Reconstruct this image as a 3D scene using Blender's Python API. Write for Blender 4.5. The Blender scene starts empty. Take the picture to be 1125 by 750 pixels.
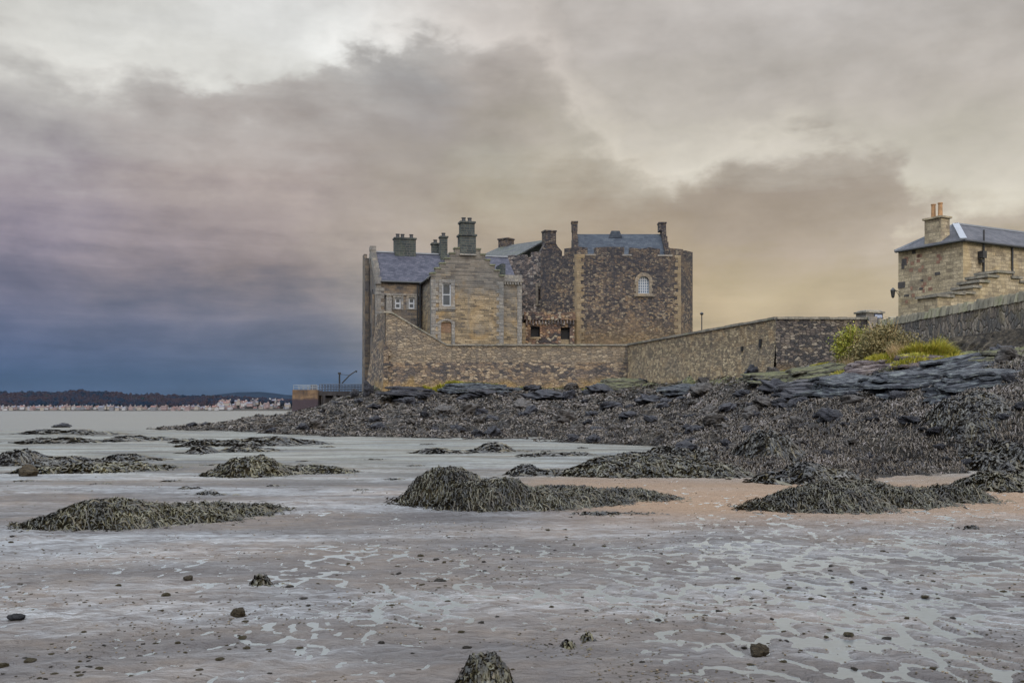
import bpy, math, random
import numpy as np
from mathutils import Vector
from mathutils.bvhtree import BVHTree

random.seed(7)
rng = np.random.default_rng(11)
scene = bpy.context.scene
COL = scene.collection

# ------------------------------------------------------------------ camera
FP, HZ, CX, CH = 1100.0, 450.0, 562.5, 1.6        # focal length in photo pixels, horizon row, centre column, eye height
cam_d = bpy.data.cameras.new('camera')
cam = bpy.data.objects.new('camera', cam_d)
COL.objects.link(cam)
cam.location = (0, 0, CH)
cam.rotation_euler = (math.radians(90), 0, 0)
cam_d.sensor_width = 36.0
cam_d.lens = FP / 1125.0 * 36.0
cam_d.shift_y = (HZ - 375.0) / 1125.0
cam_d.clip_start = 0.1
cam_d.clip_end = 20000
scene.camera = cam

# ------------------------------------------------------------------ colour management
scene.view_settings.view_transform = 'Standard'
scene.view_settings.look = 'None'
scene.view_settings.gamma = 1
scene.view_settings.exposure = 0.0
scene.view_settings.use_curve_mapping = False

SUN_EL, SUN_AZ = 26.0, 160.0                        # sun behind the cloud; azimuth from +Y clockwise


def lin(c):
    out = []
    for v in c[:3]:
        v = v / 255.0
        out.append(v / 12.92 if v <= 0.04045 else ((v + 0.055) / 1.055) ** 2.4)
    return (out[0], out[1], out[2], 1.0)


# ------------------------------------------------------------------ node helpers
class NT:
    def __init__(self, tree):
        self.t = tree
        self.n = tree.nodes
        self.l = tree.links

    def node(self, typ, **kw):
        nd = self.n.new(typ)
        for k, v in kw.items():
            setattr(nd, k, v)
        return nd

    def put(self, sock, v):
        if hasattr(v, 'is_linked') or isinstance(v, bpy.types.NodeSocket):
            self.l.new(v, sock)
        elif v is not None:
            sock.default_value = v

    def math(self, op, a, b=None, c=None, clamp=False):
        nd = self.node('ShaderNodeMath', operation=op, use_clamp=clamp)
        self.put(nd.inputs[0], a)
        if b is not None:
            self.put(nd.inputs[1], b)
        if c is not None:
            self.put(nd.inputs[2], c)
        return nd.outputs[0]

    def mrange(self, v, a, b, c=0.0, d=1.0, smooth=False):
        nd = self.node('ShaderNodeMapRange')
        if smooth:
            nd.interpolation_type = 'SMOOTHSTEP'
        self.put(nd.inputs['Value'], v)
        self.put(nd.inputs['From Min'], a)
        self.put(nd.inputs['From Max'], b)
        self.put(nd.inputs['To Min'], c)
        self.put(nd.inputs['To Max'], d)
        return nd.outputs[0]

    def mix(self, f, a, b, blend='MIX'):
        nd = self.node('ShaderNodeMix', data_type='RGBA', blend_type=blend)
        self.put(nd.inputs[0], f)
        self.put(nd.inputs[6], a)
        self.put(nd.inputs[7], b)
        return nd.outputs[2]

    def ramp(self, f, stops, interp='LINEAR'):
        nd = self.node('ShaderNodeValToRGB')
        cr = nd.color_ramp
        cr.interpolation = interp
        stops = sorted(stops, key=lambda s: s[0])
        while len(cr.elements) < len(stops):
            cr.elements.new(1.0)
        for e, (p, c) in zip(cr.elements, stops):
            e.position = p
            e.color = c if len(c) == 4 else (c[0], c[1], c[2], 1)
        self.put(nd.inputs[0], f)
        return nd.outputs[0]

    def noise(self, vec, scale, detail=4, rough=0.55, dist=0.0, dim='3D'):
        nd = self.node('ShaderNodeTexNoise', noise_dimensions=dim)
        self.put(nd.inputs['Vector'], vec)
        nd.inputs['Scale'].default_value = scale
        nd.inputs['Detail'].default_value = detail
        nd.inputs['Roughness'].default_value = rough
        nd.inputs['Distortion'].default_value = dist
        return nd

    def mapping(self, vec, scale=(1, 1, 1), loc=(0, 0, 0), rot=(0, 0, 0)):
        nd = self.node('ShaderNodeMapping')
        self.put(nd.inputs['Vector'], vec)
        nd.inputs['Scale'].default_value = scale
        nd.inputs['Location'].default_value = loc
        nd.inputs['Rotation'].default_value = rot
        return nd.outputs[0]


# ------------------------------------------------------------------ world: Nishita sky under a layered cloud deck
world = bpy.data.worlds.new('World')
scene.world = world
world.use_nodes = True
T = NT(world.node_tree)
T.n.clear()
out = T.node('ShaderNodeOutputWorld')
sky = T.node('ShaderNodeTexSky')
sky.sky_type = 'NISHITA'
sky.sun_disc = False
sky.sun_elevation = math.radians(SUN_EL)
sky.sun_rotation = math.radians(SUN_AZ)
sky.air_density = 1.5
sky.dust_density = 3.0
bg_sky = T.node('ShaderNodeBackground')
bg_sky.inputs[1].default_value = 0.07
T.l.new(sky.outputs[0], bg_sky.inputs[0])

PH = 0.45


def th(px):
    return math.atan((px - CX) / FP)


def phi(px, py):
    return math.atan((HZ - py) / FP * math.cos(th(px)))


tc = T.node('ShaderNodeTexCoord')
sep = T.node('ShaderNodeSeparateXYZ')
T.l.new(tc.outputs['Generated'], sep.inputs[0])
theta = T.math('ARCTAN2', sep.outputs[0], sep.outputs[1])
ph = T.math('ARCSINE', sep.outputs[2])
cl_vec = T.mapping(tc.outputs['Generated'], scale=(1, 1, 1.7))
nA = T.noise(cl_vec, 4.6, 9, 0.55)
nB = T.noise(T.mapping(tc.outputs['Generated'], scale=(1, 1, 1.9), loc=(7, 3, 1)), 8.5, 10, 0.56, 0.15)
nC = T.noise(T.mapping(tc.outputs['Generated'], scale=(1, 1, 9.0), loc=(2, 9, 4)), 4.5, 8, 0.6, 0.3)
a0 = T.math('SUBTRACT', nA.outputs['Fac'], 0.5)
b0 = T.math('SUBTRACT', nB.outputs['Fac'], 0.5)
c0 = T.math('SUBTRACT', nC.outputs['Fac'], 0.5)
thw = T.math('ADD', theta, T.math('MULTIPLY', a0, 0.30))
up = T.mrange(ph, 0.0, 0.15)
phw = T.math('ADD', ph, T.math('MULTIPLY', T.math('ADD', b0, T.math('MULTIPLY', c0, 0.7)), T.math('MULTIPLY', up, 0.11)))
pn = T.math('DIVIDE', phw, PH, clamp=True)


def sky_cols(cols):
    cur = None
    prev = None
    for px, stops in cols:
        r = T.ramp(pn, [(max(0, min(1, phi(px, py) / PH)), lin(c)) for py, c in stops])
        if cur is None:
            cur = r
        else:
            cur = T.mix(T.mrange(thw, th(prev), th(px), smooth=True), cur, r)
        prev = px
    return cur


deck = sky_cols([
    (0, [(60, (198, 196, 192)), (100, (186, 183, 180)), (150, (173, 168, 169)), (200, (159, 150, 157)), (250, (146, 138, 151)), (300, (118, 117, 136)), (350, (92, 102, 130)), (385, (80, 97, 129)), (416, (68, 93, 126)), (447, (68, 90, 120))]),
    (280, [(60, (202, 199, 194)), (120, (182, 176, 172)), (193, (172, 160, 155)), (250, (162, 150, 149)), (303, (142, 132, 134)), (345, (112, 115, 131)), (385, (94, 106, 129)), (416, (76, 97, 125)), (447, (70, 92, 120))]),
    (450, [(40, (174, 171, 168)), (81, (157, 154, 153)), (130, (160, 153, 149)), (190, (170, 161, 152)), (250, (176, 164, 153)), (300, (166, 156, 148)), (350, (140, 138, 140)), (420, (110, 120, 132))]),
    (560, [(20, (180, 174, 169)), (60, (172, 164, 158)), (101, (168, 160, 153)), (150, (168, 160, 150)), (172, (178, 172, 160)), (213, (176, 167, 150)), (260, (178, 164, 146)), (300, (172, 157, 139)), (400, (158, 150, 138))]),
    (700, [(120, (184, 175, 166)), (160, (188, 180, 166)), (185, (178, 168, 152)), (213, (172, 160, 144)), (250, (175, 160, 142)), (303, (186, 167, 139)), (345, (188, 170, 140)), (400, (178, 164, 138))]),
    (850, [(150, (190, 182, 172)), (195, (172, 162, 150)), (217, (164, 151, 138)), (260, (172, 158, 142)), (303, (182, 167, 139)), (345, (184, 168, 141)), (400, (178, 164, 140))]),
    (1125, [(150, (194, 186, 175)), (230, (188, 177, 163)), (300, (190, 176, 152)), (400, (186, 172, 150))]),
])
upper = sky_cols([
    (0, [(-20, (204, 203, 198)), (40, (203, 202, 197)), (90, (198, 196, 191))]),
    (350, [(-20, (219, 219, 217)), (40, (222, 222, 219)), (90, (214, 213, 208))]),
    (600, [(-20, (190, 184, 179)), (60, (187, 180, 174)), (160, (194, 188, 176))]),
    (980, [(-20, (186, 181, 177)), (100, (188, 181, 173)), (200, (204, 198, 184)), (260, (192, 182, 162))]),
])
fc = T.node('ShaderNodeFloatCurve')
cm = fc.mapping
cm.extend = 'HORIZONTAL'
curve = cm.curves[0]
bpts = [(-30, 78), (70, 66), (150, 82), (260, 100), (330, 98), (356, 72), (430, 38), (500, 18), (570, 24), (615, 62), (660, 125), (710, 168), (760, 182), (830, 172), (930, 176), (975, 195), (1005, 232), (1060, 236), (1140, 214)]
bpts = [((th(px) + 0.5), phi(px, py) / PH) for px, py in bpts]
while len(curve.points) < len(bpts):
    curve.points.new(0.5, 0.5)
for p, (x, y) in zip(curve.points, bpts):
    p.location = (x, y)
cm.update()
T.l.new(T.math('ADD', T.math('ADD', theta, 0.5), T.math('MULTIPLY', a0, 0.10), clamp=True), fc.inputs['Value'])
edge = T.math('SUBTRACT', ph, T.math('MULTIPLY', fc.outputs[0], PH))
edge = T.math('ADD', edge, T.math('MULTIPLY', b0, 0.16))
edge = T.math('ADD', edge, T.math('MULTIPLY', a0, 0.08))
nE = T.noise(T.mapping(tc.outputs['Generated'], scale=(1, 1, 1.5), loc=(5, 2, 6)), 26.0, 8, 0.6, 0.3)
edge = T.math('ADD', edge, T.math('MULTIPLY', T.math('SUBTRACT', nE.outputs['Fac'], 0.5), 0.05))
soft = T.math('ADD', 0.012, T.math('MULTIPLY', T.math('MULTIPLY', T.mrange(theta, th(505), th(600), smooth=True), T.mrange(theta, th(690), th(760), 1, 0, True)), 0.085))
soft = T.math('ADD', soft, T.mrange(theta, th(240), th(60), 0, 0.028, True))
soft = T.math('ADD', soft, T.mrange(theta, th(800), th(980), 0, 0.006, True))
mask = T.mrange(edge, T.math('MULTIPLY', soft, -1.0), soft, smooth=True)
col = T.mix(mask, deck, upper)
# brighter rim where the light breaks through above the deck
rim = T.math('SUBTRACT', 1.0, T.math('MULTIPLY', T.math('ABSOLUTE', T.math('SUBTRACT', edge, 0.02)), 30.0), clamp=True)
rim = T.math('MULTIPLY', T.math('MULTIPLY', rim, T.mrange(nA.outputs['Fac'], 0.40, 0.58)), 0.22)
# fine cloud texture
nD = T.noise(T.mapping(tc.outputs['Generated'], scale=(1, 1, 1.8), loc=(3, 1, 8)), 21.0, 7, 0.6, 0.2)
tex = T.math('ADD', T.math('MULTIPLY', b0, 0.78), T.math('MULTIPLY', c0, T.mrange(ph, 0.09, 0.24, 0.62, 0.14)))
tex = T.math('ADD', tex, T.math('MULTIPLY', T.math('SUBTRACT', nD.outputs['Fac'], 0.5), T.mrange(ph, 0.04, 0.16, 0.0, 0.28)))
gain = T.math('ADD', T.math('ADD', 1.0, tex), rim)
zen = T.mrange(ph, 0.41, 0.95, 1.0, 5.0, smooth=True)
col = T.mix(T.mrange(ph, 0.42, 0.8, smooth=True), col, T.mix(1.0, col, (0.86, 0.97, 1.13, 1), 'MULTIPLY'))
gain = T.math('MULTIPLY', gain, zen)
# the brighter half of the sky is behind the viewer
gain = T.math('MULTIPLY', gain, T.mrange(sep.outputs[1], 0.25, -0.6, 1.0, 1.7, True))
bg_cl = T.node('ShaderNodeBackground')
vm = T.node('ShaderNodeVectorMath', operation='SCALE')
T.l.new(col, vm.inputs[0])
T.l.new(gain, vm.inputs['Scale'])
T.l.new(vm.outputs[0], bg_cl.inputs[0])
bg_cl.inputs[1].default_value = 1.0
mx = T.node('ShaderNodeMixShader')
mx.inputs[0].default_value = 0.97
T.l.new(bg_sky.outputs[0], mx.inputs[1])
T.l.new(bg_cl.outputs[0], mx.inputs[2])
T.l.new(mx.outputs[0], out.inputs[0])
world.cycles.sampling_method = 'MANUAL'
world.cycles.sample_map_resolution = 512

# ------------------------------------------------------------------ sun, veiled by cloud
sd = bpy.data.lights.new('sun', 'SUN')
sd.energy = 1.5
sd.angle = math.radians(12)
sd.color = (1.0, 0.93, 0.82)
sun = bpy.data.objects.new('sun', sd)
COL.objects.link(sun)
az, el = math.radians(SUN_AZ), math.radians(SUN_EL)
sdir = Vector((math.sin(az) * math.cos(el), math.cos(az) * math.cos(el), math.sin(el)))
sun.rotation_euler = sdir.to_track_quat('Z', 'Y').to_euler()
sun.location = sdir * 300


# ------------------------------------------------------------------ materials
def new_mat(name):
    m = bpy.data.materials.new(name)
    m.use_nodes = True
    t = NT(m.node_tree)
    bs = t.n['Principled BSDF']
    return m, t, bs


def bump(t, bs, h, strength=0.5, dist=0.05):
    b = t.node('ShaderNodeBump')
    b.inputs['Strength'].default_value = strength
    b.inputs['Distance'].default_value = dist
    t.put(b.inputs['Height'], h)
    t.l.new(b.outputs[0], bs.inputs['Normal'])


def rubble(name, palette, cell=(0.5, 0.27), mortar=(0.16, 0.13, 0.10), stain=(0.05, 0.045, 0.05), stain_amt=0.6,
           warm=(0.36, 0.2, 0.08), warm_amt=0.4, mw=0.07, seed=0.0, joint=0.75, foot=None, head=None):
    """random rubble masonry on metre UVs"""
    m, t, bs = new_mat(name)
    uv = t.node('ShaderNodeUVMap').outputs[0]
    wob = t.noise(uv, 1.7, 3, 0.5, 0, '2D')
    off = t.node('ShaderNodeVectorMath', operation='SCALE')
    sub = t.node('ShaderNodeVectorMath', operation='SUBTRACT')
    t.l.new(wob.outputs['Color'], sub.inputs[0])
    sub.inputs[1].default_value = (0.5, 0.5, 0.5)
    t.l.new(sub.outputs[0], off.inputs[0])
    off.inputs['Scale'].default_value = 0.28
    add = t.node('ShaderNodeVectorMath', operation='ADD')
    t.l.new(uv, add.inputs[0])
    t.l.new(off.outputs[0], add.inputs[1])
    vec = t.mapping(add.outputs[0], scale=(1 / cell[0], 1 / cell[1], 1), loc=(seed, seed * 1.7, 0))
    vo = t.node('ShaderNodeTexVoronoi', voronoi_dimensions='2D', feature='F1')
    vo.inputs['Scale'].default_value = 1.0
    vo.inputs['Randomness'].default_value = 0.85
    t.l.new(vec, vo.inputs['Vector'])
    ve = t.node('ShaderNodeTexVoronoi', voronoi_dimensions='2D', feature='DISTANCE_TO_EDGE')
    ve.inputs['Scale'].default_value = 1.0
    ve.inputs['Randomness'].default_value = 0.85
    t.l.new(vec, ve.inputs['Vector'])
    sepc = t.node('ShaderNodeSeparateColor')
    t.l.new(vo.outputs['Color'], sepc.inputs[0])
    n = len(palette)
    c = t.ramp(sepc.outputs[0], [(i / n, p) for i, p in enumerate(palette)], 'CONSTANT')
    # grain inside each stone
    g = t.noise(uv, 9.0, 5, 0.65, 0, '2D')
    c = t.mix(t.mrange(g.outputs['Fac'], 0.3, 0.7), t.mix(1.0, c, (0.62, 0.62, 0.64, 1), 'MULTIPLY'), t.mix(1.0, c, (1.3, 1.27, 1.2, 1), 'MULTIPLY'))
    jo = t.mrange(ve.outputs['Distance'], mw * 0.35, mw * 1.3, joint, 0.0, True)
    c = t.mix(jo, c, (*mortar, 1))
    big = t.noise(uv, 0.33, 6, 0.62, 0.4, '2D')
    big2 = t.noise(t.mapping(uv, loc=(31, 17, 0)), 0.45, 6, 0.62, 0.6, '2D')
    c = t.mix(t.mrange(big.outputs['Fac'], 0.48, 0.68, 0, stain_amt, True), c, t.mix(0.35, (*stain, 1), c))
    c = t.mix(t.mrange(big2.outputs['Fac'], 0.52, 0.72, 0, warm_amt, True), c, (*warm, 1), 'OVERLAY' if False else 'MIX')
    # vertical weather streaks
    st = t.noise(t.mapping(uv, scale=(1.0, 0.07, 1)), 1.6, 5, 0.6, 0, '2D')
    c = t.mix(t.mrange(st.outputs['Fac'], 0.55, 0.75, 0, 0.45, True), c, (*stain, 1))
    if head:
        # soot dark weathering that hangs down from the wall head
        ps2 = t.node('ShaderNodeNewGeometry').outputs['Position']
        sz2 = t.node('ShaderNodeSeparateXYZ')
        t.l.new(ps2, sz2.inputs[0])
        hd = t.math('ADD', sz2.outputs[2], t.math('MULTIPLY', t.math('SUBTRACT', t.math('ADD', big.outputs['Fac'], st.outputs['Fac']), 1.0), 7.0))
        c = t.mix(t.mrange(hd, head[0], head[1], 0.0, head[2], True), c, t.mix(0.25, (0.020, 0.021, 0.032, 1), c))
    if foot:
        # orange and green growth along the foot of the wall
        ps = t.node('ShaderNodeNewGeometry').outputs['Position']
        sz = t.node('ShaderNodeSeparateXYZ')
        t.l.new(ps, sz.inputs[0])
        hgt = t.math('ADD', sz.outputs[2], t.math('MULTIPLY', t.math('SUBTRACT', big2.outputs['Fac'], 0.5), 3.2))
        c = t.mix(t.mrange(hgt, foot[0], foot[1], 0.72, 0.0, True), c, t.ramp(g.outputs['Fac'], [(0.35, (0.17, 0.10, 0.035)), (0.5, (0.29, 0.18, 0.06)), (0.65, (0.34, 0.25, 0.11))]))
    t.l.new(c, bs.inputs['Base Color'])
    bs.inputs['Roughness'].default_value = 0.88
    h = t.math('ADD', t.mrange(ve.outputs['Distance'], 0.0, 0.16), t.math('MULTIPLY', g.outputs['Fac'], 0.6))
    h = t.math('ADD', h, t.math('MULTIPLY', sepc.outputs[1], 0.7))
    bump(t, bs, h, 0.9, 0.07)
    return m


def ashlar(name, c1, c2, c3, bw=0.62, bh=0.24, mortar=(0.13, 0.11, 0.09), stain=(0.06, 0.06, 0.065), stain_amt=0.55, warm=(0.4, 0.25, 0.1), warm_amt=0.3, ms=0.018, seed=0.0, head=None):
    """coursed squared stone on metre UVs"""
    m, t, bs = new_mat(name)
    uv = t.node('ShaderNodeUVMap').outputs[0]
    wob = t.noise(uv, 1.3, 3, 0.5, 0, '2D')
    sub = t.node('ShaderNodeVectorMath', operation='SUBTRACT')
    t.l.new(wob.outputs['Color'], sub.inputs[0])
    sub.inputs[1].default_value = (0.5, 0.5, 0.5)
    off = t.node('ShaderNodeVectorMath', operation='SCALE')
    t.l.new(sub.outputs[0], off.inputs[0])
    off.inputs['Scale'].default_value = 0.09
    add = t.node('ShaderNodeVectorMath', operation='ADD')
    t.l.new(uv, add.inputs[0])
    t.l.new(off.outputs[0], add.inputs[1])
    vec = t.mapping(add.outputs[0], loc=(seed, seed * 0.7, 0))
    br = t.node('ShaderNodeTexBrick')
    t.l.new(vec, br.inputs['Vector'])
    br.inputs['Color1'].default_value = (0, 0, 0, 1)
    br.inputs['Color2'].default_value = (1, 1, 1, 1)
    br.inputs['Mortar'].default_value = (0.5, 0.5, 0.5, 1)
    br.inputs['Scale'].default_value = 1.0
    br.inputs['Mortar Size'].default_value = ms
    br.inputs['Mortar Smooth'].default_value = 0.3
    br.inputs['Brick Width'].default_value = bw
    br.inputs['Row Height'].default_value = bh
    br.offset = 0.46
    br.squash = 0.7
    br.squash_frequency = 3
    g = t.noise(uv, 8.0, 5, 0.65, 0, '2D')
    sp = t.noise(uv, 1.4, 4, 0.6, 0, '2D')
    v = t.math('ADD', t.math('MULTIPLY', br.outputs['Color'], 0.6), t.math('MULTIPLY', t.mrange(sp.outputs['Fac'], 0.3, 0.7), 0.4))
    c = t.ramp(v, [(0.08, c1), (0.5, c2), (0.92, c3)])
    c = t.mix(t.mrange(g.outputs['Fac'], 0.3, 0.7), t.mix(1.0, c, (0.66, 0.66, 0.68, 1), 'MULTIPLY'), t.mix(1.0, c, (1.25, 1.22, 1.18, 1), 'MULTIPLY'))
    c = t.mix(t.math('MULTIPLY', br.outputs['Fac'], 0.8), c, (*mortar, 1))
    big = t.noise(uv, 0.35, 6, 0.62, 0.5, '2D')
    big2 = t.noise(t.mapping(uv, loc=(13, 47, 0)), 0.4, 6, 0.62, 0.6, '2D')
    c = t.mix(t.mrange(big.outputs['Fac'], 0.5, 0.7, 0, stain_amt, True), c, (*stain, 1))
    c = t.mix(t.mrange(big2.outputs['Fac'], 0.52, 0.72, 0, warm_amt, True), c, (*warm, 1))
    st = t.noise(t.mapping(uv, scale=(1.0, 0.06, 1)), 1.9, 5, 0.6, 0, '2D')
    c = t.mix(t.mrange(st.outputs['Fac'], 0.55, 0.78, 0, 0.5, True), c, (*stain, 1))
    if head:
        ps2 = t.node('ShaderNodeNewGeometry').outputs['Position']
        sz2 = t.node('ShaderNodeSeparateXYZ')
        t.l.new(ps2, sz2.inputs[0])
        hd = t.math('ADD', sz2.outputs[2], t.math('MULTIPLY', t.math('SUBTRACT', t.math('ADD', big.outputs['Fac'], sp.outputs['Fac']), 1.0), 6.0))
        c = t.mix(t.mrange(hd, head[0], head[1], 0.0, head[2], True), c, t.mix(v, (0.045, 0.043, 0.045, 1), (0.165, 0.155, 0.145, 1)))
    t.l.new(c, bs.inputs['Base Color'])
    bs.inputs['Roughness'].default_value = 0.85
    h = t.math('SUBTRACT', t.math('MULTIPLY', g.outputs['Fac'], 0.7), br.outputs['Fac'])
    h = t.math('ADD', h, t.math('MULTIPLY', br.outputs['Color'], 0.5))
    bump(t, bs, h, 0.8, 0.05)
    return m


def slate(name, c1, c2, c3, moss=(0.10, 0.12, 0.05), moss_amt=0.0):
    m, t, bs = new_mat(name)
    uv = t.node('ShaderNodeUVMap').outputs[0]
    br = t.node('ShaderNodeTexBrick')
    t.l.new(uv, br.inputs['Vector'])
    br.inputs['Color1'].default_value = (0, 0, 0, 1)
    br.inputs['Color2'].default_value = (1, 1, 1, 1)
    br.inputs['Mortar'].default_value = (0.0, 0.0, 0.0, 1)
    br.inputs['Scale'].default_value = 1.0
    br.inputs['Mortar Size'].default_value = 0.016
    br.inputs['Brick Width'].default_value = 0.34
    br.inputs['Row Height'].default_value = 0.26
    n1 = t.noise(uv, 0.9, 6, 0.65, 0.3, '2D')
    v = t.math('ADD', t.math('MULTIPLY', br.outputs['Color'], 0.5), t.math('MULTIPLY', t.mrange(n1.outputs['Fac'], 0.3, 0.7), 0.5))
    c = t.ramp(v, [(0.1, c1), (0.5, c2), (0.9, c3)])
    n2 = t.noise(t.mapping(uv, loc=(5, 9, 0)), 0.5, 5, 0.6, 0.3, '2D')
    c = t.mix(t.mrange(n2.outputs['Fac'], 0.5, 0.7, 0, moss_amt, True), c, (*moss, 1))
    c = t.mix(t.math('MULTIPLY', br.outputs['Fac'], 0.7), c, (0.03, 0.03, 0.04, 1))
    t.l.new(c, bs.inputs['Base Color'])
    bs.inputs['Roughness'].default_value = 0.75
    bs.inputs['Specular IOR Level'].default_value = 0.2
    bump(t, bs, t.math('SUBTRACT', t.math('MULTIPLY', br.outputs['Color'], 0.5), br.outputs['Fac']), 0.6, 0.03)
    return m


def plain(name, c, rough=0.7, var=0.35, scale=3.0, metal=0.0, bmp=0.3, spec=0.5):
    m, t, bs = new_mat(name)
    tcn = t.node('ShaderNodeTexCoord').outputs['Object']
    n = t.noise(tcn, scale, 6, 0.65)
    lo = tuple(x * (1 - var) for x in c)
    hi = tuple(min(1, x * (1 + var)) for x in c)
    cc = t.ramp(n.outputs['Fac'], [(0.3, lo), (0.7, hi)])
    t.l.new(cc, bs.inputs['Base Color'])
    bs.inputs['Roughness'].default_value = rough
    bs.inputs['Metallic'].default_value = metal
    bs.inputs['Specular IOR Level'].default_value = spec
    if bmp:
        bump(t, bs, n.outputs['Fac'], bmp, 0.03)
    return m


def island_mat(name, stops, rough=0.5, spec=0.5, scale=6.0, nw=0.28):
    """each loose piece (frond, leaf, blade) takes its own colour"""
    m, t, bs = new_mat(name)
    geo = t.node('ShaderNodeNewGeometry')
    tcn = t.node('ShaderNodeTexCoord').outputs['Object']
    n = t.noise(tcn, scale, 3, 0.6)
    r = t.math('ADD', t.math('MULTIPLY', geo.outputs['Random Per Island'], 1 - nw), t.math('MULTIPLY', t.mrange(n.outputs['Fac'], 0.32, 0.68), nw))
    c = t.ramp(r, stops)
    t.l.new(c, bs.inputs['Base Color'])
    bs.inputs['Roughness'].default_value = rough
    bs.inputs['Specular IOR Level'].default_value = spec
    return m


M = {}
M['keep'] = rubble('keep rubble', [(0.030, 0.026, 0.030), (0.15, 0.115, 0.088), (0.065, 0.054, 0.055), (0.23, 0.175, 0.12), (0.11, 0.083, 0.072), (0.042, 0.037, 0.042), (0.19, 0.13, 0.085), (0.095, 0.078, 0.075), (0.25, 0.205, 0.155), (0.052, 0.044, 0.046), (0.13, 0.095, 0.075)],
                   cell=(0.25, 0.14), mortar=(0.035, 0.03, 0.032), stain=(0.030, 0.032, 0.046), stain_amt=0.6, warm=(0.30, 0.20, 0.11), warm_amt=0.4, mw=0.10, foot=(5.0, 10.5), head=(11.5, 16.5, 0.6))
M['mid'] = rubble('pale pinkish rubble', [(0.07, 0.062, 0.068), (0.27, 0.22, 0.195), (0.14, 0.115, 0.11), (0.33, 0.29, 0.26), (0.10, 0.085, 0.085), (0.20, 0.155, 0.135), (0.04, 0.038, 0.045)],
                  cell=(0.34, 0.20), mortar=(0.12, 0.10, 0.09), stain=(0.05, 0.052, 0.07), stain_amt=0.65, warm=(0.24, 0.16, 0.11), warm_amt=0.3, seed=4, mw=0.10, head=(13, 17, 0.55))
M['barb'] = rubble('red brown rubble', [(0.035, 0.03, 0.034), (0.17, 0.10, 0.07), (0.26, 0.17, 0.10), (0.08, 0.055, 0.05), (0.30, 0.25, 0.19), (0.12, 0.08, 0.065)],
                   cell=(0.34, 0.2), mortar=(0.06, 0.045, 0.04), stain=(0.03, 0.027, 0.032), warm=(0.24, 0.13, 0.07), seed=9, mw=0.10)
M['gable'] = ashlar('tan coursed stone', (0.06, 0.048, 0.038), (0.23, 0.175, 0.105), (0.37, 0.29, 0.185), 0.85, 0.165, mortar=(0.085, 0.07, 0.055), stain=(0.12, 0.115, 0.11), stain_amt=0.5, warm=(0.33, 0.21, 0.085), warm_amt=0.5, ms=0.014, head=(9.5, 13.8, 0.8))
M['range'] = ashlar('grey coursed stone', (0.04, 0.038, 0.042), (0.105, 0.088, 0.075), (0.19, 0.145, 0.10), 0.6, 0.24, stain=(0.06, 0.06, 0.075), warm=(0.30, 0.19, 0.09), warm_amt=0.35, seed=3)
M['dress'] = ashlar('grey dressed stone', (0.13, 0.13, 0.13), (0.19, 0.18, 0.17), (0.25, 0.23, 0.20), 0.5, 0.3, stain=(0.08, 0.085, 0.09), warm_amt=0.15, seed=6)
M['chim'] = ashlar('dark chimney stone', (0.018, 0.024, 0.027), (0.034, 0.045, 0.047), (0.062, 0.072, 0.066), 0.5, 0.22, stain=(0.014, 0.022, 0.026), warm=(0.055, 0.062, 0.035), warm_amt=0.3, seed=8)
M['quoin'] = ashlar('buff quoin stone', (0.13, 0.098, 0.065), (0.215, 0.163, 0.10), (0.29, 0.23, 0.15), 0.8, 0.345, stain=(0.16, 0.12, 0.08), stain_amt=0.4, warm=(0.33, 0.22, 0.09), seed=2)
M['wall'] = rubble('curtain wall rubble', [(0.075, 0.06, 0.054), (0.23, 0.175, 0.12), (0.14, 0.104, 0.08), (0.30, 0.235, 0.165), (0.105, 0.08, 0.065), (0.21, 0.148, 0.10), (0.045, 0.039, 0.040)],
                   cell=(0.36, 0.18), mortar=(0.09, 0.075, 0.065), stain=(0.055, 0.05, 0.055), stain_amt=0.6, warm=(0.28, 0.18, 0.09), warm_amt=0.5, seed=12, joint=0.6, mw=0.09, foot=(3.2, 4.3))
M['wall_up'] = rubble('smooth upper wall', [(0.17, 0.138, 0.105), (0.255, 0.20, 0.14), (0.205, 0.16, 0.115), (0.29, 0.235, 0.17), (0.15, 0.122, 0.096)],
                      cell=(0.42, 0.19), mortar=(0.13, 0.11, 0.09), stain=(0.075, 0.068, 0.07), stain_amt=0.6, warm=(0.23, 0.17, 0.12), warm_amt=0.3, seed=15, joint=0.45)
M['wall_dk'] = rubble('dark wall rubble', [(0.03, 0.028, 0.032), (0.10, 0.082, 0.075), (0.06, 0.05, 0.048), (0.15, 0.125, 0.105), (0.042, 0.038, 0.04), (0.21, 0.18, 0.15)],
                      cell=(0.27, 0.14), mortar=(0.04, 0.034, 0.032), stain=(0.032, 0.031, 0.037), warm=(0.20, 0.14, 0.07), seed=18, mw=0.09, foot=(3.0, 4.4))
M['cope'] = ashlar('coping stone', (0.11, 0.105, 0.09), (0.18, 0.165, 0.14), (0.27, 0.24, 0.19), 0.9, 0.5, stain=(0.06, 0.06, 0.055), warm=(0.16, 0.17, 0.08), warm_amt=0.4, seed=5)
M['house'] = ashlar('honey squared stone', (0.15, 0.12, 0.085), (0.295, 0.245, 0.165), (0.40, 0.335, 0.235), 0.6, 0.25, mortar=(0.2, 0.16, 0.11), stain=(0.13, 0.11, 0.09), stain_amt=0.45, warm=(0.44, 0.32, 0.15), warm_amt=0.35, seed=7)
M['house_side'] = M['house']
M['slate'] = slate('lilac slate', (0.024, 0.026, 0.040), (0.048, 0.049, 0.068), (0.078, 0.076, 0.098))
M['slate_b'] = slate('blue slate', (0.020, 0.026, 0.038), (0.036, 0.045, 0.060), (0.058, 0.068, 0.082))
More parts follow.
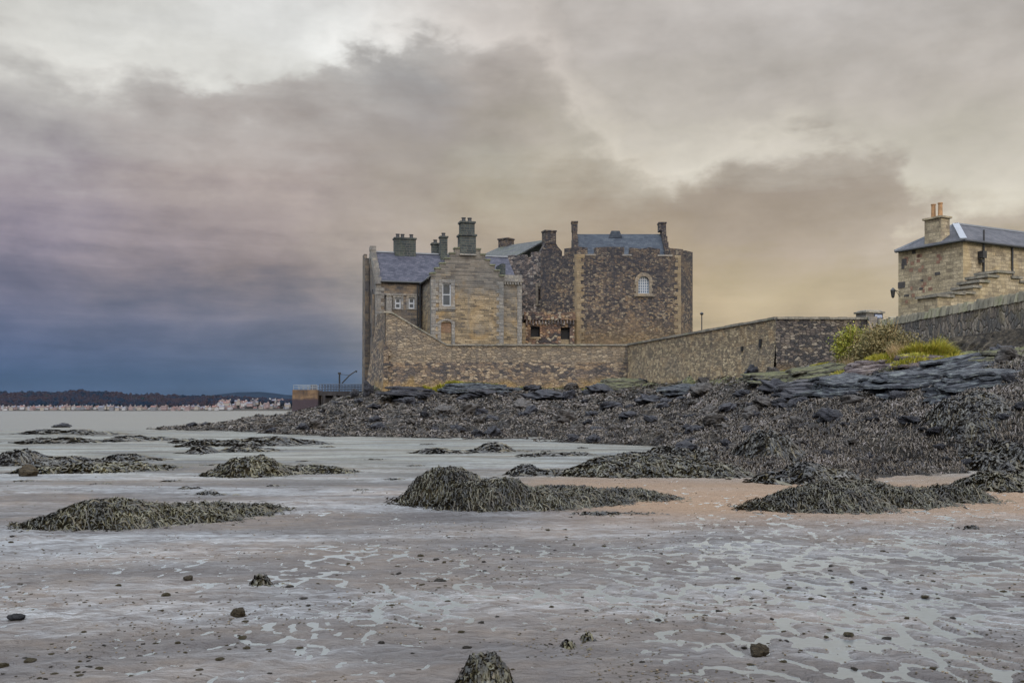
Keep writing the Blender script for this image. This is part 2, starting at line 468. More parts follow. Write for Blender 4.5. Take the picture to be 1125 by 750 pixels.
M['slate_g'] = slate('green grey slate', (0.034, 0.037, 0.040), (0.056, 0.060, 0.062), (0.084, 0.086, 0.082), moss_amt=0.25)
M['slate_h'] = slate('house slate', (0.042, 0.043, 0.052), (0.068, 0.069, 0.080), (0.096, 0.094, 0.104))
M['lead'] = plain('lead flashing', (0.19, 0.205, 0.235), 0.5, 0.15, 4)
M['pot'] = plain('dark chimney pot', (0.035, 0.035, 0.04), 0.7, 0.3)
M['pot_o'] = plain('terracotta pot', (0.30, 0.165, 0.075), 0.7, 0.35)
M['white'] = plain('white paint', (0.34, 0.36, 0.40), 0.5, 0.12, 5, bmp=0)
M['dark'] = plain('black iron', (0.02, 0.021, 0.024), 0.5, 0.3, 5)
M['blueiron'] = plain('blue grey iron', (0.05, 0.06, 0.085), 0.5, 0.3, 5)
M['brick'] = ashlar('orange brick infill', (0.10, 0.062, 0.042), (0.19, 0.105, 0.06), (0.25, 0.155, 0.095), 0.24, 0.085, mortar=(0.25, 0.2, 0.15), ms=0.01)
M['void'] = plain('dark interior', (0.012, 0.011, 0.012), 0.9, 0.2)


def glass_mat(name, c, rough=0.08):
    m, t, bs = new_mat(name)
    tcn = t.node('ShaderNodeTexCoord').outputs['Object']
    n = t.noise(tcn, 1.7, 3, 0.6)
    t.l.new(t.ramp(n.outputs['Fac'], [(0.3, tuple(x * 0.7 for x in c)), (0.7, tuple(x * 1.3 for x in c))]), bs.inputs['Base Color'])
    bs.inputs['Roughness'].default_value = rough
    bs.inputs['Specular IOR Level'].default_value = 0.8
    bump(t, bs, n.outputs['Fac'], 0.1, 0.02)
    return m


M['glass'] = glass_mat('dark glass', (0.03, 0.042, 0.06))
M['glass_b'] = glass_mat('pale blue glass', (0.10, 0.135, 0.19))

# ------------------------------------------------------------------ noise in numpy


def _hash(ix, iy, seed):
    h = (ix.astype(np.int64) * 374761393 + iy.astype(np.int64) * 668265263 + seed * 974634777) & 0x7fffffff
    h = ((h ^ (h >> 13)) * 1274126177) & 0x7fffffff
    h = (h ^ (h >> 16)) & 0x7fffffff
    return h / float(0x7fffffff)


def gnoise(x, y, seed=0):
    """gradient noise, about -0.7 .. 0.7"""
    x = np.asarray(x, float)
    y = np.asarray(y, float)
    ix = np.floor(x)
    iy = np.floor(y)
    fx, fy = x - ix, y - iy
    ux = fx * fx * fx * (fx * (fx * 6 - 15) + 10)
    uy = fy * fy * fy * (fy * (fy * 6 - 15) + 10)
    r = []
    for dx in (0, 1):
        for dy in (0, 1):
            a = _hash(ix + dx, iy + dy, seed) * 2 * math.pi
            r.append(np.cos(a) * (fx - dx) + np.sin(a) * (fy - dy))
    a = r[0] * (1 - uy) + r[1] * uy
    b = r[2] * (1 - uy) + r[3] * uy
    return a * (1 - ux) + b * ux


def fbm(x, y, seed=0, octv=4, gain=0.5):
    s = 0
    a = 1.0
    f = 1.0
    for o in range(octv):
        s = s + a * gnoise(x * f + 13.7 * o, y * f - 7.3 * o, seed + o)
        a *= gain
        f *= 2.03
    return s


def sstep(a, b, x):
    t = np.clip((x - a) / (b - a), 0, 1)
    return t * t * (3 - 2 * t)


# ------------------------------------------------------------------ objects
def setp(o, label=None, cat=None, group=None, kind=None):
    if label:
        o['label'] = label
    if cat:
        o['category'] = cat
    if group:
        o['group'] = group
    if kind:
        o['kind'] = kind
    return o


def wloc(o):
    v = Vector((0, 0, 0))
    while o is not None:
        v += o.location
        o = o.parent
    return v


def empty(name, loc, label, cat, group=None):
    o = bpy.data.objects.new(name, None)
    o.empty_display_size = 0.2
    COL.objects.link(o)
    o.location = loc
    return setp(o, label, cat, group)


def link_mesh(name, me, mats, parent=None, loc=None):
    for m in (mats if isinstance(mats, (list, tuple)) else [mats]):
        me.materials.append(m)
    o = bpy.data.objects.new(name, me)
    COL.objects.link(o)
    if parent is not None:
        o.parent = parent
    if loc is not None:
        o.location = loc
    return o


class Frame:
    """local axes of a building: s to the right along its front, d backwards, z up"""

    def __init__(self, x, y, deg=0.0):
        a = math.radians(deg)
        self.o = (x, y)
        self.a = a
        self.sx, self.sy = math.cos(a), math.sin(a)
        self.dx, self.dy = -math.sin(a), math.cos(a)

    def p(self, s, d, z):
        return (self.o[0] + s * self.sx + d * self.dx, self.o[1] + s * self.sy + d * self.dy, z)

    def s(self, px, d=0.0):
        k = (px - CX) / FP
        ax, ay = self.o[0] + d * self.dx, self.o[1] + d * self.dy
        return (k * ay - ax) / (self.sx - k * self.sy)

    def z(self, px, py, d=0.0):
        s = self.s(px, d)
        Y = self.o[1] + s * self.sy + d * self.dy
        return CH + (HZ - py) / FP * Y


class MB:
    def __init__(self):
        self.v = []
        self.f = []
        self.m = []

    def add(self, vs, fs, m=0):
        b = len(self.v)
        self.v += [tuple(p) for p in vs]
        for f in fs:
            self.f.append([b + i for i in f])
            self.m.append(m)
        return self

    def box(self, fr, s0, s1, d0, d1, z0, z1, m=0, jit=0.0, top=None):
        """top: (shrink s, shrink d) for a tapered block"""
        ts, td = top if top else (0, 0)
        vs = []
        for z, a, b in ((z0, 0, 0), (z1, ts, td)):
            for s, d in ((s0 + a, d0 + b), (s1 - a, d0 + b), (s1 - a, d1 - b), (s0 + a, d1 - b)):
                q = fr.p(s, d, z)
                if jit:
                    q = tuple(c + random.uniform(-jit, jit) for c in q)
                vs.append(q)
        return self.add(vs, [(0, 3, 2, 1), (4, 5, 6, 7), (0, 1, 5, 4), (1, 2, 6, 5), (2, 3, 7, 6), (3, 0, 4, 7)], m)

    def extr(self, fr, poly, d0, d1, m=0):
        n = len(poly)
        vs = [fr.p(s, d0, z) for s, z in poly] + [fr.p(s, d1, z) for s, z in poly]
        fs = [tuple(range(n)), tuple(range(2 * n - 1, n - 1, -1))]
        for i in range(n):
            j = (i + 1) % n
            fs.append((i, n + i, n + j, j))
        return self.add(vs, fs, m)

    def prism(self, pts, z0, z1, m=0, cap=True):
        """plan polygon, counter-clockwise from above"""
        n = len(pts)
        z0 = z0 if isinstance(z0, (list, tuple)) else [z0] * n
        z1 = z1 if isinstance(z1, (list, tuple)) else [z1] * n
        vs = [(x, y, z) for (x, y), z in zip(pts, z0)] + [(x, y, z) for (x, y), z in zip(pts, z1)]
        fs = []
        if cap:
            fs = [tuple(range(n - 1, -1, -1)), tuple(range(n, 2 * n))]
        for i in range(n):
            j = (i + 1) % n
            fs.append((i, j, n + j, n + i))
        return self.add(vs, fs, m)

    def cyl(self, p0, p1, r0, r1=None, n=8, m=0):
        r1 = r0 if r1 is None else r1
        a, b = Vector(p0), Vector(p1)
        ax = (b - a).normalized()
        u = ax.orthogonal().normalized()
        w = ax.cross(u)
        vs = []
        for c, r in ((a, r0), (b, r1)):
            for i in range(n):
                t = 2 * math.pi * i / n
                vs.append(tuple(c + u * (r * math.cos(t)) + w * (r * math.sin(t))))
        fs = [tuple(range(n - 1, -1, -1)), tuple(range(n, 2 * n))]
        for i in range(n):
            j = (i + 1) % n
            fs.append((i, j, n + j, n + i))
        return self.add(vs, fs, m)

    def wall(self, fr, s0, s1, z0, z1, d, holes=(), depth=0.3, m=0):
        """front face at depth d with real openings and their reveals"""
        ss = sorted({s0, s1, *[h[0] for h in holes], *[h[1] for h in holes]})
        zs = sorted({z0, z1, *[h[2] for h in holes], *[h[3] for h in holes]})
        for i in range(len(ss) - 1):
            for j in range(len(zs) - 1):
                sc, zc = (ss[i] + ss[i + 1]) / 2, (zs[j] + zs[j + 1]) / 2
                if any(h[0] < sc < h[1] and h[2] < zc < h[3] for h in holes):
                    continue
                self.add([fr.p(ss[i], d, zs[j]), fr.p(ss[i + 1], d, zs[j]), fr.p(ss[i + 1], d, zs[j + 1]), fr.p(ss[i], d, zs[j + 1])], [(0, 1, 2, 3)], m)
        for a, b, c, e in holes:
            f0 = [fr.p(a, d, c), fr.p(b, d, c), fr.p(b, d, e), fr.p(a, d, e)]
            f1 = [fr.p(a, d + depth, c), fr.p(b, d + depth, c), fr.p(b, d + depth, e), fr.p(a, d + depth, e)]
            self.add(f0 + f1, [(0, 4, 5, 1), (1, 5, 6, 2), (2, 6, 7, 3), (3, 7, 4, 0)], m)
        return self

    def build(self, name, mats, parent=None, loc=None, smooth=False, label=None):
        base = wloc(parent) if parent is not None else Vector((0, 0, 0))
        if loc is None and parent is None:
            a = np.array(self.v)
            loc = Vector(((a[:, 0].min() + a[:, 0].max()) / 2, (a[:, 1].min() + a[:, 1].max()) / 2, a[:, 2].min()))
        if loc is not None:
            base = base + Vector(loc)
        me = bpy.data.meshes.new(name)
        me.from_pydata([tuple(Vector(p) - base) for p in self.v], [], self.f)
        me.update()
        uvl = me.uv_layers.new(name='UVMap')
        V = np.array(self.v)
        for poly in me.polygons:
            n = poly.normal
            if abs(n.z) > 0.97:
                h = Vector((1, 0, 0))
            else:
                h = Vector((-n.y, n.x, 0)).normalized()
            b = n.cross(h)
            for li in poly.loop_indices:
                q = Vector(V[me.loops[li].vertex_index])
                uvl.data[li].uv = (q.dot(h), q.dot(b))
            poly.material_index = self.m[poly.index]
            poly.use_smooth = smooth
        o = link_mesh(name, me, mats, parent, loc)
        if label:
            o['label'] = label
        return o


def np_mesh(name, V, Fq, mats, parent=None, loc=(0, 0, 0), smooth=False, midx=None):
    """quads (N,4) or tris (N,3) from numpy, vertices already local to loc"""
    me = bpy.data.meshes.new(name)
    k = Fq.shape[1]
    me.vertices.add(len(V))
    me.vertices.foreach_set('co', np.ascontiguousarray(V, dtype=np.float32).ravel())
    me.loops.add(Fq.size)
    me.loops.foreach_set('vertex_index', np.ascontiguousarray(Fq, dtype=np.int32).ravel())
    me.polygons.add(len(Fq))
    me.polygons.foreach_set('loop_start', np.arange(0, Fq.size, k, dtype=np.int32))
    me.polygons.foreach_set('loop_total', np.full(len(Fq), k, dtype=np.int32))
    if smooth:
        me.polygons.foreach_set('use_smooth', np.ones(len(Fq), dtype=bool))
    if midx is not None:
        me.polygons.foreach_set('material_index', np.ascontiguousarray(midx, dtype=np.int32))
    me.update(calc_edges=True)
    me.validate()
    return link_mesh(name, me, mats, parent, loc)


def grid_faces(nr, nc, keep=None):
    i = np.arange(nr - 1)[:, None] * nc + np.arange(nc - 1)[None, :]
    q = np.stack([i, i + 1, i + nc + 1, i + nc], -1)
    if keep is not None:
        q = q[keep]
    return q.reshape(-1, 4)


def X(px, Y):
    return (px - CX) / FP * Y


def Z(py, Y):
    return CH + (HZ - py) / FP * Y


def Yg(py, z=0.0):
    return FP * (CH - z) / (py - HZ)


# ------------------------------------------------------------------ terrain heights
ctl = []


def cp(px, py, Y):
    ctl.append((X(px, Y), Y, Z(py, Y)))


# outer edge of the weed covered foreshore, where it meets the sand
EDGE = [(185, 470.5), (240, 473), (300, 476.5), (360, 479), (420, 481), (490, 482.5), (560, 482.5), (630, 483), (690, 483.5), (715, 492), (735, 505), (760, 517), (830, 529), (900, 531), (1000, 527), (1125, 524)]
for px, py in EDGE:
    Y = Yg(py)
    ctl.append((X(px, Y), Y, 0.0))
    dY = Y * 0.16 + 1.5
    ctl.append((X(px, Y - dY), Y - dY, -0.35))
ctl += [(X(1300, 24), 24, 0.05), (X(1300, 20), 20, -0.3), (-36, 84, -0.3), (-45, 70, -0.6), (-40, 100, -0.8), (-28, 98, -0.6), (-21, 98, -0.2), (-18, 104, 0.4)]
for p in [(250, 463.5, 84), (300, 459, 83), (340, 452.5, 84), (370, 442, 86), (398, 431, 88), (415, 430, 85), (470, 428, 83), (530, 428, 83), (600, 428, 83), (650, 428, 83), (690, 424, 83),
          (730, 423, 75), (770, 419, 70), (810, 417, 64), (850, 414, 59), (880, 409, 58.5), (920, 403, 58), (955, 397, 58),
          (930, 417, 50), (985, 396, 52), (1000, 405, 47), (1060, 397, 43), (1125, 386, 38), (1200, 380, 33), (1125, 398, 33), (1060, 415, 36), (1125, 425, 30), (1060, 430, 33), (930, 430, 43), (980, 431, 38), (1125, 436, 28.5),
          (900, 445, 38), (900, 480, 31), (1000, 470, 30), (1100, 480, 27.5), (800, 480, 36), (800, 450, 50), (700, 470, 50), (700, 445, 68), (600, 465, 62), (560, 447, 72), (450, 455, 70), (480, 470, 63), (350, 465, 74), (780, 505, 28.5), (950, 505, 27), (1060, 505, 27)]:
    cp(*p)
ctl += [(-9, 95, 3.3), (0, 95, 3.6), (10, 95, 4.0), (20, 90, 5.0), (30, 70, 5.6), (30, 50, 5.2), (40, 70, 5.8), (35, 30, 4.5), (0, 115, 3.5), (20, 115, 4.5), (45, 100, 5.5)]
ctl = np.array(ctl)


def tps_fit(P, z, lam=0.6):
    n = len(P)
    d = np.sqrt(((P[:, None] - P[None]) ** 2).sum(-1)) + 1e-9
    K = d * d * np.log(d) + lam * np.eye(n) * 5
    A = np.zeros((n + 3, n + 3))
    A[:n, :n] = K
    A[:n, n] = 1
    A[:n, n + 1:] = P
    A[n, :n] = 1
    A[n + 1:, :n] = P.T
    w = np.linalg.solve(A, np.concatenate([z, [0, 0, 0]]))
    return w


TW = tps_fit(ctl[:, :2], ctl[:, 2])


def tps(x, y):
    x = np.asarray(x, float)
    y = np.asarray(y, float)
    sh = x.shape
    q = np.stack([x.ravel(), y.ravel()], -1)
    out_ = np.empty(len(q))
    n = len(ctl)
    for i in range(0, len(q), 20000):
        b = q[i:i + 20000]
        d = np.sqrt(((b[:, None] - ctl[None, :, :2]) ** 2).sum(-1)) + 1e-9
        out_[i:i + 20000] = (d * d * np.log(d)) @ TW[:n] + TW[n] + b @ TW[n + 1:]
    return out_.reshape(sh)


def shore_h(x, y):
    """foreshore rock and weed surface"""
    b = tps(x, y)
    lump = 0.16 * fbm(x / 1.9, y / 1.9, 3, 4, 0.55) + 0.62 * np.clip(fbm(x / 2.6, y / 3.2, 21, 3), 0, 1) ** 1.5
    amp = sstep(-0.25, 0.5, b) * (0.55 + 0.45 * sstep(30, 60, y))
    b = b + lump * amp * 1.15 + 0.10 * fbm(x / 2.6, y / 3.2, 44, 3) * sstep(-0.4, -0.05, b)
    b = b - 0.55 * sstep(0.12, 0.50, fbm(x / 2.8, y / 4.2, 67, 3)) * (1 - sstep(0.25, 0.9, b))
    return np.maximum(b, -0.5)


def sand_h(x, y):
    """wet sand flat: broad swells, then current ripples cut by meandering channels"""
    r = np.sqrt(x * x + y * y)
    sw = 0.0045 * fbm(x / 4.5, y / 6.5, 5, 3) + 0.004 * fbm(x / 14.0, y / 9.0, 61, 2)
    wx = x + 0.07 * fbm(x / 0.5, y / 0.6, 71, 3)
    wy = y + 0.11 * fbm(x / 0.5, y / 0.6, 72, 3)
    u = wx * 0.86 + wy * 0.42
    v = -wx * 0.42 + wy * 0.90
    n = np.abs(gnoise(u / 0.28, v / 0.46, 8)) * 1.3 + 0.50 * np.abs(gnoise(u / 0.12, v / 0.21, 9))
    rip = sstep(0.0, 0.45, n) - 0.66 + 0.30 * gnoise(u / 0.10, v / 0.26, 10) + 0.26 * gnoise(x / 0.05, y / 0.07, 12)
    area = 0.35 + 0.65 * sstep(-0.25, 0.3, fbm(x / 3.2 + 4.2, y / 4.5, 33, 3) + 0.11 * x - 0.02 * (y - 8))
    fade = 1 - sstep(16, 34, r)
    return sw + 0.034 * rip * area * (0.25 + 0.75 * fade) - 0.0008 * np.clip(y - 45, 0, 200) + 0.0055 + 0.002 * (1 - area) + 0.006 * sstep(10.5, 13.5, y) + 0.010 * sstep(22, 34, y) * (1 - sstep(56, 74, y)) - 0.0020 * sstep(0.5, 3.5, x) * (1 - sstep(8.5, 11, y)) + 0.003 * fbm(x / 1.3, y / 1.7, 88, 2)


# ------------------------------------------------------------------ ground materials
def sand_material():
    m, t, bs = new_mat('wet rippled sand')
    P = t.node('ShaderNodeTexCoord').outputs['Object']
    n1 = t.noise(t.mapping(P, scale=(0.5, 0.85, 1)), 0.42, 6, 0.6, 0.5)
    n2 = t.noise(P, 2.3, 5, 0.65, 0.2)
    n3 = t.noise(P, 55.0, 3, 0.7)
    n4 = t.noise(t.mapping(P, scale=(0.25, 0.9, 1), loc=(9, 4, 0)), 0.5, 5, 0.6, 0.4)
    c = t.ramp(n1.outputs['Fac'], [(0.30, (0.064, 0.058, 0.058)), (0.45, (0.097, 0.086, 0.081)), (0.56, (0.125, 0.104, 0.090)), (0.70, (0.160, 0.120, 0.092))])
    c = t.mix(t.mrange(n2.outputs['Fac'], 0.35, 0.68, 0, 0.6), c, (0.070, 0.064, 0.066, 1))
    c = t.mix(t.mrange(n3.outputs['Fac'], 0.62, 0.72, 0, 0.45), c, (0.10, 0.085, 0.075, 1))
    n6 = t.noise(t.mapping(P, scale=(1.0, 2.4, 1), rot=(0, 0, 0.45)), 3.4, 6, 0.7, 0.8)
    c = t.mix(t.mrange(n6.outputs['Fac'], 0.60, 0.70, 0, 0.6, True), c, (0.050, 0.040, 0.032, 1))
    # drier orange sand bank towards the weed on the right
    sx = t.node('ShaderNodeSeparateXYZ')
    t.l.new(P, sx.inputs[0])
    d1 = t.math('MULTIPLY', t.mrange(sx.outputs[1], 12.0, 17.0, smooth=True), t.mrange(sx.outputs[1], 19.0, 29.0, 1, 0, True))
    d1 = t.math('MULTIPLY', d1, t.mrange(t.math('ADD', sx.outputs[0], t.math('MULTIPLY', n1.outputs['Fac'], 4.0)), 1.0, 4.5, smooth=True))
    c = t.mix(t.math('MULTIPLY', d1, 0.75), c, (0.235, 0.16, 0.108, 1))
    # the far flat is paler and greyer
    far = t.math('MULTIPLY', t.mrange(sx.outputs[1], 17.0, 34.0, smooth=True), t.mrange(n4.outputs['Fac'], 0.3, 0.6, 0.35, 0.95))
    n7 = t.noise(t.mapping(P, scale=(0.35, 1.0, 1), loc=(2, 5, 0)), 0.55, 7, 0.68, 0.6)
    fcol = t.ramp(n7.outputs['Fac'], [(0.34, (0.058, 0.058, 0.060)), (0.47, (0.105, 0.106, 0.092)), (0.58, (0.135, 0.132, 0.108)), (0.70, (0.15, 0.125, 0.10))])
    c = t.mix(far, c, fcol)
    t.l.new(c, bs.inputs['Base Color'])
    bs.inputs['Specular IOR Level'].default_value = 0.0
    bs.inputs['Roughness'].default_value = 0.9
    n5 = t.noise(t.mapping(P, scale=(1, 1.6, 1)), 7.0, 5, 0.6, 0.6)
    n8 = t.noise(t.mapping(P, scale=(1.0, 1.9, 1), rot=(0, 0, 0.42)), 3.2, 4, 0.6, 1.2)
    h = t.math('ADD', t.math('MULTIPLY', n5.outputs['Fac'], 1.0), t.math('MULTIPLY', n3.outputs['Fac'], 0.16))
    h = t.math('ADD', h, t.math('MULTIPLY', n8.outputs['Fac'], 1.6))
    bump(t, bs, h, 1.0, 0.05)
    # damp sheen, stronger where the sand is still soaked
    gl = t.node('ShaderNodeBsdfGlossy')
    gl.inputs['Roughness'].default_value = 0.42
    gl.inputs['Color'].default_value = (0.9, 0.95, 1.0, 1)
    t.l.new(bs.inputs['Normal'].links[0].from_socket, gl.inputs['Normal'])
    lw = t.node('ShaderNodeFresnel')
    lw.inputs['IOR'].default_value = 1.33
    wet = t.mrange(n4.outputs['Fac'], 0.40, 0.62, 0.10, 0.50, True)
    wet = t.math('MULTIPLY', wet, t.math('SUBTRACT', 1.0, t.math('MULTIPLY', d1, 0.8)))
    n9 = t.noise(t.mapping(P, scale=(0.55, 1.5, 1), rot=(0, 0, 0.2), loc=(6, 1, 0)), 1.5, 6, 0.66, 0.9)
    wet = t.math('MULTIPLY', wet, t.mrange(t.math('ADD', t.math('MULTIPLY', n8.outputs['Fac'], 0.55), t.math('MULTIPLY', n9.outputs['Fac'], 0.45)), 0.38, 0.62, 0.15, 1.75))
    ms = t.node('ShaderNodeMixShader')
    t.l.new(t.math('MINIMUM', t.math('MULTIPLY', t.math('MINIMUM', lw.outputs[0], 0.32), wet), t.mrange(sx.outputs[1], 14.0, 34.0, 0.28, 0.15)), ms.inputs[0])
    t.l.new(bs.outputs[0], ms.inputs[1])
    t.l.new(gl.outputs[0], ms.inputs[2])
    t.l.new(ms.outputs[0], t.n['Material Output'].inputs[0])
    return m


def film_material():
    """a thin sheet of clear water lying in the ripple troughs"""
    m, t, bs = new_mat('thin standing water')
    t.n.remove(bs)
    o = t.n['Material Output']
    P = t.node('ShaderNodeTexCoord').outputs['Object']
    n = t.noise(P, 5.0, 3, 0.5)
    b = t.node('ShaderNodeBump')
    b.inputs['Strength'].default_value = 0.4
    b.inputs['Distance'].default_value = 0.02
    t.l.new(n.outputs['Fac'], b.inputs['Height'])
    fr = t.node('ShaderNodeFresnel')
    fr.inputs['IOR'].default_value = 1.8
    t.l.new(b.outputs[0], fr.inputs['Normal'])
    gl = t.node('ShaderNodeBsdfGlossy')
    gl.inputs['Roughness'].default_value = 0.285
    gl.inputs['Color'].default_value = (0.90, 0.97, 1.0, 1)
    t.l.new(b.outputs[0], gl.inputs['Normal'])
    tr = t.node('ShaderNodeBsdfTransparent')
    tr.inputs[0].default_value = (0.90, 0.95, 0.98, 1)
    mxs = t.node('ShaderNodeMixShader')
    t.l.new(t.math('ADD', t.math('MULTIPLY', fr.outputs[0], 1.12), 0.20, clamp=True), mxs.inputs[0])
    t.l.new(tr.outputs[0], mxs.inputs[1])
    t.l.new(gl.outputs[0], mxs.inputs[2])
    t.l.new(mxs.outputs[0], o.inputs[0])
    return m


def sea_material():
    m, t, bs = new_mat('silty estuary water')
    P = t.node('ShaderNodeTexCoord').outputs['Object']
    n = t.noise(t.mapping(P, scale=(0.3, 1, 1)), 0.9, 6, 0.6)
    n2 = t.noise(t.mapping(P, scale=(0.02, 0.12, 1)), 0.4, 4, 0.6)
    t.l.new(t.ramp(n2.outputs['Fac'], [(0.35, (0.12, 0.122, 0.105)), (0.65, (0.16, 0.155, 0.125))]), bs.inputs['Base Color'])
    bs.inputs['Roughness'].default_value = 0.22
    bs.inputs['Specular IOR Level'].default_value = 0.3
    bump(t, bs, n.outputs['Fac'], 0.8, 0.25)
    return m


def shore_material():
    m, t, bs = new_mat('weed covered foreshore rock')
    P = t.node('ShaderNodeTexCoord').outputs['Object']
    n1 = t.noise(P, 0.8, 8, 0.7, 0.4)
    n2 = t.noise(t.mapping(P, loc=(4, 8, 2)), 4.5, 6, 0.7, 0.3)
    c = t.ramp(n1.outputs['Fac'], [(0.30, (0.010, 0.009, 0.010)), (0.48, (0.028, 0.024, 0.021)), (0.60, (0.055, 0.046, 0.035)), (0.72, (0.105, 0.09, 0.075))])
    c = t.mix(t.mrange(n2.outputs['Fac'], 0.4, 0.66), c, t.mix(1.0, c, (0.35, 0.36, 0.42, 1), 'MULTIPLY'))
    sx = t.node('ShaderNodeSeparateXYZ')
    t.l.new(P, sx.inputs[0])
    hi = t.mrange(t.math('ADD', sx.outputs[2], t.math('MULTIPLY', n1.outputs['Fac'], 1.2)), 3.6, 4.3, smooth=True)
    gn = t.ramp(n2.outputs['Fac'], [(0.35, (0.09, 0.10, 0.045)), (0.5, (0.19, 0.19, 0.09)), (0.65, (0.27, 0.25, 0.15))])
    c = t.mix(hi, c, gn)
    t.l.new(c, bs.inputs['Base Color'])
    bs.inputs['Roughness'].default_value = 0.6
    bs.inputs['Specular IOR Level'].default_value = 0.15
    n3 = t.noise(P, 14.0, 4, 0.7)
    bump(t, bs, t.math('ADD', t.math('ADD', n1.outputs['Fac'], n2.outputs['Fac']), t.math('MULTIPLY', n3.outputs['Fac'], 0.5)), 1.0, 0.3)
    return m


M['sand'] = sand_material()
M['film'] = film_material()
M['sea'] = sea_material()
M['shore'] = shore_material()

# ------------------------------------------------------------------ sand flat, water, foreshore
NR, NC = 800, 820
rows = np.exp(np.linspace(math.log(2.2), math.log(120.0), NR))
cols = np.linspace(-0.90, 0.90, NC)
yy = np.repeat(rows[:, None], NC, 1)
xx = (yy + 4.0) * cols[None, :]
zz = sand_h(xx, yy)
o = np_mesh('sand_flat', np.stack([xx, yy, zz], -1).reshape(-1, 3), grid_faces(NR, NC), M['sand'], smooth=True)
setp(o, 'wet rippled sand flat at low tide', 'sand', kind='structure')

mb = MB()
fr0 = Frame(0, 0, 0)
mb.add([(-4500, -400, -0.9), (4500, -400, -0.9), (4500, 4500, -0.9), (-4500, 4500, -0.9)], [(0, 1, 2, 3)])
setp(mb.build('seabed', M['sand'], loc=(0, 0, -0.9)), 'sandy seabed under the whole estuary', 'seabed', kind='structure')
mb = MB()
xa, xb = 0.9 * 6.2, 0.9 * 124.0
mb.add([(x, y, -0.02) for x, y in ((-260, -150), (260, -150), (260, 2.2), (xa, 2.2), (-xa, 2.2), (-260, 2.2))], [(0, 1, 2, 3, 4, 5)])
xs_e = 0.9 * 66.0
mb.add([(-260, 2.2, -0.02), (-xa, 2.2, -0.02), (-xs_e, 62, -0.02), (-260, 62, -0.02)], [(0, 1, 2, 3)])
mb.add([(xa, 2.2, -0.02), (260, 2.2, -0.02), (260, 120, -0.02), (xb, 120, -0.02)], [(0, 1, 2, 3)])
setp(mb.build('beach', M['sand'], loc=(0, 0, -0.02)), 'plain sand of the beach around the rippled flat', 'beach', kind='structure')

mb = MB()
mb.add([(-6.2, 3.0, 0.0), (6.2, 3.0, 0.0), (54, 57, 0.0), (-54, 57, 0.0)], [(0, 1, 2, 3)])
setp(mb.build('tide_pool_water', M['film'], loc=(0, 0, 0)), 'thin film of water lying between the sand ripples', 'water', kind='structure')
mb = MB()
mb.add([(-4400, 62, -0.012), (4400, 62, -0.012), (4400, 4400, -0.012), (-4400, 4400, -0.012)], [(0, 1, 2, 3)])
setp(mb.build('sea', M['sea'], loc=(0, 62, -0.012)), 'pale calm estuary water reaching to the far shore', 'water', kind='structure')

gx = np.arange(-44, 46, 0.22)
gy = np.arange(17, 112, 0.22)
sx_, sy_ = np.meshgrid(gx, gy)
sz_ = shore_h(sx_, sy_)
SH = (gx, gy, sz_)
keep = (sz_[:-1, :-1] > -0.45) | (sz_[1:, 1:] > -0.45)
o = np_mesh('foreshore', np.stack([sx_, sy_, sz_], -1).reshape(-1, 3), grid_faces(len(gy), len(gx), keep), M['shore'], smooth=True)
setp(o, 'dark rocky foreshore rising to the castle walls', 'foreshore', kind='structure')


def shore_at(x, y):
    x = np.asarray(x, float)
    y = np.asarray(y, float)
    fx = np.clip((x - gx[0]) / 0.22, 0, len(gx) - 1.001)
    fy = np.clip((y - gy[0]) / 0.22, 0, len(gy) - 1.001)
    ix, iy = fx.astype(int), fy.astype(int)
    ax, ay = fx - ix, fy - iy
    z = SH[2]
    return (z[iy, ix] * (1 - ax) + z[iy, ix + 1] * ax) * (1 - ay) + (z[iy + 1, ix] * (1 - ax) + z[iy + 1, ix + 1] * ax) * ay


def ground_at(x, y):
    return max(float(shore_at(x, y)), float(sand_h(np.array([x]), np.array([y]))[0]))


# ------------------------------------------------------------------ far shore
def hill_mesh(name, x0, x1, y0, depth, prof, mat, label, nx=160, ny=14, seed=0):
    xs = np.linspace(x0, x1, nx)
    ts = np.linspace(0, 1, ny)
    xg, tg = np.meshgrid(xs, ts)
    ridge = np.interp(xg, [p[0] for p in prof], [p[1] for p in prof])
    zg = ridge * np.sin(np.clip(tg, 0, 1) * math.pi * 0.62) / math.sin(math.pi * 0.62 * 0.8) + 1.2
    zg = np.where(tg > 0, zg + 1.5 * fbm(xg / 60, tg * 6, seed, 3), -1.0)
    yg = y0 + tg * depth
    o_ = np_mesh(name, np.stack([xg, yg, zg], -1).reshape(-1, 3), grid_faces(ny, nx), mat, smooth=True)
    return setp(o_, label, 'hill', kind='structure')


M['farland'] = plain('far heath and fields', (0.055, 0.05, 0.045), 0.9, 0.4, 0.01, bmp=0, spec=0.0)
M['farhill'] = plain('distant hill heather', (0.010, 0.017, 0.030), 0.9, 0.3, 0.004, bmp=0, spec=0.0)
FS = 1500.0
prof = [(X(p, FS + 160), Z(q, FS + 160) - 8) for p, q in [(-300, 434), (0, 434), (60, 433), (130, 434), (160, 437), (200, 437), (240, 438), (330, 441), (450, 444), (700, 446), (1500, 446)]]
hill_mesh('far_shore_land', X(-500, FS), X(1500, FS), FS, 320, prof, M['farland'], 'low wooded land of the far shore', seed=5)
prof = [(X(p, 3600), Z(q, 3600)) for p, q in [(-600, 444), (180, 441), (235, 434), (262, 430.5), (290, 430.5), (308, 433.5), (330, 435), (400, 439), (700, 444), (1500, 446)]]
hill_mesh('far_hill', X(-600, 3300), X(1500, 3300), 3300, 420, prof, M['farhill'], 'distant rounded blue hill behind the far shore', seed=9)

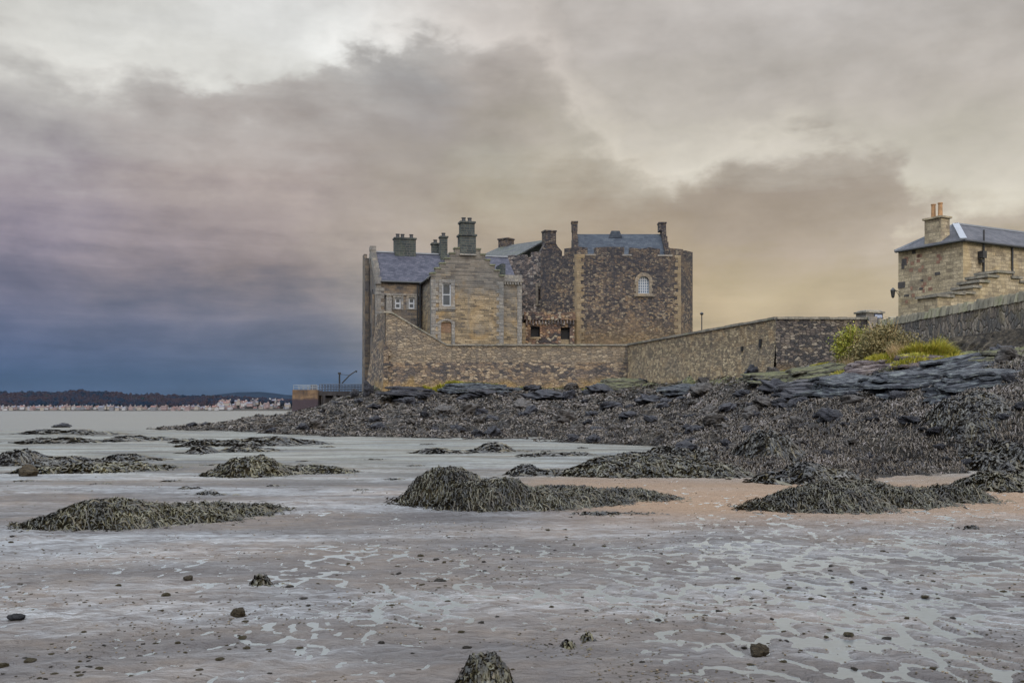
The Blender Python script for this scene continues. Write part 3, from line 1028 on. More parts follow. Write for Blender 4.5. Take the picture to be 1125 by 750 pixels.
# far wood: many crowns that read as one mass
ico_v = []
ph_ = (1 + 5 ** 0.5) / 2
for a, b in ((-1, ph_), (1, ph_), (-1, -ph_), (1, -ph_)):
    ico_v += [(a, b, 0), (0, a, b), (b, 0, a)]
ico_v = np.array(ico_v, float)
ico_v /= np.linalg.norm(ico_v[0])
# faces of the convex hull of the twelve points
ico_f = []
for i in range(12):
    for j in range(i + 1, 12):
        for k in range(j + 1, 12):
            d = [np.linalg.norm(ico_v[i] - ico_v[j]), np.linalg.norm(ico_v[j] - ico_v[k]), np.linalg.norm(ico_v[i] - ico_v[k])]
            if max(d) < 1.2:
                n = np.cross(ico_v[j] - ico_v[i], ico_v[k] - ico_v[i])
                ico_f.append((i, j, k) if n @ ico_v[i] > 0 else (i, k, j))
ico_f = np.array(ico_f)


def far_wood():
    N = 8600
    px = rng.uniform(-330, 345, N)
    t = rng.uniform(0.05, 1, N) ** 0.8
    Y = FS + 25 + t * 190
    top = np.interp(px, [-300, 0, 20, 60, 85, 100, 128, 140, 160, 200, 240, 330], [430.5, 430.5, 430, 430.5, 428, 429, 430, 433.5, 432.5, 434, 434, 440])
    bot = np.interp(px, [-300, 200, 235, 260, 330], [446.5, 447, 446, 441, 443])
    f = 1 - t
    py = bot * f + (top + 2.2) * (1 - f) + rng.normal(0, 0.5, N)
    ok = ~((px > 225) & (rng.uniform(0, 1, N) < 0.45))
    px, Y, py = px[ok], Y[ok], py[ok]
    n = len(px)
    c = np.stack([(px - CX) / FP * Y, Y, CH + (HZ - py) / FP * Y], -1)
    r = rng.uniform(2.4, 4.6, n)
    sc = np.stack([r, r, r * rng.uniform(0.9, 1.5, n)], -1)
    V = ico_v[None] * sc[:, None] * rng.uniform(0.72, 1.2, (n, 12, 1)) + c[:, None]
    Fc = ico_f[None] + (np.arange(n) * 12)[:, None, None]
    m = island_mat('far winter woodland', [(0.0, (0.005, 0.010, 0.021)), (0.3, (0.007, 0.014, 0.026)), (0.55, (0.019, 0.015, 0.021)), (0.8, (0.024, 0.017, 0.020)), (1.0, (0.009, 0.020, 0.024))], 0.9, 0.0, 0.02, nw=0.6)
    o_ = np_mesh('far_wood', V.reshape(-1, 3), Fc.reshape(-1, 3), m, smooth=False)
    setp(o_, 'dark reddish winter woodland along the far shore', 'woodland', kind='stuff')


far_wood()


def far_houses():
    wm = [plain('house render ' + n, c, 0.8, 0.1, 0.2, bmp=0) for n, c in (('white', (0.28, 0.275, 0.29)), ('cream', (0.22, 0.195, 0.175)), ('pink', (0.19, 0.14, 0.14)), ('grey', (0.12, 0.12, 0.135)))]
    rm = [plain('house roof ' + n, c, 0.8, 0.15, 0.2, bmp=0) for n, c in (('red', (0.13, 0.06, 0.05)), ('brown', (0.09, 0.055, 0.05)), ('slate', (0.10, 0.10, 0.13)))]
    protos = []
    names = {0: 'white', 1: 'cream', 2: 'pink', 3: 'grey'}
    for i in range(4):
        for j in range(3):
            me = bpy.data.meshes.new('shore_house')
            w, dpt, h = 2.7, 2.5, 2.7
            rid = 1.7
            v = [(-w, -dpt, -2), (w, -dpt, -2), (w, dpt, -2), (-w, dpt, -2), (-w, -dpt, h), (w, -dpt, h), (w, dpt, h), (-w, dpt, h), (-w, 0, h + rid), (w, 0, h + rid)]
            f = [(0, 1, 5, 4), (2, 3, 7, 6), (1, 2, 6, 9, 5), (3, 0, 4, 8, 7)]
            o_ = 0.35
            rv = [(-w - o_, -dpt - o_, h - 0.15), (w + o_, -dpt - o_, h - 0.15), (w + o_, 0, h + rid + 0.12), (-w - o_, 0, h + rid + 0.12), (w + o_, dpt + o_, h - 0.15), (-w - o_, dpt + o_, h - 0.15)]
            b = len(v)
            v += rv
            f += [(b, b + 1, b + 2, b + 3), (b + 3, b + 2, b + 4, b + 5)]
            b = len(v)
            cw = 0.6
            v += [(w * 0.6 - cw, -cw, h + 1), (w * 0.6 + cw, -cw, h + 1), (w * 0.6 + cw, cw, h + 1), (w * 0.6 - cw, cw, h + 1), (w * 0.6 - cw, -cw, h + rid + 1.5), (w * 0.6 + cw, -cw, h + rid + 1.5), (w * 0.6 + cw, cw, h + rid + 1.5), (w * 0.6 - cw, cw, h + rid + 1.5)]
            f += [(b, b + 1, b + 5, b + 4), (b + 1, b + 2, b + 6, b + 5), (b + 2, b + 3, b + 7, b + 6), (b + 3, b, b + 4, b + 7), (b + 4, b + 5, b + 6, b + 7)]
            me.from_pydata(v, [], f)
            me.materials.append(wm[i])
            me.materials.append(rm[j])
            for q, p in enumerate(me.polygons):
                p.material_index = 1 if q in (4, 5) else 0
            protos.append((me, i))
    spots = []
    for k in range(88):
        px = -8 + 262 * (k + random.random()) / 88
        spots.append((px, random.uniform(446.6, 448.6), random.uniform(0, 22)))
    for k in range(95):
        px = random.uniform(240, 325)
        spots.append((px, random.uniform(440.5 - (px - 240) * 0.012, 448.8), 20 + random.uniform(0, 60)))
    for px, py, dy in spots:
        me, i = random.choice(protos[:3] * 3 + protos[3:6] * 2 + protos[6:9] * 2 + protos[9:])
        Y = FS + 6 + dy
        o_ = bpy.data.objects.new('shore_house', me)
        COL.objects.link(o_)
        o_.location = (X(px, Y), Y, Z(py, Y) - 2.4)
        o_.rotation_euler = (0, 0, random.uniform(-0.5, 0.5) + (math.pi / 2 if random.random() < 0.2 else 0))
        s_ = random.uniform(0.75, 1.2)
        o_.scale = (s_ * random.uniform(0.8, 1.6), s_, s_)
        setp(o_, 'tiny %s house among the houses lining the far shore below the wood' % {0: 'white', 1: 'cream', 2: 'pinkish', 3: 'grey'}[i], 'house', 'tiny %s houses along the far shore' % names[i])


far_houses()

# ------------------------------------------------------------------ sea air
mb = MB()
vs = [(x, y, z) for z in (-1.9, 110.0) for x, y in ((-4600, -420), (4600, -420), (4600, 4600), (-4600, 4600))]
mb.add(vs, [(0, 3, 2, 1), (4, 5, 6, 7), (0, 1, 5, 4), (1, 2, 6, 5), (2, 3, 7, 6), (3, 0, 4, 7)])
hm = bpy.data.materials.new('sea haze')
hm.use_nodes = True
ht = NT(hm.node_tree)
ht.n.remove(ht.n['Principled BSDF'])
pv = ht.node('ShaderNodeVolumePrincipled')
pv.inputs['Color'].default_value = (0.60, 0.76, 1.0, 1)
pv.inputs['Density'].default_value = 0.000012
ht.l.new(pv.outputs[0], ht.n['Material Output'].inputs['Volume'])
setp(mb.build('haze', hm), 'thin blue sea haze over the estuary', 'haze', kind='stuff')

# ------------------------------------------------------------------ shared building parts


def chimney(parent, fr, s0, s1, d0, d1, z0, z1, pots, mat, potmat, cap=0.08, name='chimney', pot_h=0.4, split=None, label=None):
    mb_ = MB()
    if split:
        zs = z0 + (z1 - z0) * split
        mb_.box(fr, s0, s1, d0, d1, z0, zs)
        mb_.box(fr, s0 - cap, s1 + cap, d0 - cap, d1 + cap, zs, zs + 0.16)
        i = (s1 - s0) * 0.07
        mb_.box(fr, s0 + i, s1 - i, d0 + i, d1 - i, zs + 0.16, z1)
        mb_.box(fr, s0 + i - cap, s1 - i + cap, d0 + i - cap, d1 - i + cap, z1, z1 + 0.16)
    else:
        mb_.box(fr, s0, s1, d0, d1, z0, z1)
        mb_.box(fr, s0 - cap, s1 + cap, d0 - cap, d1 + cap, z1, z1 + 0.14)
    ch = mb_.build(name, mat, parent, label=label)
    dm = (d0 + d1) / 2
    for t in pots:
        s = s0 + (s1 - s0) * t
        pm = MB()
        zt = z1 + 0.16
        pm.cyl(fr.p(s, dm, zt), fr.p(s, dm, zt + pot_h), 0.19, 0.15, 10)
        pm.cyl(fr.p(s, dm, zt + pot_h), fr.p(s, dm, zt + pot_h + 0.07), 0.2, 0.2, 10)
        pm.build('chimney_pot', potmat, ch)
    return ch


def sash_window(parent, fr, s0, s1, z0, z1, d, cols_=1, rows_=2, fw=0.09, gw=0.035, frame_mat=None, glass=None):
    mb_ = MB()
    frame_mat = frame_mat or M['white']
    glass = glass or M['glass']
    mb_.box(fr, s0, s0 + fw, d, d + 0.09, z0, z1)
    mb_.box(fr, s1 - fw, s1, d, d + 0.09, z0, z1)
    mb_.box(fr, s0 + fw, s1 - fw, d, d + 0.09, z0, z0 + fw)
    mb_.box(fr, s0 + fw, s1 - fw, d, d + 0.09, z1 - fw, z1)
    for i in range(1, cols_):
        c = s0 + fw + (s1 - s0 - 2 * fw) * i / cols_
        mb_.box(fr, c - gw / 2, c + gw / 2, d + 0.012, d + 0.08, z0 + fw, z1 - fw)
    for j in range(1, rows_):
        c = z0 + fw + (z1 - z0 - 2 * fw) * j / rows_
        mb_.box(fr, s0 + fw, s1 - fw, d + 0.02, d + 0.075, c - gw / 2, c + gw / 2)
    w = mb_.build('window', frame_mat, parent)
    g = MB()
    g.box(fr, s0 + fw * 0.5, s1 - fw * 0.5, d + 0.05, d + 0.07, z0 + fw * 0.5, z1 - fw * 0.5)
    g.build('pane', glass, w)
    return w


# ------------------------------------------------------------------ castle: long range at the left
AX, AY, ANG = -12.23, 90.0, 14.5
R = Frame(AX, AY, ANG)
r_root = empty('castle_range', R.p(0, 0, 2.6), 'grey stone castle range with lilac slate roof and broad three pot chimney', 'building')
EZ = R.z(418, 308)                      # eaves
RZ = CH + (HZ - 279) / FP * 94.3        # ridge
RW = 8.0
S_V = R.s(464)                          # where the crow stepped block starts
w1 = (R.s(434), R.s(440.5), R.z(437, 339), R.z(437, 327))
w2 = (R.s(449), R.s(455.5), R.z(452, 339), R.z(452, 327))
mb = MB()
mb.wall(R, 0, S_V + 3, 2.6, EZ, 0, [w1, w2], 0.25)
mb.add([R.p(0, 0, 2.6), R.p(0, RW, 2.6), R.p(0, RW, EZ), R.p(0, RW / 2, RZ), R.p(0, 0, EZ)], [(0, 4, 3, 2, 1)])
mb.add([R.p(S_V + 9, 0, 2.6), R.p(S_V + 9, RW, 2.6), R.p(S_V + 9, RW, EZ), R.p(S_V + 9, RW / 2, RZ), R.p(S_V + 9, 0, EZ)], [(0, 1, 2, 3, 4)])
mb.add([R.p(0, RW, 2.6), R.p(S_V + 9, RW, 2.6), R.p(S_V + 9, RW, EZ), R.p(0, RW, EZ)], [(0, 3, 2, 1)])
mb.add([R.p(S_V + 3, 0, 2.6), R.p(S_V + 9, 0, 2.6), R.p(S_V + 9, 0, EZ), R.p(S_V + 3, 0, EZ)], [(0, 1, 2, 3)])
mb.build('wall', M['range'], r_root)
# upper band below the eaves, quoins and string course
mb = MB()
mb.box(R, -0.05, S_V - 0.02, -0.09, -0.003, R.z(437, 324.5), R.z(437, 322.5))
for k in range(22):
    z = 6.0 + k * 0.33
    if z + 0.3 > EZ:
        break
    w_ = 0.75 if k % 2 else 0.45
    mb.box(R, -0.035, w_, -0.035, 0.5 if k % 2 else 0.8, z, z + 0.31)
mb.build('string_course', M['dress'], r_root)
mb = MB()
for a, b, c, e in (w1, w2):
    mb.box(R, a - 0.22, a - 0.004, -0.05, -0.002, c - 0.1, e + 0.25)
    mb.box(R, b + 0.004, b + 0.22, -0.05, -0.002, c - 0.1, e + 0.25)
    mb.box(R, a - 0.004, b + 0.004, -0.045, -0.002, e + 0.004, e + 0.25)
    mb.box(R, a - 0.004, b + 0.004, -0.09, -0.002, c - 0.1, c - 0.004)
mb.build('window_surround', M['dress'], r_root)
for a, b, c, e in (w1, w2):
    sash_window(r_root, R, a, b, c, e, 0.12, 1, 2, 0.11, 0.14)
# roof slabs
ov = 0.18
mb = MB()
sl = (RZ - EZ) / (RW / 2)
S_END = S_V + 9
for sgn in (1, -1):
    e0 = (-ov if sgn > 0 else RW + ov)
    a = [R.p(0.28, e0, EZ - ov * sl), R.p(S_END, e0, EZ - ov * sl), R.p(S_END, RW / 2, RZ), R.p(0.28, RW / 2, RZ)]
    b = [(x, y, z + 0.14) for x, y, z in a]
    fs = [(4, 5, 6, 7), (0, 3, 2, 1), (0, 1, 5, 4), (3, 0, 4, 7), (1, 2, 6, 5)]
    if sgn < 0:
        fs = [tuple(reversed(f)) for f in fs]
    mb.add(a + b, fs)
mb.build('roof', M['slate'], r_root)
mb = MB()
mb.box(R, 0.3, S_END, RW / 2 - 0.14, RW / 2 + 0.14, RZ + 0.10, RZ + 0.22)
mb.build('ridge_flashing', M['lead'], r_root)
# raised gable coping at the left end with stepped skews
mb = MB()
mb.extr(R, [(-0.06, EZ - 0.35), (0.46, EZ - 0.35), (0.46, EZ + 0.3), (-0.06, EZ + 0.3)], -0.22, 0.42)
npart = 9
for k in range(npart):
    for side in (0, 1):
        d0 = k * RW / 2 / npart
        d1 = (k + 1) * RW / 2 / npart
        if side:
            d0, d1 = RW - d1, RW - d0
        z1 = EZ + 0.42 + (k + 1) * (RZ - EZ) / npart
        mb.box(R, -0.06, 0.40, d0 + (0.42 if k == 0 and not side else 0), d1, EZ - 0.2 + k * (RZ - EZ) / npart, z1)
mb.box(R, -0.10, 0.44, RW / 2 - 0.5, RW / 2 + 0.5, RZ + 0.2, RZ + 0.62)
mb.build('gable_coping', M['dress'], r_root)
# tall parapet buttresses that show down the end wall
mb = MB()
mb.box(R, -0.5, 0.0, 4.9, 6.0, 2.6, CH + (HZ - 284) / FP * 95.0, top=(0.06, 0.06))
mb.box(R, -0.42, 0.0, 6.6, 7.9, 2.6, CH + (HZ - 281) / FP * 97.5, top=(0.06, 0.06))
mb.box(R, -0.28, 0.0, 0.5, 1.2, 2.6, EZ - 1.2, top=(0.03, 0.05))
mb.build('buttress', M['range'], r_root)
mb = MB()
for dd in (2.2, 3.7):
    for zz_ in (5.4, 8.4, 11.4):
        mb.box(R, -0.03, 0.02, dd, dd + 0.55, zz_, zz_ + 1.3)
mb.build('end_window', M['glass'], r_root)
# low corbelled pier beside the windows
mb = MB()
mb.box(R, R.s(423.5), R.s(430), -0.55, -0.003, 4.0, R.z(427, 325), top=(0.03, 0.0))
mb.box(R, R.s(423.5) - 0.08, R.s(430) + 0.08, -0.62, -0.003, R.z(427, 325), R.z(427, 323))
mb.build('pier', M['dress'], r_root)
# gutter and downpipe
mb = MB()
mb.cyl(R.p(0.4, -0.24, EZ - 0.12), R.p(S_V, -0.24, EZ - 0.12), 0.1, 0.1, 8)
mb.build('gutter', M['dark'], r_root)
mb = MB()
mb.cyl(R.p(R.s(461.5), -0.14, EZ - 0.2), R.p(R.s(461.5), -0.14, 3.0), 0.085, 0.085, 8)
mb.cyl(R.p(R.s(458.5), -0.12, EZ - 0.2), R.p(R.s(458.5), -0.12, 3.0), 0.05, 0.05, 8)
for k in range(5):
    mb.box(R, R.s(461.5) - 0.13, R.s(461.5) + 0.13, -0.2, -0.003, 4.5 + k * 1.8, 4.6 + k * 1.8)
mb.build('downpipe', M['dark'], r_root)
chimney(r_root, R, R.s(433, 4), R.s(456, 4), 3.5, 4.5, RZ - 0.5, CH + (HZ - 265) / FP * 95.4, (0.17, 0.4, 0.82), M['chim'], M['pot'], pot_h=0.3)
chimney(r_root, R, R.s(474.5, 5), R.s(482, 5), 4.7, 5.4, RZ - 1.6, CH + (HZ - 270) / FP * 97, (0.5,), M['chim'], M['pot'], pot_h=0.25)
ch = chimney(r_root, R, R.s(483.5, 3.4), R.s(491, 3.4), 3.1, 3.8, RZ - 1.6, CH + (HZ - 262.5) / FP * 95.5, (0.5,), M['chim'], M['pot'], pot_h=0.25)

# ------------------------------------------------------------------ castle: crow stepped block
DG = -4.8
g_root = empty('crow_stepped_house', R.p(S_V + 3, DG, 2.6), 'tan stone castle block with crow stepped gable, tall dark chimney and sash window', 'building')
GS0, GS1 = S_V, R.s(553, DG)
GC = (GS0 + GS1) / 2
GE = R.z(472, 303.5, DG)
GA = R.z(514, 266, DG)
gw_ = (R.s(486, DG), R.s(495.5, DG), R.z(490, 336, DG), R.z(490, 311, DG))
gd = (R.s(484.5, DG), R.s(496, DG), 6.2, R.z(490, 354, DG))
mb = MB()
mb.wall(R, GS0, GS1, 2.6, GE, DG, [gw_, gd], 0.3)
mb.add([R.p(GS0, DG, 2.6), R.p(GS0, 0.3, 2.6), R.p(GS0, 0.3, GE), R.p(GS0, DG, GE)], [(0, 3, 2, 1)])
mb.add([R.p(GS1, DG, 2.6), R.p(GS1, 0.3, 2.6), R.p(GS1, 0.3, GE), R.p(GS1, DG, GE)], [(0, 1, 2, 3)])
# stepped gable upstand, one piece with the wall
steps = 6
polyL = []
hw = (GS1 - GS0) / 2
st_px_r = []
pts = [(GS0, GE)]
rise = (R.z(502, 270.5, DG) - (GE)) / steps
run = (R.s(503.5, DG) - R.s(471.5, DG)) / steps
zc = GE
sc_ = GS0
pts = [(GS0 - 0.08, GE), (GS0 - 0.08, GE + rise * 0.5)]
zc = GE + rise * 0.5
sc_ = GS0 - 0.08
for k in range(steps):
    sc_ += run
    pts.append((sc_, zc))
    zc += rise
    pts.append((sc_, zc))
top_s = sc_
mir = [(2 * GC - s, z) for s, z in reversed(pts)]
gpoly = pts + mir
mb.extr(R, list(reversed(gpoly)), DG, DG + 0.55)
mb.build('wall', M['gable'], g_root)
# cap stones on the crow steps
M['crow'] = ashlar('lichened crow step stone', (0.07, 0.08, 0.05), (0.12, 0.13, 0.08), (0.19, 0.185, 0.14), 0.5, 0.4, stain=(0.06, 0.07, 0.05), warm=(0.15, 0.16, 0.06), warm_amt=0.5)
zc = GE + rise * 0.5
sc_ = GS0 - 0.08
for k in range(steps):
    for sg in (0, 1):
        a, b = sc_ - 0.05, sc_ + run + 0.05
        if sg:
            a, b = 2 * GC - b, 2 * GC - a
        mb = MB()
        mb.box(R, a, b, DG - 0.07, DG + 0.62, zc + 0.003, zc + 0.13)
        mb.build('crow_step', M['crow'], g_root)
    sc_ += run
    zc += rise
# grey dressed bands and quoins
mb = MB()
for k in range(26):
    z = 6.4 + k * 0.34
    if z > GE - 0.4:
        break
    for c in (0, 1):
        w_ = 0.62 if (k + c) % 2 else 0.38
        if c == 0:
            mb.box(R, GS0 - 0.03, GS0 + w_, DG - 0.03, DG + 0.5, z, z + 0.325)
        else:
            mb.box(R, GS1 - w_, GS1 + 0.03, DG - 0.03, DG + 0.2, z, z + 0.325)
mb.build('quoins', M['dress'], g_root)
mb = MB()
a, b, c, e = gw_
mb.box(R, a - 0.3, a - 0.004, DG - 0.05, DG - 0.002, c - 0.45, e + 0.3)
mb.box(R, b + 0.004, b + 0.34, DG - 0.05, DG - 0.002, c - 0.45, e + 0.3)
mb.box(R, a - 0.004, b + 0.004, DG - 0.045, DG - 0.002, e + 0.004, e + 0.3)
mb.box(R, a - 0.34, b + 0.38, DG - 0.12, DG - 0.052, c - 0.3, c - 0.1)
mb.box(R, a - 0.004, b + 0.004, DG - 0.045, DG - 0.002, c - 0.45, c - 0.004)
mb.build('window_surround', M['dress'], g_root)
sash_window(g_root, R, a, b, c, e, DG + 0.1, 1, 2, 0.09, 0.08)
# blocked arched doorway with brick in its head
a, b, c, e = gd
mb = MB()
mb.box(R, a - 0.3, a - 0.004, DG - 0.05, DG - 0.002, c, e + 0.05)
mb.box(R, b + 0.004, b + 0.3, DG - 0.05, DG - 0.002, c, e + 0.05)
n = 9
ro, ri = (b - a) / 2 + 0.3, (b - a) / 2
cs = (a + b) / 2
zb = e - 0.12
prev = None
for k in range(n):
    t0, t1 = math.pi * k / n, math.pi * (k + 1) / n
    q = []
    for t_, r_ in ((t0, ri), (t0, ro), (t1, ro), (t1, ri)):
        q.append((cs + r_ * math.cos(t_), zb + 0.55 * r_ * math.sin(t_)))
    mb.extr(R, list(reversed(q)), DG - 0.055, DG - 0.002)
dw = mb.build('doorway', M['dress'], g_root)
mb = MB()
mb.box(R, a, b, DG + 0.12, DG + 0.25, c, c + (e - c) * 0.70)
mb.build('infill', M['gable'], dw)
mb = MB()
mb.box(R, a, b, DG + 0.11, DG + 0.25, c + (e - c) * 0.70 + 0.004, e)
mb.build('brick_head', M['brick'], dw, label='orange brick filling the head of the doorway')
# roof of the block, running back to the range
GRZ = GE + hw * 0.92
mb = MB()
for sg in (1, -1):
    e0 = GS0 - 0.12 if sg > 0 else GS1 + 0.12
    a_ = [R.p(e0, DG + 0.55, GE - 0.08), R.p(e0, 2.8, GE - 0.08), R.p(GC, 4.2, GRZ), R.p(GC, DG + 0.55, GRZ)]
    b_ = [(x, y, z + 0.12) for x, y, z in a_]
    fs = [(4, 7, 6, 5), (0, 1, 2, 3), (0, 4, 5, 1), (0, 3, 7, 4)]
    if sg < 0:
        fs = [tuple(reversed(f)) for f in fs]
    mb.add(a_ + b_, fs)
mb.build('roof', M['slate_g'], g_root)
mb = MB()
mb.cyl(R.p(GS0 - 0.2, DG + 0.5, GE - 0.12), R.p(GS0 - 0.2, -0.2, GE - 0.12), 0.09, 0.09, 8)
mb.build('gutter', M['dark'], g_root)
# tall stack on the gable
z0 = R.z(514, 279, DG)
chimney(g_root, R, R.s(505.3, DG), R.s(522.7, DG), DG - 0.10, DG + 1.0, z0, R.z(514, 245, DG), (0.3, 0.68), M['chim'], M['pot'], cap=0.09, pot_h=0.3, split=0.58)
mb = MB()
mb.box(R, R.s(505.3, DG) - 0.05, R.s(522.7, DG) + 0.05, DG - 0.16, DG + 1.05, z0 - 0.14, z0)
mb.build('corbel', M['dress'], g_root)
# parapeted wing to the right of the gable
WS1 = R.s(573, DG + 0.35)
WZ = R.z(562, 310, DG + 0.35)
mb = MB()
mb.box(R, GS1 + 0.032, WS1, DG + 0.35, 0.5, 2.6, WZ)
mb.build('wing_wall', M['gable'], g_root)
mb = MB()
mb.box(R, GS1 + 0.032, WS1 + 0.12, DG + 0.18, 0.6, WZ + 0.004, WZ + 0.22)
mb.box(R, GS1 + 0.032, WS1 + 0.05, DG + 0.26, DG + 0.75, WZ + 0.22, R.z(562, 302, DG + 0.3))
for k in range(7):
    s = GS1 + 0.15 + k * (WS1 - GS1 - 0.2) / 6.5
    mb.box(R, s, s + 0.14, DG + 0.2, DG + 0.346, WZ - 0.22, WZ)
mb.box(R, WS1 - 0.4, WS1 + 0.03, DG + 0.31, DG + 0.9, 6.0, WZ - 0.24)
mb.build('parapet', M['dress'], g_root)
mb = MB()
for k in range(4):
    mb.box(R, GS1 + 0.10 + k * 0.02, GS1 + 0.45, DG + 1.0, DG + 1.6, WZ + 0.25 + k * 0.38, WZ + 0.25 + k * 0.38 + 0.3)
mb.box(R, GS1 + 0.05, GS1 + 0.35, DG + 0.95, DG + 3.0, WZ + 0.1, WZ + 1.7)
mb.build('skew', M['chim'], g_root)

# ------------------------------------------------------------------ castle: the keep
KY = 93.0
C1 = (X(633.6, KY), KY)
C2 = (X(748, 93.6), 93.6)
C3 = (X(761, 96), 96.0)
C4 = (C3[0] + 0.4, 106.0)
C5 = (X(594, 96), 106.0)
C0 = (X(594, 96), 96.0)
KT = Z(279, KY)
KP = Z(271.5, KY)
k_root = empty('keep_tower', ((C1[0] + C2[0]) / 2, 99, 2.8), 'massive dark rubble keep with battlements, blue slate roof and one round headed window', 'tower')
KF = Frame(C1[0], C1[1], math.degrees(math.atan2(C2[1] - C1[1], C2[0] - C1[0])))
KL = math.hypot(C2[0] - C1[0], C2[1] - C1[1])
kw = (KF.s(700.8), KF.s(713.6), KF.z(707, 322.5), KF.z(707, 303))
mb = MB()
mb.wall(KF, 0, KL, 2.8, KT, 0, [kw], 0.45)
ring = [C1, C2, C3, C4, C5, C0]
for i in range(1, 6):
    p, q = ring[i], ring[(i + 1) % 6]
    mb.add([(p[0], p[1], 2.8), (q[0], q[1], 2.8), (q[0], q[1], KT), (p[0], p[1], KT)], [(0, 1, 2, 3)])
mb.add([(p[0], p[1], KT - 0.01) for p in ring], [tuple(range(6))])
mb.build('wall', M['keep'], k_root)


def face_frame(p, q):
    return Frame(p[0], p[1], math.degrees(math.atan2(q[1] - p[1], q[0] - p[0]))), math.hypot(q[0] - p[0], q[1] - p[1])


def parapet_parts(p, q, gaps, z0, z1):
    f, L = face_frame(p, q)
    edges = [0.0]
    for a, b in gaps:
        edges += [a, b]
    edges.append(L)
    for i in range(0, len(edges), 2):
        a, b = edges[i], edges[i + 1]
        n_ = max(1, int((b - a) / 0.8))
        mb_ = MB()
        hs_ = [z1 + random.uniform(-0.12, 0.06) for _ in range(n_ + 1)]
        poly = [(a, z0)] + [(b, z0)] + [(a + (b - a) * (n_ - k) / n_, hs_[k]) for k in range(n_ + 1)]
        mb_.extr(f, poly, 0.0, 0.7)
        mb_.build('merlon', M['keep'], k_root)


parapet_parts(C1, C2, [(KF.s(645.5), KF.s(653.5)), (KF.s(685.8), KF.s(692)), (KF.s(725), KF.s(736.5))], KT, KP)
fL, LL = face_frame(C0, C1)
parapet_parts(C0, C1, [(LL * 0.42, LL * 0.66)], KT, KP)
fR, LR = face_frame(C2, C3)
parapet_parts(C2, C3, [(LR * 0.2, LR * 0.42)], KT, KP - 0.05)
parapet_parts(C3, C4, [(2, 3), (5, 6)], KT, KP)
# pale sills in the embrasures
for a, b in ((643, 655), (683.5, 694), (722.5, 738.5)):
    mb = MB()
    mb.box(KF, KF.s(a), KF.s(b), -0.04, 0.3, KT - 0.14, KT + 0.008)
    mb.build('embrasure_sill', M['dress'], k_root)
# buff quoins
mb, mb2 = MB(), MB()
for k in range(60):
    z = 5.0 + k * 0.345
    if z + 0.34 > KT + 0.3:
        break
    w_ = random.uniform(0.62, 0.75) if k % 2 else random.uniform(0.36, 0.46)
    mb.box(KF, -0.02, w_, -0.035, 0.02, z, z + 0.325)
    w_ = random.uniform(0.2, 0.3) if k % 2 else random.uniform(0.38, 0.5)
    mb.box(fL, LL - w_, LL + 0.02, -0.03, 0.02, z, z + 0.325)
    w_ = random.uniform(0.5, 0.7) if k % 2 else random.uniform(0.25, 0.35)
    mb2.box(KF, KL - w_, KL + 0.01, -0.035, 0.02, z, z + 0.325)
mb.build('quoins', M['quoin'], k_root)
mb2.build('quoins', M['quoin'], k_root)
# round headed window
a, b, c, e = kw
cs, hw2 = (a + b) / 2, (b - a) / 2
mb = MB()
zs = e - hw2
for sg in (-1, 1):
    for k in range(4):
        z = c - 0.1 + (zs - c + 0.1) * k / 4
        w_ = 0.20 + (0.12 if k % 2 else 0)
        s0_, s1_ = (cs - hw2 - w_, cs - hw2 + 0.03) if sg < 0 else (cs + hw2 - 0.03, cs + hw2 + w_)
        mb.box(KF, s0_, s1_, -0.06, -0.003, z, z + (zs - c + 0.1) / 4 - 0.01)
n = 9
for k in range(n):
    t0, t1 = math.pi * k / n + 0.01, math.pi * (k + 1) / n - 0.01
    # voussoirs; they close the square corners of the opening down to the arch
    ri = hw2 - 0.03
    ro = hw2 + 0.30
    q = [(cs + r_ * math.cos(t_), zs + r_ * math.sin(t_)) for t_, r_ in ((t0, ri), (t0, ro), (t1, ro), (t1, ri))]
    mb.extr(KF, list(reversed(q)), -0.065, 0.1)
mb.box(KF, cs - hw2 - 0.35, cs + hw2 + 0.35, -0.12, 0.1, c - 0.28, c - 0.004)
M['surround'] = ashlar('pale window surround', (0.15, 0.125, 0.098), (0.21, 0.175, 0.135), (0.27, 0.225, 0.175), 0.4, 0.3, seed=1, stain_amt=0.2)
mb.build('window_surround', M['surround'], k_root)
sash_window(k_root, KF, a, b, c, e, 0.14, 5, 6, 0.08, 0.055, glass=M['glass_b'])
# blue roof behind the battlements with a stack at each end
RY, ry0, ry1 = 99.6, 96.2, 103.0
rx0, rx1 = X(634, RY), X(726, RY)
RKZ, REZ = Z(258.5, RY), 15.6
KR = Frame(0, 0, 0)
mb = MB()
for sg in (1, -1):
    y_ = ry0 if sg > 0 else ry1
    a_ = [(rx0, y_, REZ), (rx1, y_, REZ), (rx1, RY, RKZ), (rx0, RY, RKZ)]
    b_ = [(x, y, z + 0.12) for x, y, z in a_]
    fs = [(4, 5, 6, 7), (0, 3, 2, 1), (0, 1, 5, 4), (1, 2, 6, 5), (3, 0, 4, 7)]
    if sg < 0:
        fs = [tuple(reversed(f)) for f in fs]
    mb.add(a_ + b_, fs)
mb.build('roof', M['slate_b'], k_root)
mb = MB()
mb.box(KR, X(668.5, RY), X(683, RY), RY - 0.5, RY + 0.5, RKZ - 0.3, RKZ + 0.38, top=(0.25, 0.1))
mb.build('roof_vent', M['slate_b'], k_root)
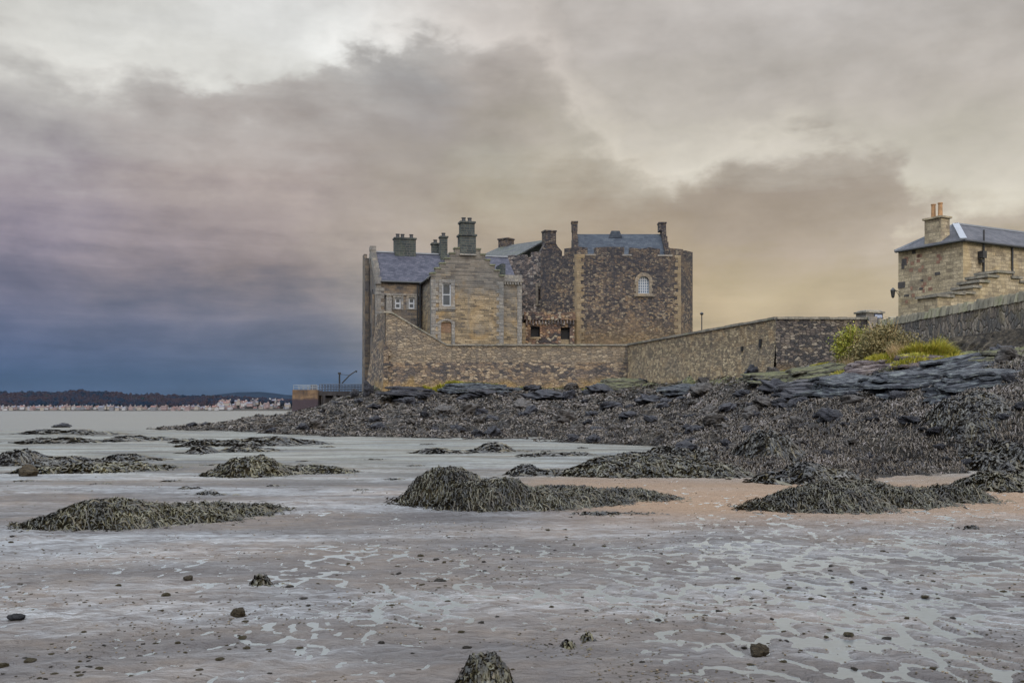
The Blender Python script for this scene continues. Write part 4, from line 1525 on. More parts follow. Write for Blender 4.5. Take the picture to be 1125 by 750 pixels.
for px0, px1, topy, sd_ in ((628, 634.2, 245.5, -1), (723.3, 731, 246.5, 1)):
    mb = MB()
    g0, g1 = (X(628.5, RY), rx0 - 0.01) if sd_ < 0 else (rx1 + 0.01, X(731, RY))
    nst = 5
    for k in range(nst):
        hh = REZ + (RKZ - REZ) * (k + 1) / nst + 0.35
        yw = (RY - ry0) * (1 - k / nst)
        mb.box(KR, g0 + 0.002 * k, g1 - 0.002 * k, RY - yw, RY + yw, REZ - 0.6 if k == 0 else REZ + (RKZ - REZ) * k / nst + 0.352, hh)
    mb.build('gable', M['keep'], k_root)
    s0_, s1_ = X(px0, RY), X(px1, RY)
    chimney(k_root, KR, s0_, s1_, RY - 0.5, RY + 0.5, RKZ + 0.36, Z(topy, RY), (), M['keep'], M['pot'], cap=0.05)

# ------------------------------------------------------------------ castle: hall between gable and keep
HAx, HAy = X(552, 99.5), 99.5
HBx, HBy = X(596, 96.6), 96.6
HF, HL = face_frame((HAx, HAy), (HBx, HBy))
h_root = empty('castle_hall', HF.p(HL / 2, 2, 2.8), 'pale pinkish rubble hall with green grey slate roof between crow stepped block and keep', 'building')
HT = HF.z(575, 283)
slit = (HF.s(591.6), HF.s(594.6), HF.z(593, 330), HF.z(593, 318))
low_ = (HF.s(560.5), HF.s(562.8), HF.z(561, 299), HF.z(561, 294))
mb = MB()
mb.wall(HF, 0, HL + 0.3, 2.8, HT, 0, [slit, low_], 0.3)
mb.box(HF, 0, HL, 0.5, 10, 2.8, HT - 0.2)
n_ = 7
for k in range(n_):
    if k == 4:
        continue
    mb.box(HF, HL * k / n_, HL * (k + 1) / n_, 0, 0.5, HT, HT + 0.35 + random.uniform(-0.1, 0.15))
mb.build('wall', M['mid'], h_root)
mb = MB()
for a, b, c, e in (slit, low_):
    mb.box(HF, a, b, 0.22, 0.28, c, e)
mb.build('window', M['void'], h_root)
mb = MB()
a, b, c, e = slit
mb.box(HF, a - 0.3, a - 0.01, -0.05, -0.003, c - 0.3, e + 0.3)
mb.box(HF, b + 0.01, b + 0.24, -0.05, -0.003, c - 0.3, e + 0.3)
mb.box(HF, a - 0.3, b + 0.24, -0.06, -0.003, e + 0.302, e + 0.6)
mb.box(HF, a - 0.3, b + 0.24, -0.07, -0.003, c - 0.5, c - 0.302)
mb.build('window_surround', M['surround'], h_root)
mb = MB()
dR = 7.0
HRZ = CH + (HZ - 265) / FP * 105.0
s_a, s_b = HF.s(546, dR), HF.s(599, dR)
a_ = [HF.p(s_a, 0.6, HT - 0.1), HF.p(s_b, 0.6, HT - 0.1), HF.p(s_b, dR, HRZ), HF.p(s_a + 0.6, dR, HRZ - 0.1)]
b_ = [(x, y, z + 0.14) for x, y, z in a_]
mb.add(a_ + b_, [(4, 5, 6, 7), (0, 3, 2, 1), (0, 1, 5, 4), (1, 2, 6, 5), (3, 0, 4, 7)])
a_ = [HF.p(s_a, 2 * dR - 0.6, HT - 0.1), HF.p(s_b, 2 * dR - 0.6, HT - 0.1), HF.p(s_b, dR, HRZ), HF.p(s_a + 0.6, dR, HRZ - 0.1)]
b_ = [(x, y, z + 0.14) for x, y, z in a_]
mb.add(a_ + b_, [tuple(reversed(f)) for f in [(4, 5, 6, 7), (0, 3, 2, 1), (0, 1, 5, 4), (1, 2, 6, 5), (3, 0, 4, 7)]])
mb.build('roof', M['slate_g'], h_root)
# right gable and its stack
GF = Frame(X(594, 101), 101.0, 18)
gs1 = GF.s(617.5)
apx = GF.s(604.5)
gtop = GF.z(604, 266)
mb = MB()
mb.extr(GF, [(0, 10), (gs1, 10), (gs1, GF.z(617, 276)), (GF.s(613), GF.z(613, 271)), (GF.s(610.5), GF.z(610, 266.5)), (GF.s(599), GF.z(599, 267)), (0, GF.z(594, 276))], 0, 0.6)
mb.build('gable', M['keep'], h_root)
chimney(h_root, GF, GF.s(598.8), GF.s(610.8), -0.05, 0.95, gtop - 0.2, GF.z(605, 254.5), (), M['keep'], M['pot'], cap=0.06)
dC = dR
chimney(h_root, HF, HF.s(550.5, dC), HF.s(561, dC), dC - 0.5, dC + 0.6, HRZ - 1.0, CH + (HZ - 262) / FP * 107, (), M['keep'], M['pot'], cap=0.08)

# ------------------------------------------------------------------ castle: low guard house in front of the hall
BF = Frame(X(577.5, 91.2), 91.2, 1.0)
b_root = empty('guard_house', BF.p(2, 1.5, 2.8), 'low red brown rubble guard house with corbelled parapet and two black openings', 'building')
BL = BF.s(631)
BT = BF.z(600, 343)
o1 = (BF.s(583), BF.s(593.2), BF.z(588, 370), BF.z(588, 358.5))
o2 = (BF.s(616), BF.s(626), 6.0, BF.z(621, 359.5))
mb = MB()
mb.wall(BF, 0, BL, 2.8, BT - 0.7, 0, [o1, o2], 0.5)
mb.add([BF.p(0, 0, 2.8), BF.p(0, 5, 2.8), BF.p(0, 5, BT - 0.7), BF.p(0, 0, BT - 0.7)], [(0, 3, 2, 1)])
mb.add([BF.p(BL, 0, 2.8), BF.p(BL, 5, 2.8), BF.p(BL, 5, BT - 0.7), BF.p(BL, 0, BT - 0.7)], [(0, 1, 2, 3)])
mb.box(BF, -0.14, BL + 0.1, -0.2, 5, BT - 0.7, BT - 0.003 + 0.002)
mb.build('wall', M['barb'], b_root)
mb = MB()
for k in range(16):
    s = 0.05 + k * (BL - 0.2) / 15
    h_ = random.uniform(0.32, 0.5)
    mb.box(BF, s, s + 0.13, -0.17, -0.004, BT - 0.703 - h_, BT - 0.703)
mb.build('corbels', M['mid'], b_root)
for a, b, c, e in (o1, o2):
    mb = MB()
    mb.box(BF, a, b, 0.44, 0.49, c, e)
    mb.build('opening', M['void'], b_root)
mb = MB()
mb.box(BF, o1[0] - 0.1, o1[1] + 0.1, -0.06, -0.003, o1[2] - 0.17, o1[2] - 0.004)
mb.box(BF, o2[0], o2[1], 0.3, 0.36, 6.0, BF.z(621, 372.5))
for k in range(16):
    z = 5.6 + k * 0.3
    if z > BT - 1.0:
        break
    mb.box(BF, -0.4 if k % 2 else -0.3, -0.004, -0.05, 0.3, z, z + 0.285)
mb.build('dressings', M['quoin'], b_root)

# ------------------------------------------------------------------ low curtain wall facing the sea
WY = 84.5
WF = Frame(X(423, WY), WY, 0)
cw_root = empty('curtain_wall', WF.p(8, 0, 2.4), 'low brown stone curtain wall below the gable, its left end climbing in a sloped coping', 'wall')
wL = X(690, WY) - WF.o[0]
zt = Z(380, WY)
zmid = Z(398, WY)


def sx2(px):
    return X(px, WY) - WF.o[0]


slope = [(0, zmid), (wL, zmid), (wL, zt), (sx2(491), zt), (sx2(487), Z(377.5, WY)), (sx2(455), Z(359.5, WY)), (sx2(452), Z(357, WY)), (sx2(431), Z(344.5, WY)), (0.1, Z(343.5, WY))]
mb = MB()
mb.extr(WF, slope, 0.0, 1.1)
mb.build('upper_wall', M['wall_up'], cw_root)
mb = MB()
# battered lower courses standing a little proud, and the battered left return
lw = []
nseg = 24
for i in range(nseg + 1):
    s = wL * i / nseg
    lw.append(s)
for i in range(nseg):
    a, b = lw[i], lw[i + 1]
    mb.add([WF.p(a, -0.45, 2.2), WF.p(b, -0.45, 2.2), WF.p(b, -0.07, zmid), WF.p(a, -0.07, zmid)], [(0, 1, 2, 3)])
    mb.add([WF.p(a, -0.07, zmid), WF.p(b, -0.07, zmid), WF.p(b, 0.3, zmid + 0.004), WF.p(a, 0.3, zmid + 0.004)], [(0, 1, 2, 3)])
mb.build('lower_wall', M['wall'], cw_root)
mb = MB()
p0b = (X(421, WY) - 0.1, WY - 0.45)
pts_b = [(X(408, WY), WY - 0.2), p0b]
# left return running back to the corner of the range
back_t = R.p(-0.1, -0.05, 0)
back_b = (back_t[0] - 1.1, back_t[1] + 0.3)
ztop = Z(344, WY)
mb.add([(p0b[0], p0b[1], 2.2), (WF.o[0], WY, zmid), (WF.o[0], WY, ztop), (back_t[0] + 0.2, back_t[1], ztop + 0.4), (back_t[0] - 0.2, back_t[1], 7.5), (back_b[0], back_b[1], 2.2)], [(0, 1, 2, 3, 4, 5)])
mb.add([(p0b[0], p0b[1], 2.2), (WF.o[0] + 0.3, WY - 0.45, 2.2), (WF.o[0] + 0.3, WY - 0.07, zmid), (WF.o[0], WY, zmid)], [(0, 1, 2, 3)])
for k in range(9):
    z = 3.0 + k * 0.45
    fx = (z - 2.2) / (ztop - 2.2)
    mb.box(WF, -0.12 + 0.06 * fx, 0.5 if k % 2 else 0.3, -0.4 * (1 - fx) - 0.05, 0.3, z, z + 0.43)
mb.build('corner', M['wall'], cw_root)
# copings
mb = MB()
n_ = 26
s_st = sx2(491)
for k in range(n_):
    a, b = s_st + (wL - s_st) * k / n_, s_st + (wL - s_st) * (k + 1) / n_
    mb.box(WF, a, b - 0.015, -0.09, 1.18, zt + 0.003, zt + 0.16 + random.uniform(-0.015, 0.02))
seg = [(sx2(422), Z(343.5, WY)), (sx2(431), Z(344.5, WY)), (sx2(452), Z(357, WY)), (sx2(487), Z(377.5, WY)), (sx2(491.5), zt)]
for (a, za), (b, zb_) in zip(seg[:-1], seg[1:]):
    mb.extr(WF, [(a, za + 0.003), (b, zb_ + 0.003), (b, zb_ + 0.15), (a, za + 0.15)], -0.08, 1.16)
mb.build('coping', M['cope'], cw_root)

# ------------------------------------------------------------------ tall curtain wall coming towards the beach
PA, PB, PC, PD = (X(690, WY), WY), (15.8, 60.0), (X(958, 60.3), 60.3), (24.6, 30.0)
SF, SL = face_frame(PA, PB)
s_root = empty('sloping_wall', (12.8, 72, 2.2), 'long tan stone curtain wall running from the low wall to its buttressed corner', 'wall')
ztop2 = 7.02
mb = MB()
nseg = 14
for i in range(nseg):
    a, b = SL * i / nseg, SL * (i + 1) / nseg
    mb.add([SF.p(a, -0.35, 1.8), SF.p(b, -0.35, 1.8), SF.p(b, 0, 5.7), SF.p(a, 0, 5.7)], [(0, 1, 2, 3)])
    mb.add([SF.p(a, 0, 5.7), SF.p(b, 0, 5.7), SF.p(b, 0, ztop2), SF.p(a, 0, ztop2)], [(0, 1, 2, 3)])
mb.add([SF.p(0, 1.2, 1.8), SF.p(SL, 1.2, 1.8), SF.p(SL, 1.2, ztop2), SF.p(0, 1.2, ztop2)], [(0, 3, 2, 1)])
mb.add([SF.p(0, 0, ztop2), SF.p(SL, 0, ztop2), SF.p(SL, 1.2, ztop2), SF.p(0, 1.2, ztop2)], [(0, 1, 2, 3)])
mb.add([SF.p(0, -0.35, 1.8), SF.p(0, 1.2, 1.8), SF.p(0, 1.2, ztop2), SF.p(0, 0, ztop2), SF.p(0, 0, 5.7)], [(0, 4, 3, 2, 1)])
M['wall_tan'] = rubble('tan wall rubble', [(0.15, 0.118, 0.082), (0.34, 0.265, 0.165), (0.245, 0.19, 0.125), (0.42, 0.335, 0.215), (0.19, 0.145, 0.10), (0.30, 0.225, 0.14)],
                       cell=(0.30, 0.15), mortar=(0.16, 0.125, 0.085), foot=(2.9, 4.0), stain=(0.075, 0.068, 0.066), stain_amt=0.5, warm=(0.33, 0.21, 0.10), warm_amt=0.4, seed=22, joint=0.5)
mb.build('wall', M['wall_tan'], s_root)
mb = MB()
n_ = 30
for k in range(n_):
    mb.box(SF, SL * k / n_, SL * (k + 1) / n_ - 0.012, -0.08, 1.28, ztop2 + 0.003, ztop2 + 0.15 + random.uniform(-0.02, 0.02))
mb.build('coping', M['cope'], s_root)
mb = MB()
for px, z_, h_ in ((816, 5.35, 0.3), (836, 5.45, 0.5)):
    s = SF.s(px)
    mb.box(SF, s - 0.12, s + 0.12, -0.10, 0.05, z_, z_ + h_)
mb.build('drain_hole', M['void'], s_root)

TF, TL = face_frame(PB, PC)
t_root = empty('dark_return_wall', (18.7, 60.5, 2.2), 'short dark weathered wall between the tan wall corner and the bushes', 'wall')
mb = MB()
n_ = 6
for i in range(n_):
    a, b = TL * i / n_, TL * (i + 1) / n_
    mb.add([TF.p(a, -0.2, 1.8), TF.p(b, -0.2, 1.8), TF.p(b, 0, ztop2 - 1.2), TF.p(a, 0, ztop2 - 1.2)], [(0, 1, 2, 3)])
    mb.add([TF.p(a, 0, ztop2 - 1.2), TF.p(b, 0, ztop2 - 1.2), TF.p(b, 0, ztop2), TF.p(a, 0, ztop2)], [(0, 1, 2, 3)])
mb.add([TF.p(1.25, 1.2, 1.8), TF.p(TL, 1.2, 1.8), TF.p(TL, 1.2, ztop2), TF.p(1.25, 1.2, ztop2)], [(0, 3, 2, 1)])
mb.add([TF.p(0.0, 0, ztop2), TF.p(TL, 0, ztop2), TF.p(TL, 1.2, ztop2), TF.p(0.3, 1.2, ztop2)], [(0, 1, 2, 3)])
mb.build('wall', M['wall_dk'], t_root)
mb = MB()
for k in range(11):
    mb.box(TF, 0.05 + TL * k / 11, TL * (k + 1) / 11 - 0.012 + 0.05, -0.085, 1.27, ztop2 + 0.006, ztop2 + 0.15 + random.uniform(-0.02, 0.02))
mb.build('coping', M['cope'], t_root)
mb = MB()
mb.box(TF, TL - 0.28, TL + 0.2, -0.3, 1.3, 1.8, ztop2 + 0.17)
mb.build('end_pier', M['dress'], t_root)

# ------------------------------------------------------------------ boundary wall with upright coping stones at the right
UF, UL = face_frame((PC[0] + 0.25, PC[1]), PD)
u_root = empty('boundary_wall', (23, 45, 2.5), 'grey boundary wall with a row of upright coping stones on a bare rock base, at the right edge', 'wall')
zu = 6.95
M['uright'] = rubble('grey boundary stone', [(0.08, 0.075, 0.075), (0.18, 0.15, 0.125), (0.12, 0.10, 0.09), (0.22, 0.19, 0.165), (0.10, 0.09, 0.085)], cell=(0.20, 0.55), mortar=(0.05, 0.043, 0.038), stain=(0.05, 0.05, 0.055), warm=(0.2, 0.16, 0.07), seed=27)
mb = MB()
nseg = 20
for i in range(nseg):
    a, b = UL * i / nseg, UL * (i + 1) / nseg
    mb.add([UF.p(a, 0, 5.3), UF.p(b, 0, 5.3), UF.p(b, 0, zu - 0.42), UF.p(a, 0, zu - 0.42)], [(0, 1, 2, 3)])
mb.add([UF.p(0, 0, zu - 0.42), UF.p(UL, 0, zu - 0.42), UF.p(UL, 0.7, zu - 0.42), UF.p(0, 0.7, zu - 0.42)], [(0, 1, 2, 3)])
mb.add([UF.p(0, 0.7, 4), UF.p(UL, 0.7, 4), UF.p(UL, 0.7, zu - 0.42), UF.p(0, 0.7, zu - 0.42)], [(0, 3, 2, 1)])
mb.build('wall', M['uright'], u_root)
mb = MB()
s = 0.0
while s < UL:
    w_ = random.uniform(0.2, 0.42)
    mb.box(UF, s, s + w_ - 0.03, -0.05 + random.uniform(-0.03, 0.03), 0.74, zu - 0.417, zu + random.uniform(-0.09, 0.09), jit=0.025, top=(0.03, 0.05))
    s += w_
M['cope_u'] = island_mat('lichened upright copes', [(0, (0.10, 0.095, 0.08)), (0.35, (0.18, 0.165, 0.13)), (0.7, (0.26, 0.235, 0.18)), (1, (0.15, 0.16, 0.08))], 0.9, 0.3, 5)
mb.build('coping', M['cope_u'], u_root)
# rock base under it: a displaced sloping sheet
ns, nz = 150, 34
ss, ts = np.meshgrid(np.linspace(0, UL, ns), np.linspace(0, 1, nz))
ztp = 5.32
zb_ = 2.4
zg = ztp + (zb_ - ztp) * ts
out_d = 0.05 + 1.5 * ts + 0.28 * fbm(ss / 1.4 + ts * 2, ts * 2.5 - ss * 0.25, 51, 5, 0.6) * sstep(0.02, 0.2, ts)
P3 = np.stack([UF.o[0] + ss * UF.sx - out_d * UF.dx, UF.o[1] + ss * UF.sy - out_d * UF.dy, zg], -1).reshape(-1, 3)
m, t, bs = new_mat('bare dark rock face')
Pn = t.node('ShaderNodeTexCoord').outputs['Object']
n1 = t.noise(t.mapping(Pn, scale=(1, 0.6, 1.4), rot=(0.5, 0, 0)), 2.2, 8, 0.72, 0.5)
n2 = t.noise(Pn, 6, 6, 0.7)
c = t.ramp(n1.outputs['Fac'], [(0.36, (0.014, 0.012, 0.012)), (0.47, (0.058, 0.049, 0.041)), (0.57, (0.13, 0.106, 0.080)), (0.68, (0.26, 0.215, 0.16))])
c = t.mix(t.mrange(n2.outputs['Fac'], 0.45, 0.7, 0, 0.6), c, (0.05, 0.048, 0.05, 1))
t.l.new(c, bs.inputs['Base Color'])
bs.inputs['Roughness'].default_value = 0.85
bs.inputs['Specular IOR Level'].default_value = 0.1
bump(t, bs, t.math('ADD', n1.outputs['Fac'], t.math('MULTIPLY', n2.outputs['Fac'], 0.4)), 1.0, 0.3)
M['rockface'] = m
fq = grid_faces(nz, ns)[:, ::-1]
np_mesh('rock_base', P3 - np.array(u_root.location)[None], fq, M['rockface'], u_root, smooth=True)

# ------------------------------------------------------------------ house on the right
HOF = Frame(X(1058, 70), 70.0, 28)
ho = empty('gatehouse_cottage', HOF.p(5, 3, 5), 'honey coloured stone house with hipped grey slate roof behind the boundary wall', 'house')
HEZ = Z(265, 70)
LD = 0.0
# depth of the left side wall from its far corner at column 987
k_ = (987 - CX) / FP
LDp = (HOF.o[0] - k_ * HOF.o[1]) / (k_ * HOF.dy - HOF.dx)
LEN = 15.0
mb = MB()
mb.box(HOF, 0, LEN, 0, LDp, 3.5, HEZ)
mb.build('wall', M['house'], ho)
mb = MB()
e_ = 0.2
Hh = Z(246.5, 74) - HEZ
hs = LDp / 2
RL = [HOF.p(-e_, -e_, HEZ + 0.004), HOF.p(LEN + e_, -e_, HEZ + 0.004), HOF.p(LEN + e_, LDp + e_, HEZ + 0.004), HOF.p(-e_, LDp + e_, HEZ + 0.004)]
RU = [(x, y, z + 0.12) for x, y, z in RL]
ap = [HOF.p(hs, hs, HEZ + Hh), HOF.p(LEN - hs, hs, HEZ + Hh)]
mb.add(RL + RU + ap, [(3, 2, 1, 0), (0, 1, 5, 4), (1, 2, 6, 5), (2, 3, 7, 6), (3, 0, 4, 7), (4, 5, 9, 8), (5, 6, 9), (6, 7, 8, 9), (7, 4, 8)])
mb.build('roof', M['slate_h'], ho)
mb = MB()


def strip(mb_, p, q, w_, h_):
    p, q = Vector(p), Vector(q)
    d_ = (q - p).normalized()
    u_ = d_.cross(Vector((0, 0, 1))).normalized() * w_
    n__ = u_.cross(d_).normalized() * h_
    vs = [p - u_ - n__, p + u_ - n__, p + u_ + n__, p - u_ + n__, q - u_ - n__, q + u_ - n__, q + u_ + n__, q - u_ + n__]
    mb_.add([tuple(v) for v in vs], [(0, 3, 2, 1), (4, 5, 6, 7), (0, 1, 5, 4), (1, 2, 6, 5), (2, 3, 7, 6), (3, 0, 4, 7)])


strip(mb, RU[0], ap[0], 0.22, 0.06)
strip(mb, RU[3], ap[0], 0.15, 0.06)
strip(mb, ap[0], ap[1], 0.15, 0.06)
mb.build('hip_flashing', M['lead'], ho)
mb = MB()
mb.cyl(HOF.p(-0.2, -0.28, HEZ), HOF.p(LEN, -0.28, HEZ), 0.08, 0.08, 8)
mb.cyl(HOF.p(-0.28, -0.2, HEZ), HOF.p(-0.28, LDp, HEZ), 0.08, 0.08, 8)
mb.build('gutter', M['dark'], ho)
# stack rising from the left wall
HSF = Frame(HOF.o[0], HOF.o[1], 28 - 90)         # side wall frame: s runs towards the viewer


def side_s(px):
    k = (px - CX) / FP
    return (HOF.o[0] - k * HOF.o[1]) / (k * HOF.dy - HOF.dx)


d1_, d0_ = side_s(1015.5), side_s(1033.5)
chimney(ho, HOF, 0.02, 0.95, d0_, d1_, HEZ - 0.3, CH + (HZ - 240) / FP * 72, (), M['house'], M['pot_o'], cap=0.12)
chp = ho.children[-1]
zt_ = CH + (HZ - 240) / FP * 72 + 0.14
for f_ in (0.3, 0.72):
    dd = d0_ + (d1_ - d0_) * f_
    pm = MB()
    pm.cyl(HOF.p(0.48, dd, zt_), HOF.p(0.48, dd, zt_ + 0.95), 0.17, 0.145, 12)
    pm.cyl(HOF.p(0.48, dd, zt_ + 0.95), HOF.p(0.48, dd, zt_ + 1.03), 0.18, 0.18, 12)
    pm.build('chimney_pot', M['pot_o'], chp)
mb = MB()
for px in (1079.5, 1111):
    s = HOF.s(px)
    mb.cyl(HOF.p(s, -0.1, HEZ - 0.05 + (1.0 if px < 1100 else 0)), HOF.p(s, -0.1, 5), 0.07, 0.07, 8)
mb.build('downpipe', M['dark'], ho)
mb = MB()
s = HOF.s(1076)
mb.box(HOF, s - 0.2, s + 0.2, -0.45, -0.003, HOF.z(1076, 284), HOF.z(1076, 276.5))
mb.box(HOF, s - 0.12, s + 0.12, -0.3, -0.003, HOF.z(1076, 289), HOF.z(1076, 285.5))
mb.build('floodlight', M['dark'], ho)
M['hollow'] = plain('weathered hollow stone', (0.05, 0.045, 0.045), 0.9, 0.4, 4)
for px, py, w_, h_ in ((993.5, 288, 0.22, 0.5), (992, 293, 0.12, 0.35), (990.5, 313, 0.32, 0.45), (1004, 277, 0.16, 0.25), (1030, 300.5, 0.22, 0.22), (1012, 317, 0.16, 0.16), (996, 324.5, 0.22, 0.14), (1013, 308, 0.12, 0.12)):
    d_ = side_s(px)
    zc = CH + (HZ - py) / FP * (HOF.o[1] + d_ * HOF.dy)
    mb = MB()
    mb.box(HOF, -0.025, 0.05, d_ - w_, d_ + w_, zc - h_ / 2, zc + h_ / 2)
    mb.build('weathered_hollow', M['hollow'], ho)
mb = MB()
random.seed(31)
for _ in range(26):
    px, py = random.uniform(988, 1056), random.uniform(275, 340)
    if px > 1020 and random.random() < 0.5:
        px -= 25
    d_ = side_s(px)
    zc = CH + (HZ - py) / FP * (HOF.o[1] + d_ * HOF.dy)
    if d_ < 0.3 or d_ > LDp - 0.3 or zc > HEZ - 0.4:
        continue
    mb.box(HOF, -0.012, 0.05, d_ - random.uniform(0.08, 0.2), d_ + random.uniform(0.08, 0.2), zc - 0.13, zc + 0.12)
mb.build('red_stones', plain('reddish worn stone', (0.19, 0.105, 0.075), 0.9, 0.4, 4), ho)

# lantern on a bracket at the house corner
dL = side_s(987)
zl = CH + (HZ - 324) / FP * 74.5
q0 = HOF.p(0, LDp - 0.15, zl + 0.25)
q1 = HOF.p(-0.75, LDp - 0.15, zl + 0.42)
la = empty('wall_lantern', q0, 'small black lantern on a bracket at the left corner of the honey stone house', 'lantern')
mb = MB()
mb.cyl(q0, q1, 0.025, 0.025, 6)
mb.cyl((q0[0], q0[1], q0[2] - 0.35), (q1[0] + 0.2, q1[1] + 0.1, q1[2] - 0.05), 0.018, 0.018, 6)
mb.build('bracket', M['dark'], la)
mb = MB()
mb.cyl((q1[0], q1[1], q1[2] - 0.08), (q1[0], q1[1], q1[2] + 0.12), 0.2, 0.03, 6)
mb.cyl((q1[0], q1[1], q1[2] - 0.55), (q1[0], q1[1], q1[2] - 0.10), 0.11, 0.18, 6)
mb.cyl((q1[0], q1[1], q1[2] - 0.65), (q1[0], q1[1], q1[2] - 0.552), 0.05, 0.12, 6)
mb.build('lantern_head', M['dark'], la)

# stepped masonry stair in front of the house
STF = Frame(X(1033, 62), 62.0, 24)
stt = empty('outside_stair', STF.p(4, 0, 5), 'stepped stone stair wall with overhanging treads climbing along the right house front', 'stair')
profile = [(1030, 1046, 323.5), (1046, 1058, 320.5), (1058, 1069, 320), (1069, 1076, 313.5), (1076, 1085, 307.5), (1085, 1095, 302), (1095, 1112, 297.5), (1112, 1121, 303.5), (1121, 1145, 309)]
mbw, mbt = MB(), MB()
for a, b, py in profile:
    s0_, s1_ = STF.s(a), STF.s(b)
    zc = STF.z((a + b) / 2, py)
    mbw.box(STF, s0_, s1_, 0, 1.6, 4.0, zc - 0.17)
    mbt.box(STF, s0_ - 0.14, s1_ + 0.1, -0.13, 1.66, zc - 0.166 + random.uniform(0, 0.01), zc)
mbw.build('wall', M['house'], stt)
mbt.build('tread', M['cope'], stt)

# ------------------------------------------------------------------ gate pier with notice board
GPF = Frame(X(951.5, 62.5), 62.5, 20)
gp = empty('gate_pier', GPF.p(0.5, 0.5, 5.5), 'squat stone gate pier with a flat cap carrying a dark notice board', 'pier')
gz1 = GPF.z(960, 343.8)
gs1_ = GPF.s(970)
mb = MB()
mb.box(GPF, 0, gs1_, 0, 0.95, 4.0, gz1)
mb.build('shaft', M['dress'], gp)
mb = MB()
mb.box(GPF, -0.1, gs1_ + 0.1, -0.1, 1.05, gz1 + 0.003, gz1 + 0.11)
mb.box(GPF, -0.02, gs1_ + 0.02, -0.02, 0.97, gz1 + 0.11, gz1 + 0.2, top=(0.12, 0.12))
mb.build('cap', M['cope'], gp)
mb = MB()
b0_, b1_ = GPF.s(960.2), GPF.s(969.4)
bz0, bz1 = GPF.z(965, 351.6), GPF.z(965, 344.4)
mb.box(GPF, b0_, b1_, -0.04, -0.003, bz0, bz1)
bd = mb.build('notice_board', plain('navy board', (0.02, 0.025, 0.05), 0.5, 0.2, 4, bmp=0), gp)
mb = MB()
mb.box(GPF, b0_ + 0.04, b1_ - 0.06, -0.052, -0.043, bz0 + (bz1 - bz0) * 0.34, bz0 + (bz1 - bz0) * 0.82)
mb.build('pale_panel', plain('faded pale panel', (0.24, 0.27, 0.36), 0.6, 0.5, 9, bmp=0), bd)

# lamp post behind the wall
lx, ly = X(771, 88), 88.0
lp = empty('lamp_post', (lx, ly, 5.0), 'thin dark lamp post standing against the sky just right of the keep', 'lamp post')
mb = MB()
mb.cyl((lx, ly, 4.2), (lx, ly, 7.4), 0.08, 0.07, 8)
mb.cyl((lx, ly, 7.4), (lx, ly, Z(346, 88)), 0.055, 0.045, 8)
mb.build('post', M['dark'], lp)
mb = MB()
zz_ = Z(346, 88)
mb.cyl((lx, ly, zz_), (lx, ly, zz_ + 0.14), 0.1, 0.17, 8)
mb.cyl((lx, ly, zz_ + 0.14), (lx, ly, zz_ + 0.26), 0.19, 0.04, 8)
mb.build('lamp_head', M['dark'], lp)

# ------------------------------------------------------------------ pier at the left
JF = Frame(X(320.5, 101), 101.0, 6)
jt = empty('stone_jetty', JF.p(2, 3, -0.5), 'rust brown stone jetty with a dark tide line and railings, left of the castle', 'jetty')
jz = JF.z(335, 428)
jl = JF.s(349.5)
m, t, bs = new_mat('rusty jetty stone')
uvn = t.node('ShaderNodeUVMap').outputs[0]
Pn = t.node('ShaderNodeNewGeometry').outputs['Position']
sxn = t.node('ShaderNodeSeparateXYZ')
t.l.new(Pn, sxn.inputs[0])
nn = t.noise(uvn, 1.1, 7, 0.7, 0.3, '2D')
ns_ = t.noise(t.mapping(uvn, scale=(1, 0.12, 1)), 1.8, 5, 0.6, 0, '2D')
c = t.ramp(nn.outputs['Fac'], [(0.3, (0.045, 0.03, 0.022)), (0.5, (0.11, 0.065, 0.036)), (0.7, (0.18, 0.115, 0.062))])
c = t.mix(t.mrange(ns_.outputs['Fac'], 0.5, 0.7, 0, 0.6), c, (0.06, 0.045, 0.04, 1))
tide = t.mrange(t.math('ADD', sxn.outputs[2], t.math('MULTIPLY', nn.outputs['Fac'], 0.5)), 2.75, 3.15, 1, 0, True)
c = t.mix(tide, c, (0.035, 0.022, 0.03, 1))
t.l.new(c, bs.inputs['Base Color'])
bs.inputs['Roughness'].default_value = 0.8
bump(t, bs, nn.outputs['Fac'], 0.7, 0.08)
M['jetty'] = m
mb = MB()
mb.box(JF, 0, jl, 0, 6, -0.6, jz, top=(0.06, 0.06))
mb.build('pier_head', M['jetty'], jt)
mb = MB()
mb.box(JF, jl - 0.06, JF.s(402), 1.6, 4.4, jz - 0.55, jz - 0.12)
for k in range(5):
    s = jl + 0.3 + k * 1.1
    mb.box(JF, s, s + 0.3, 1.5, 1.596, -0.4, jz - 0.2)
    mb.box(JF, s, s + 0.3, 4.0, 4.3, -0.4, jz - 0.56)
mb.box(JF, jl + 0.2, JF.s(402), 2.2, 4.2, -0.6, jz - 0.56)
mb.build('walkway', plain('dark pier timber', (0.03, 0.026, 0.028), 0.8, 0.4, 3), jt)
M['pale_rail'] = plain('pale galvanised rail', (0.20, 0.22, 0.24), 0.5, 0.15, 4)


def railing(parent, fr, s0, s1, d, z0, h, n_, r, mat, mids=1):
    mb_ = MB()
    for k in range(n_ + 1):
        s_ = s0 + (s1 - s0) * k / n_
        mb_.cyl(fr.p(s_, d, z0), fr.p(s_, d, z0 + h), r, r, 6)
    for j in range(mids + 1):
        z_ = z0 + h * (1 - j / (mids + 1))
        mb_.cyl(fr.p(s0, d, z_), fr.p(s1, d, z_), r * 0.9, r * 0.9, 6)
    return mb_.build('railing', mat, parent)


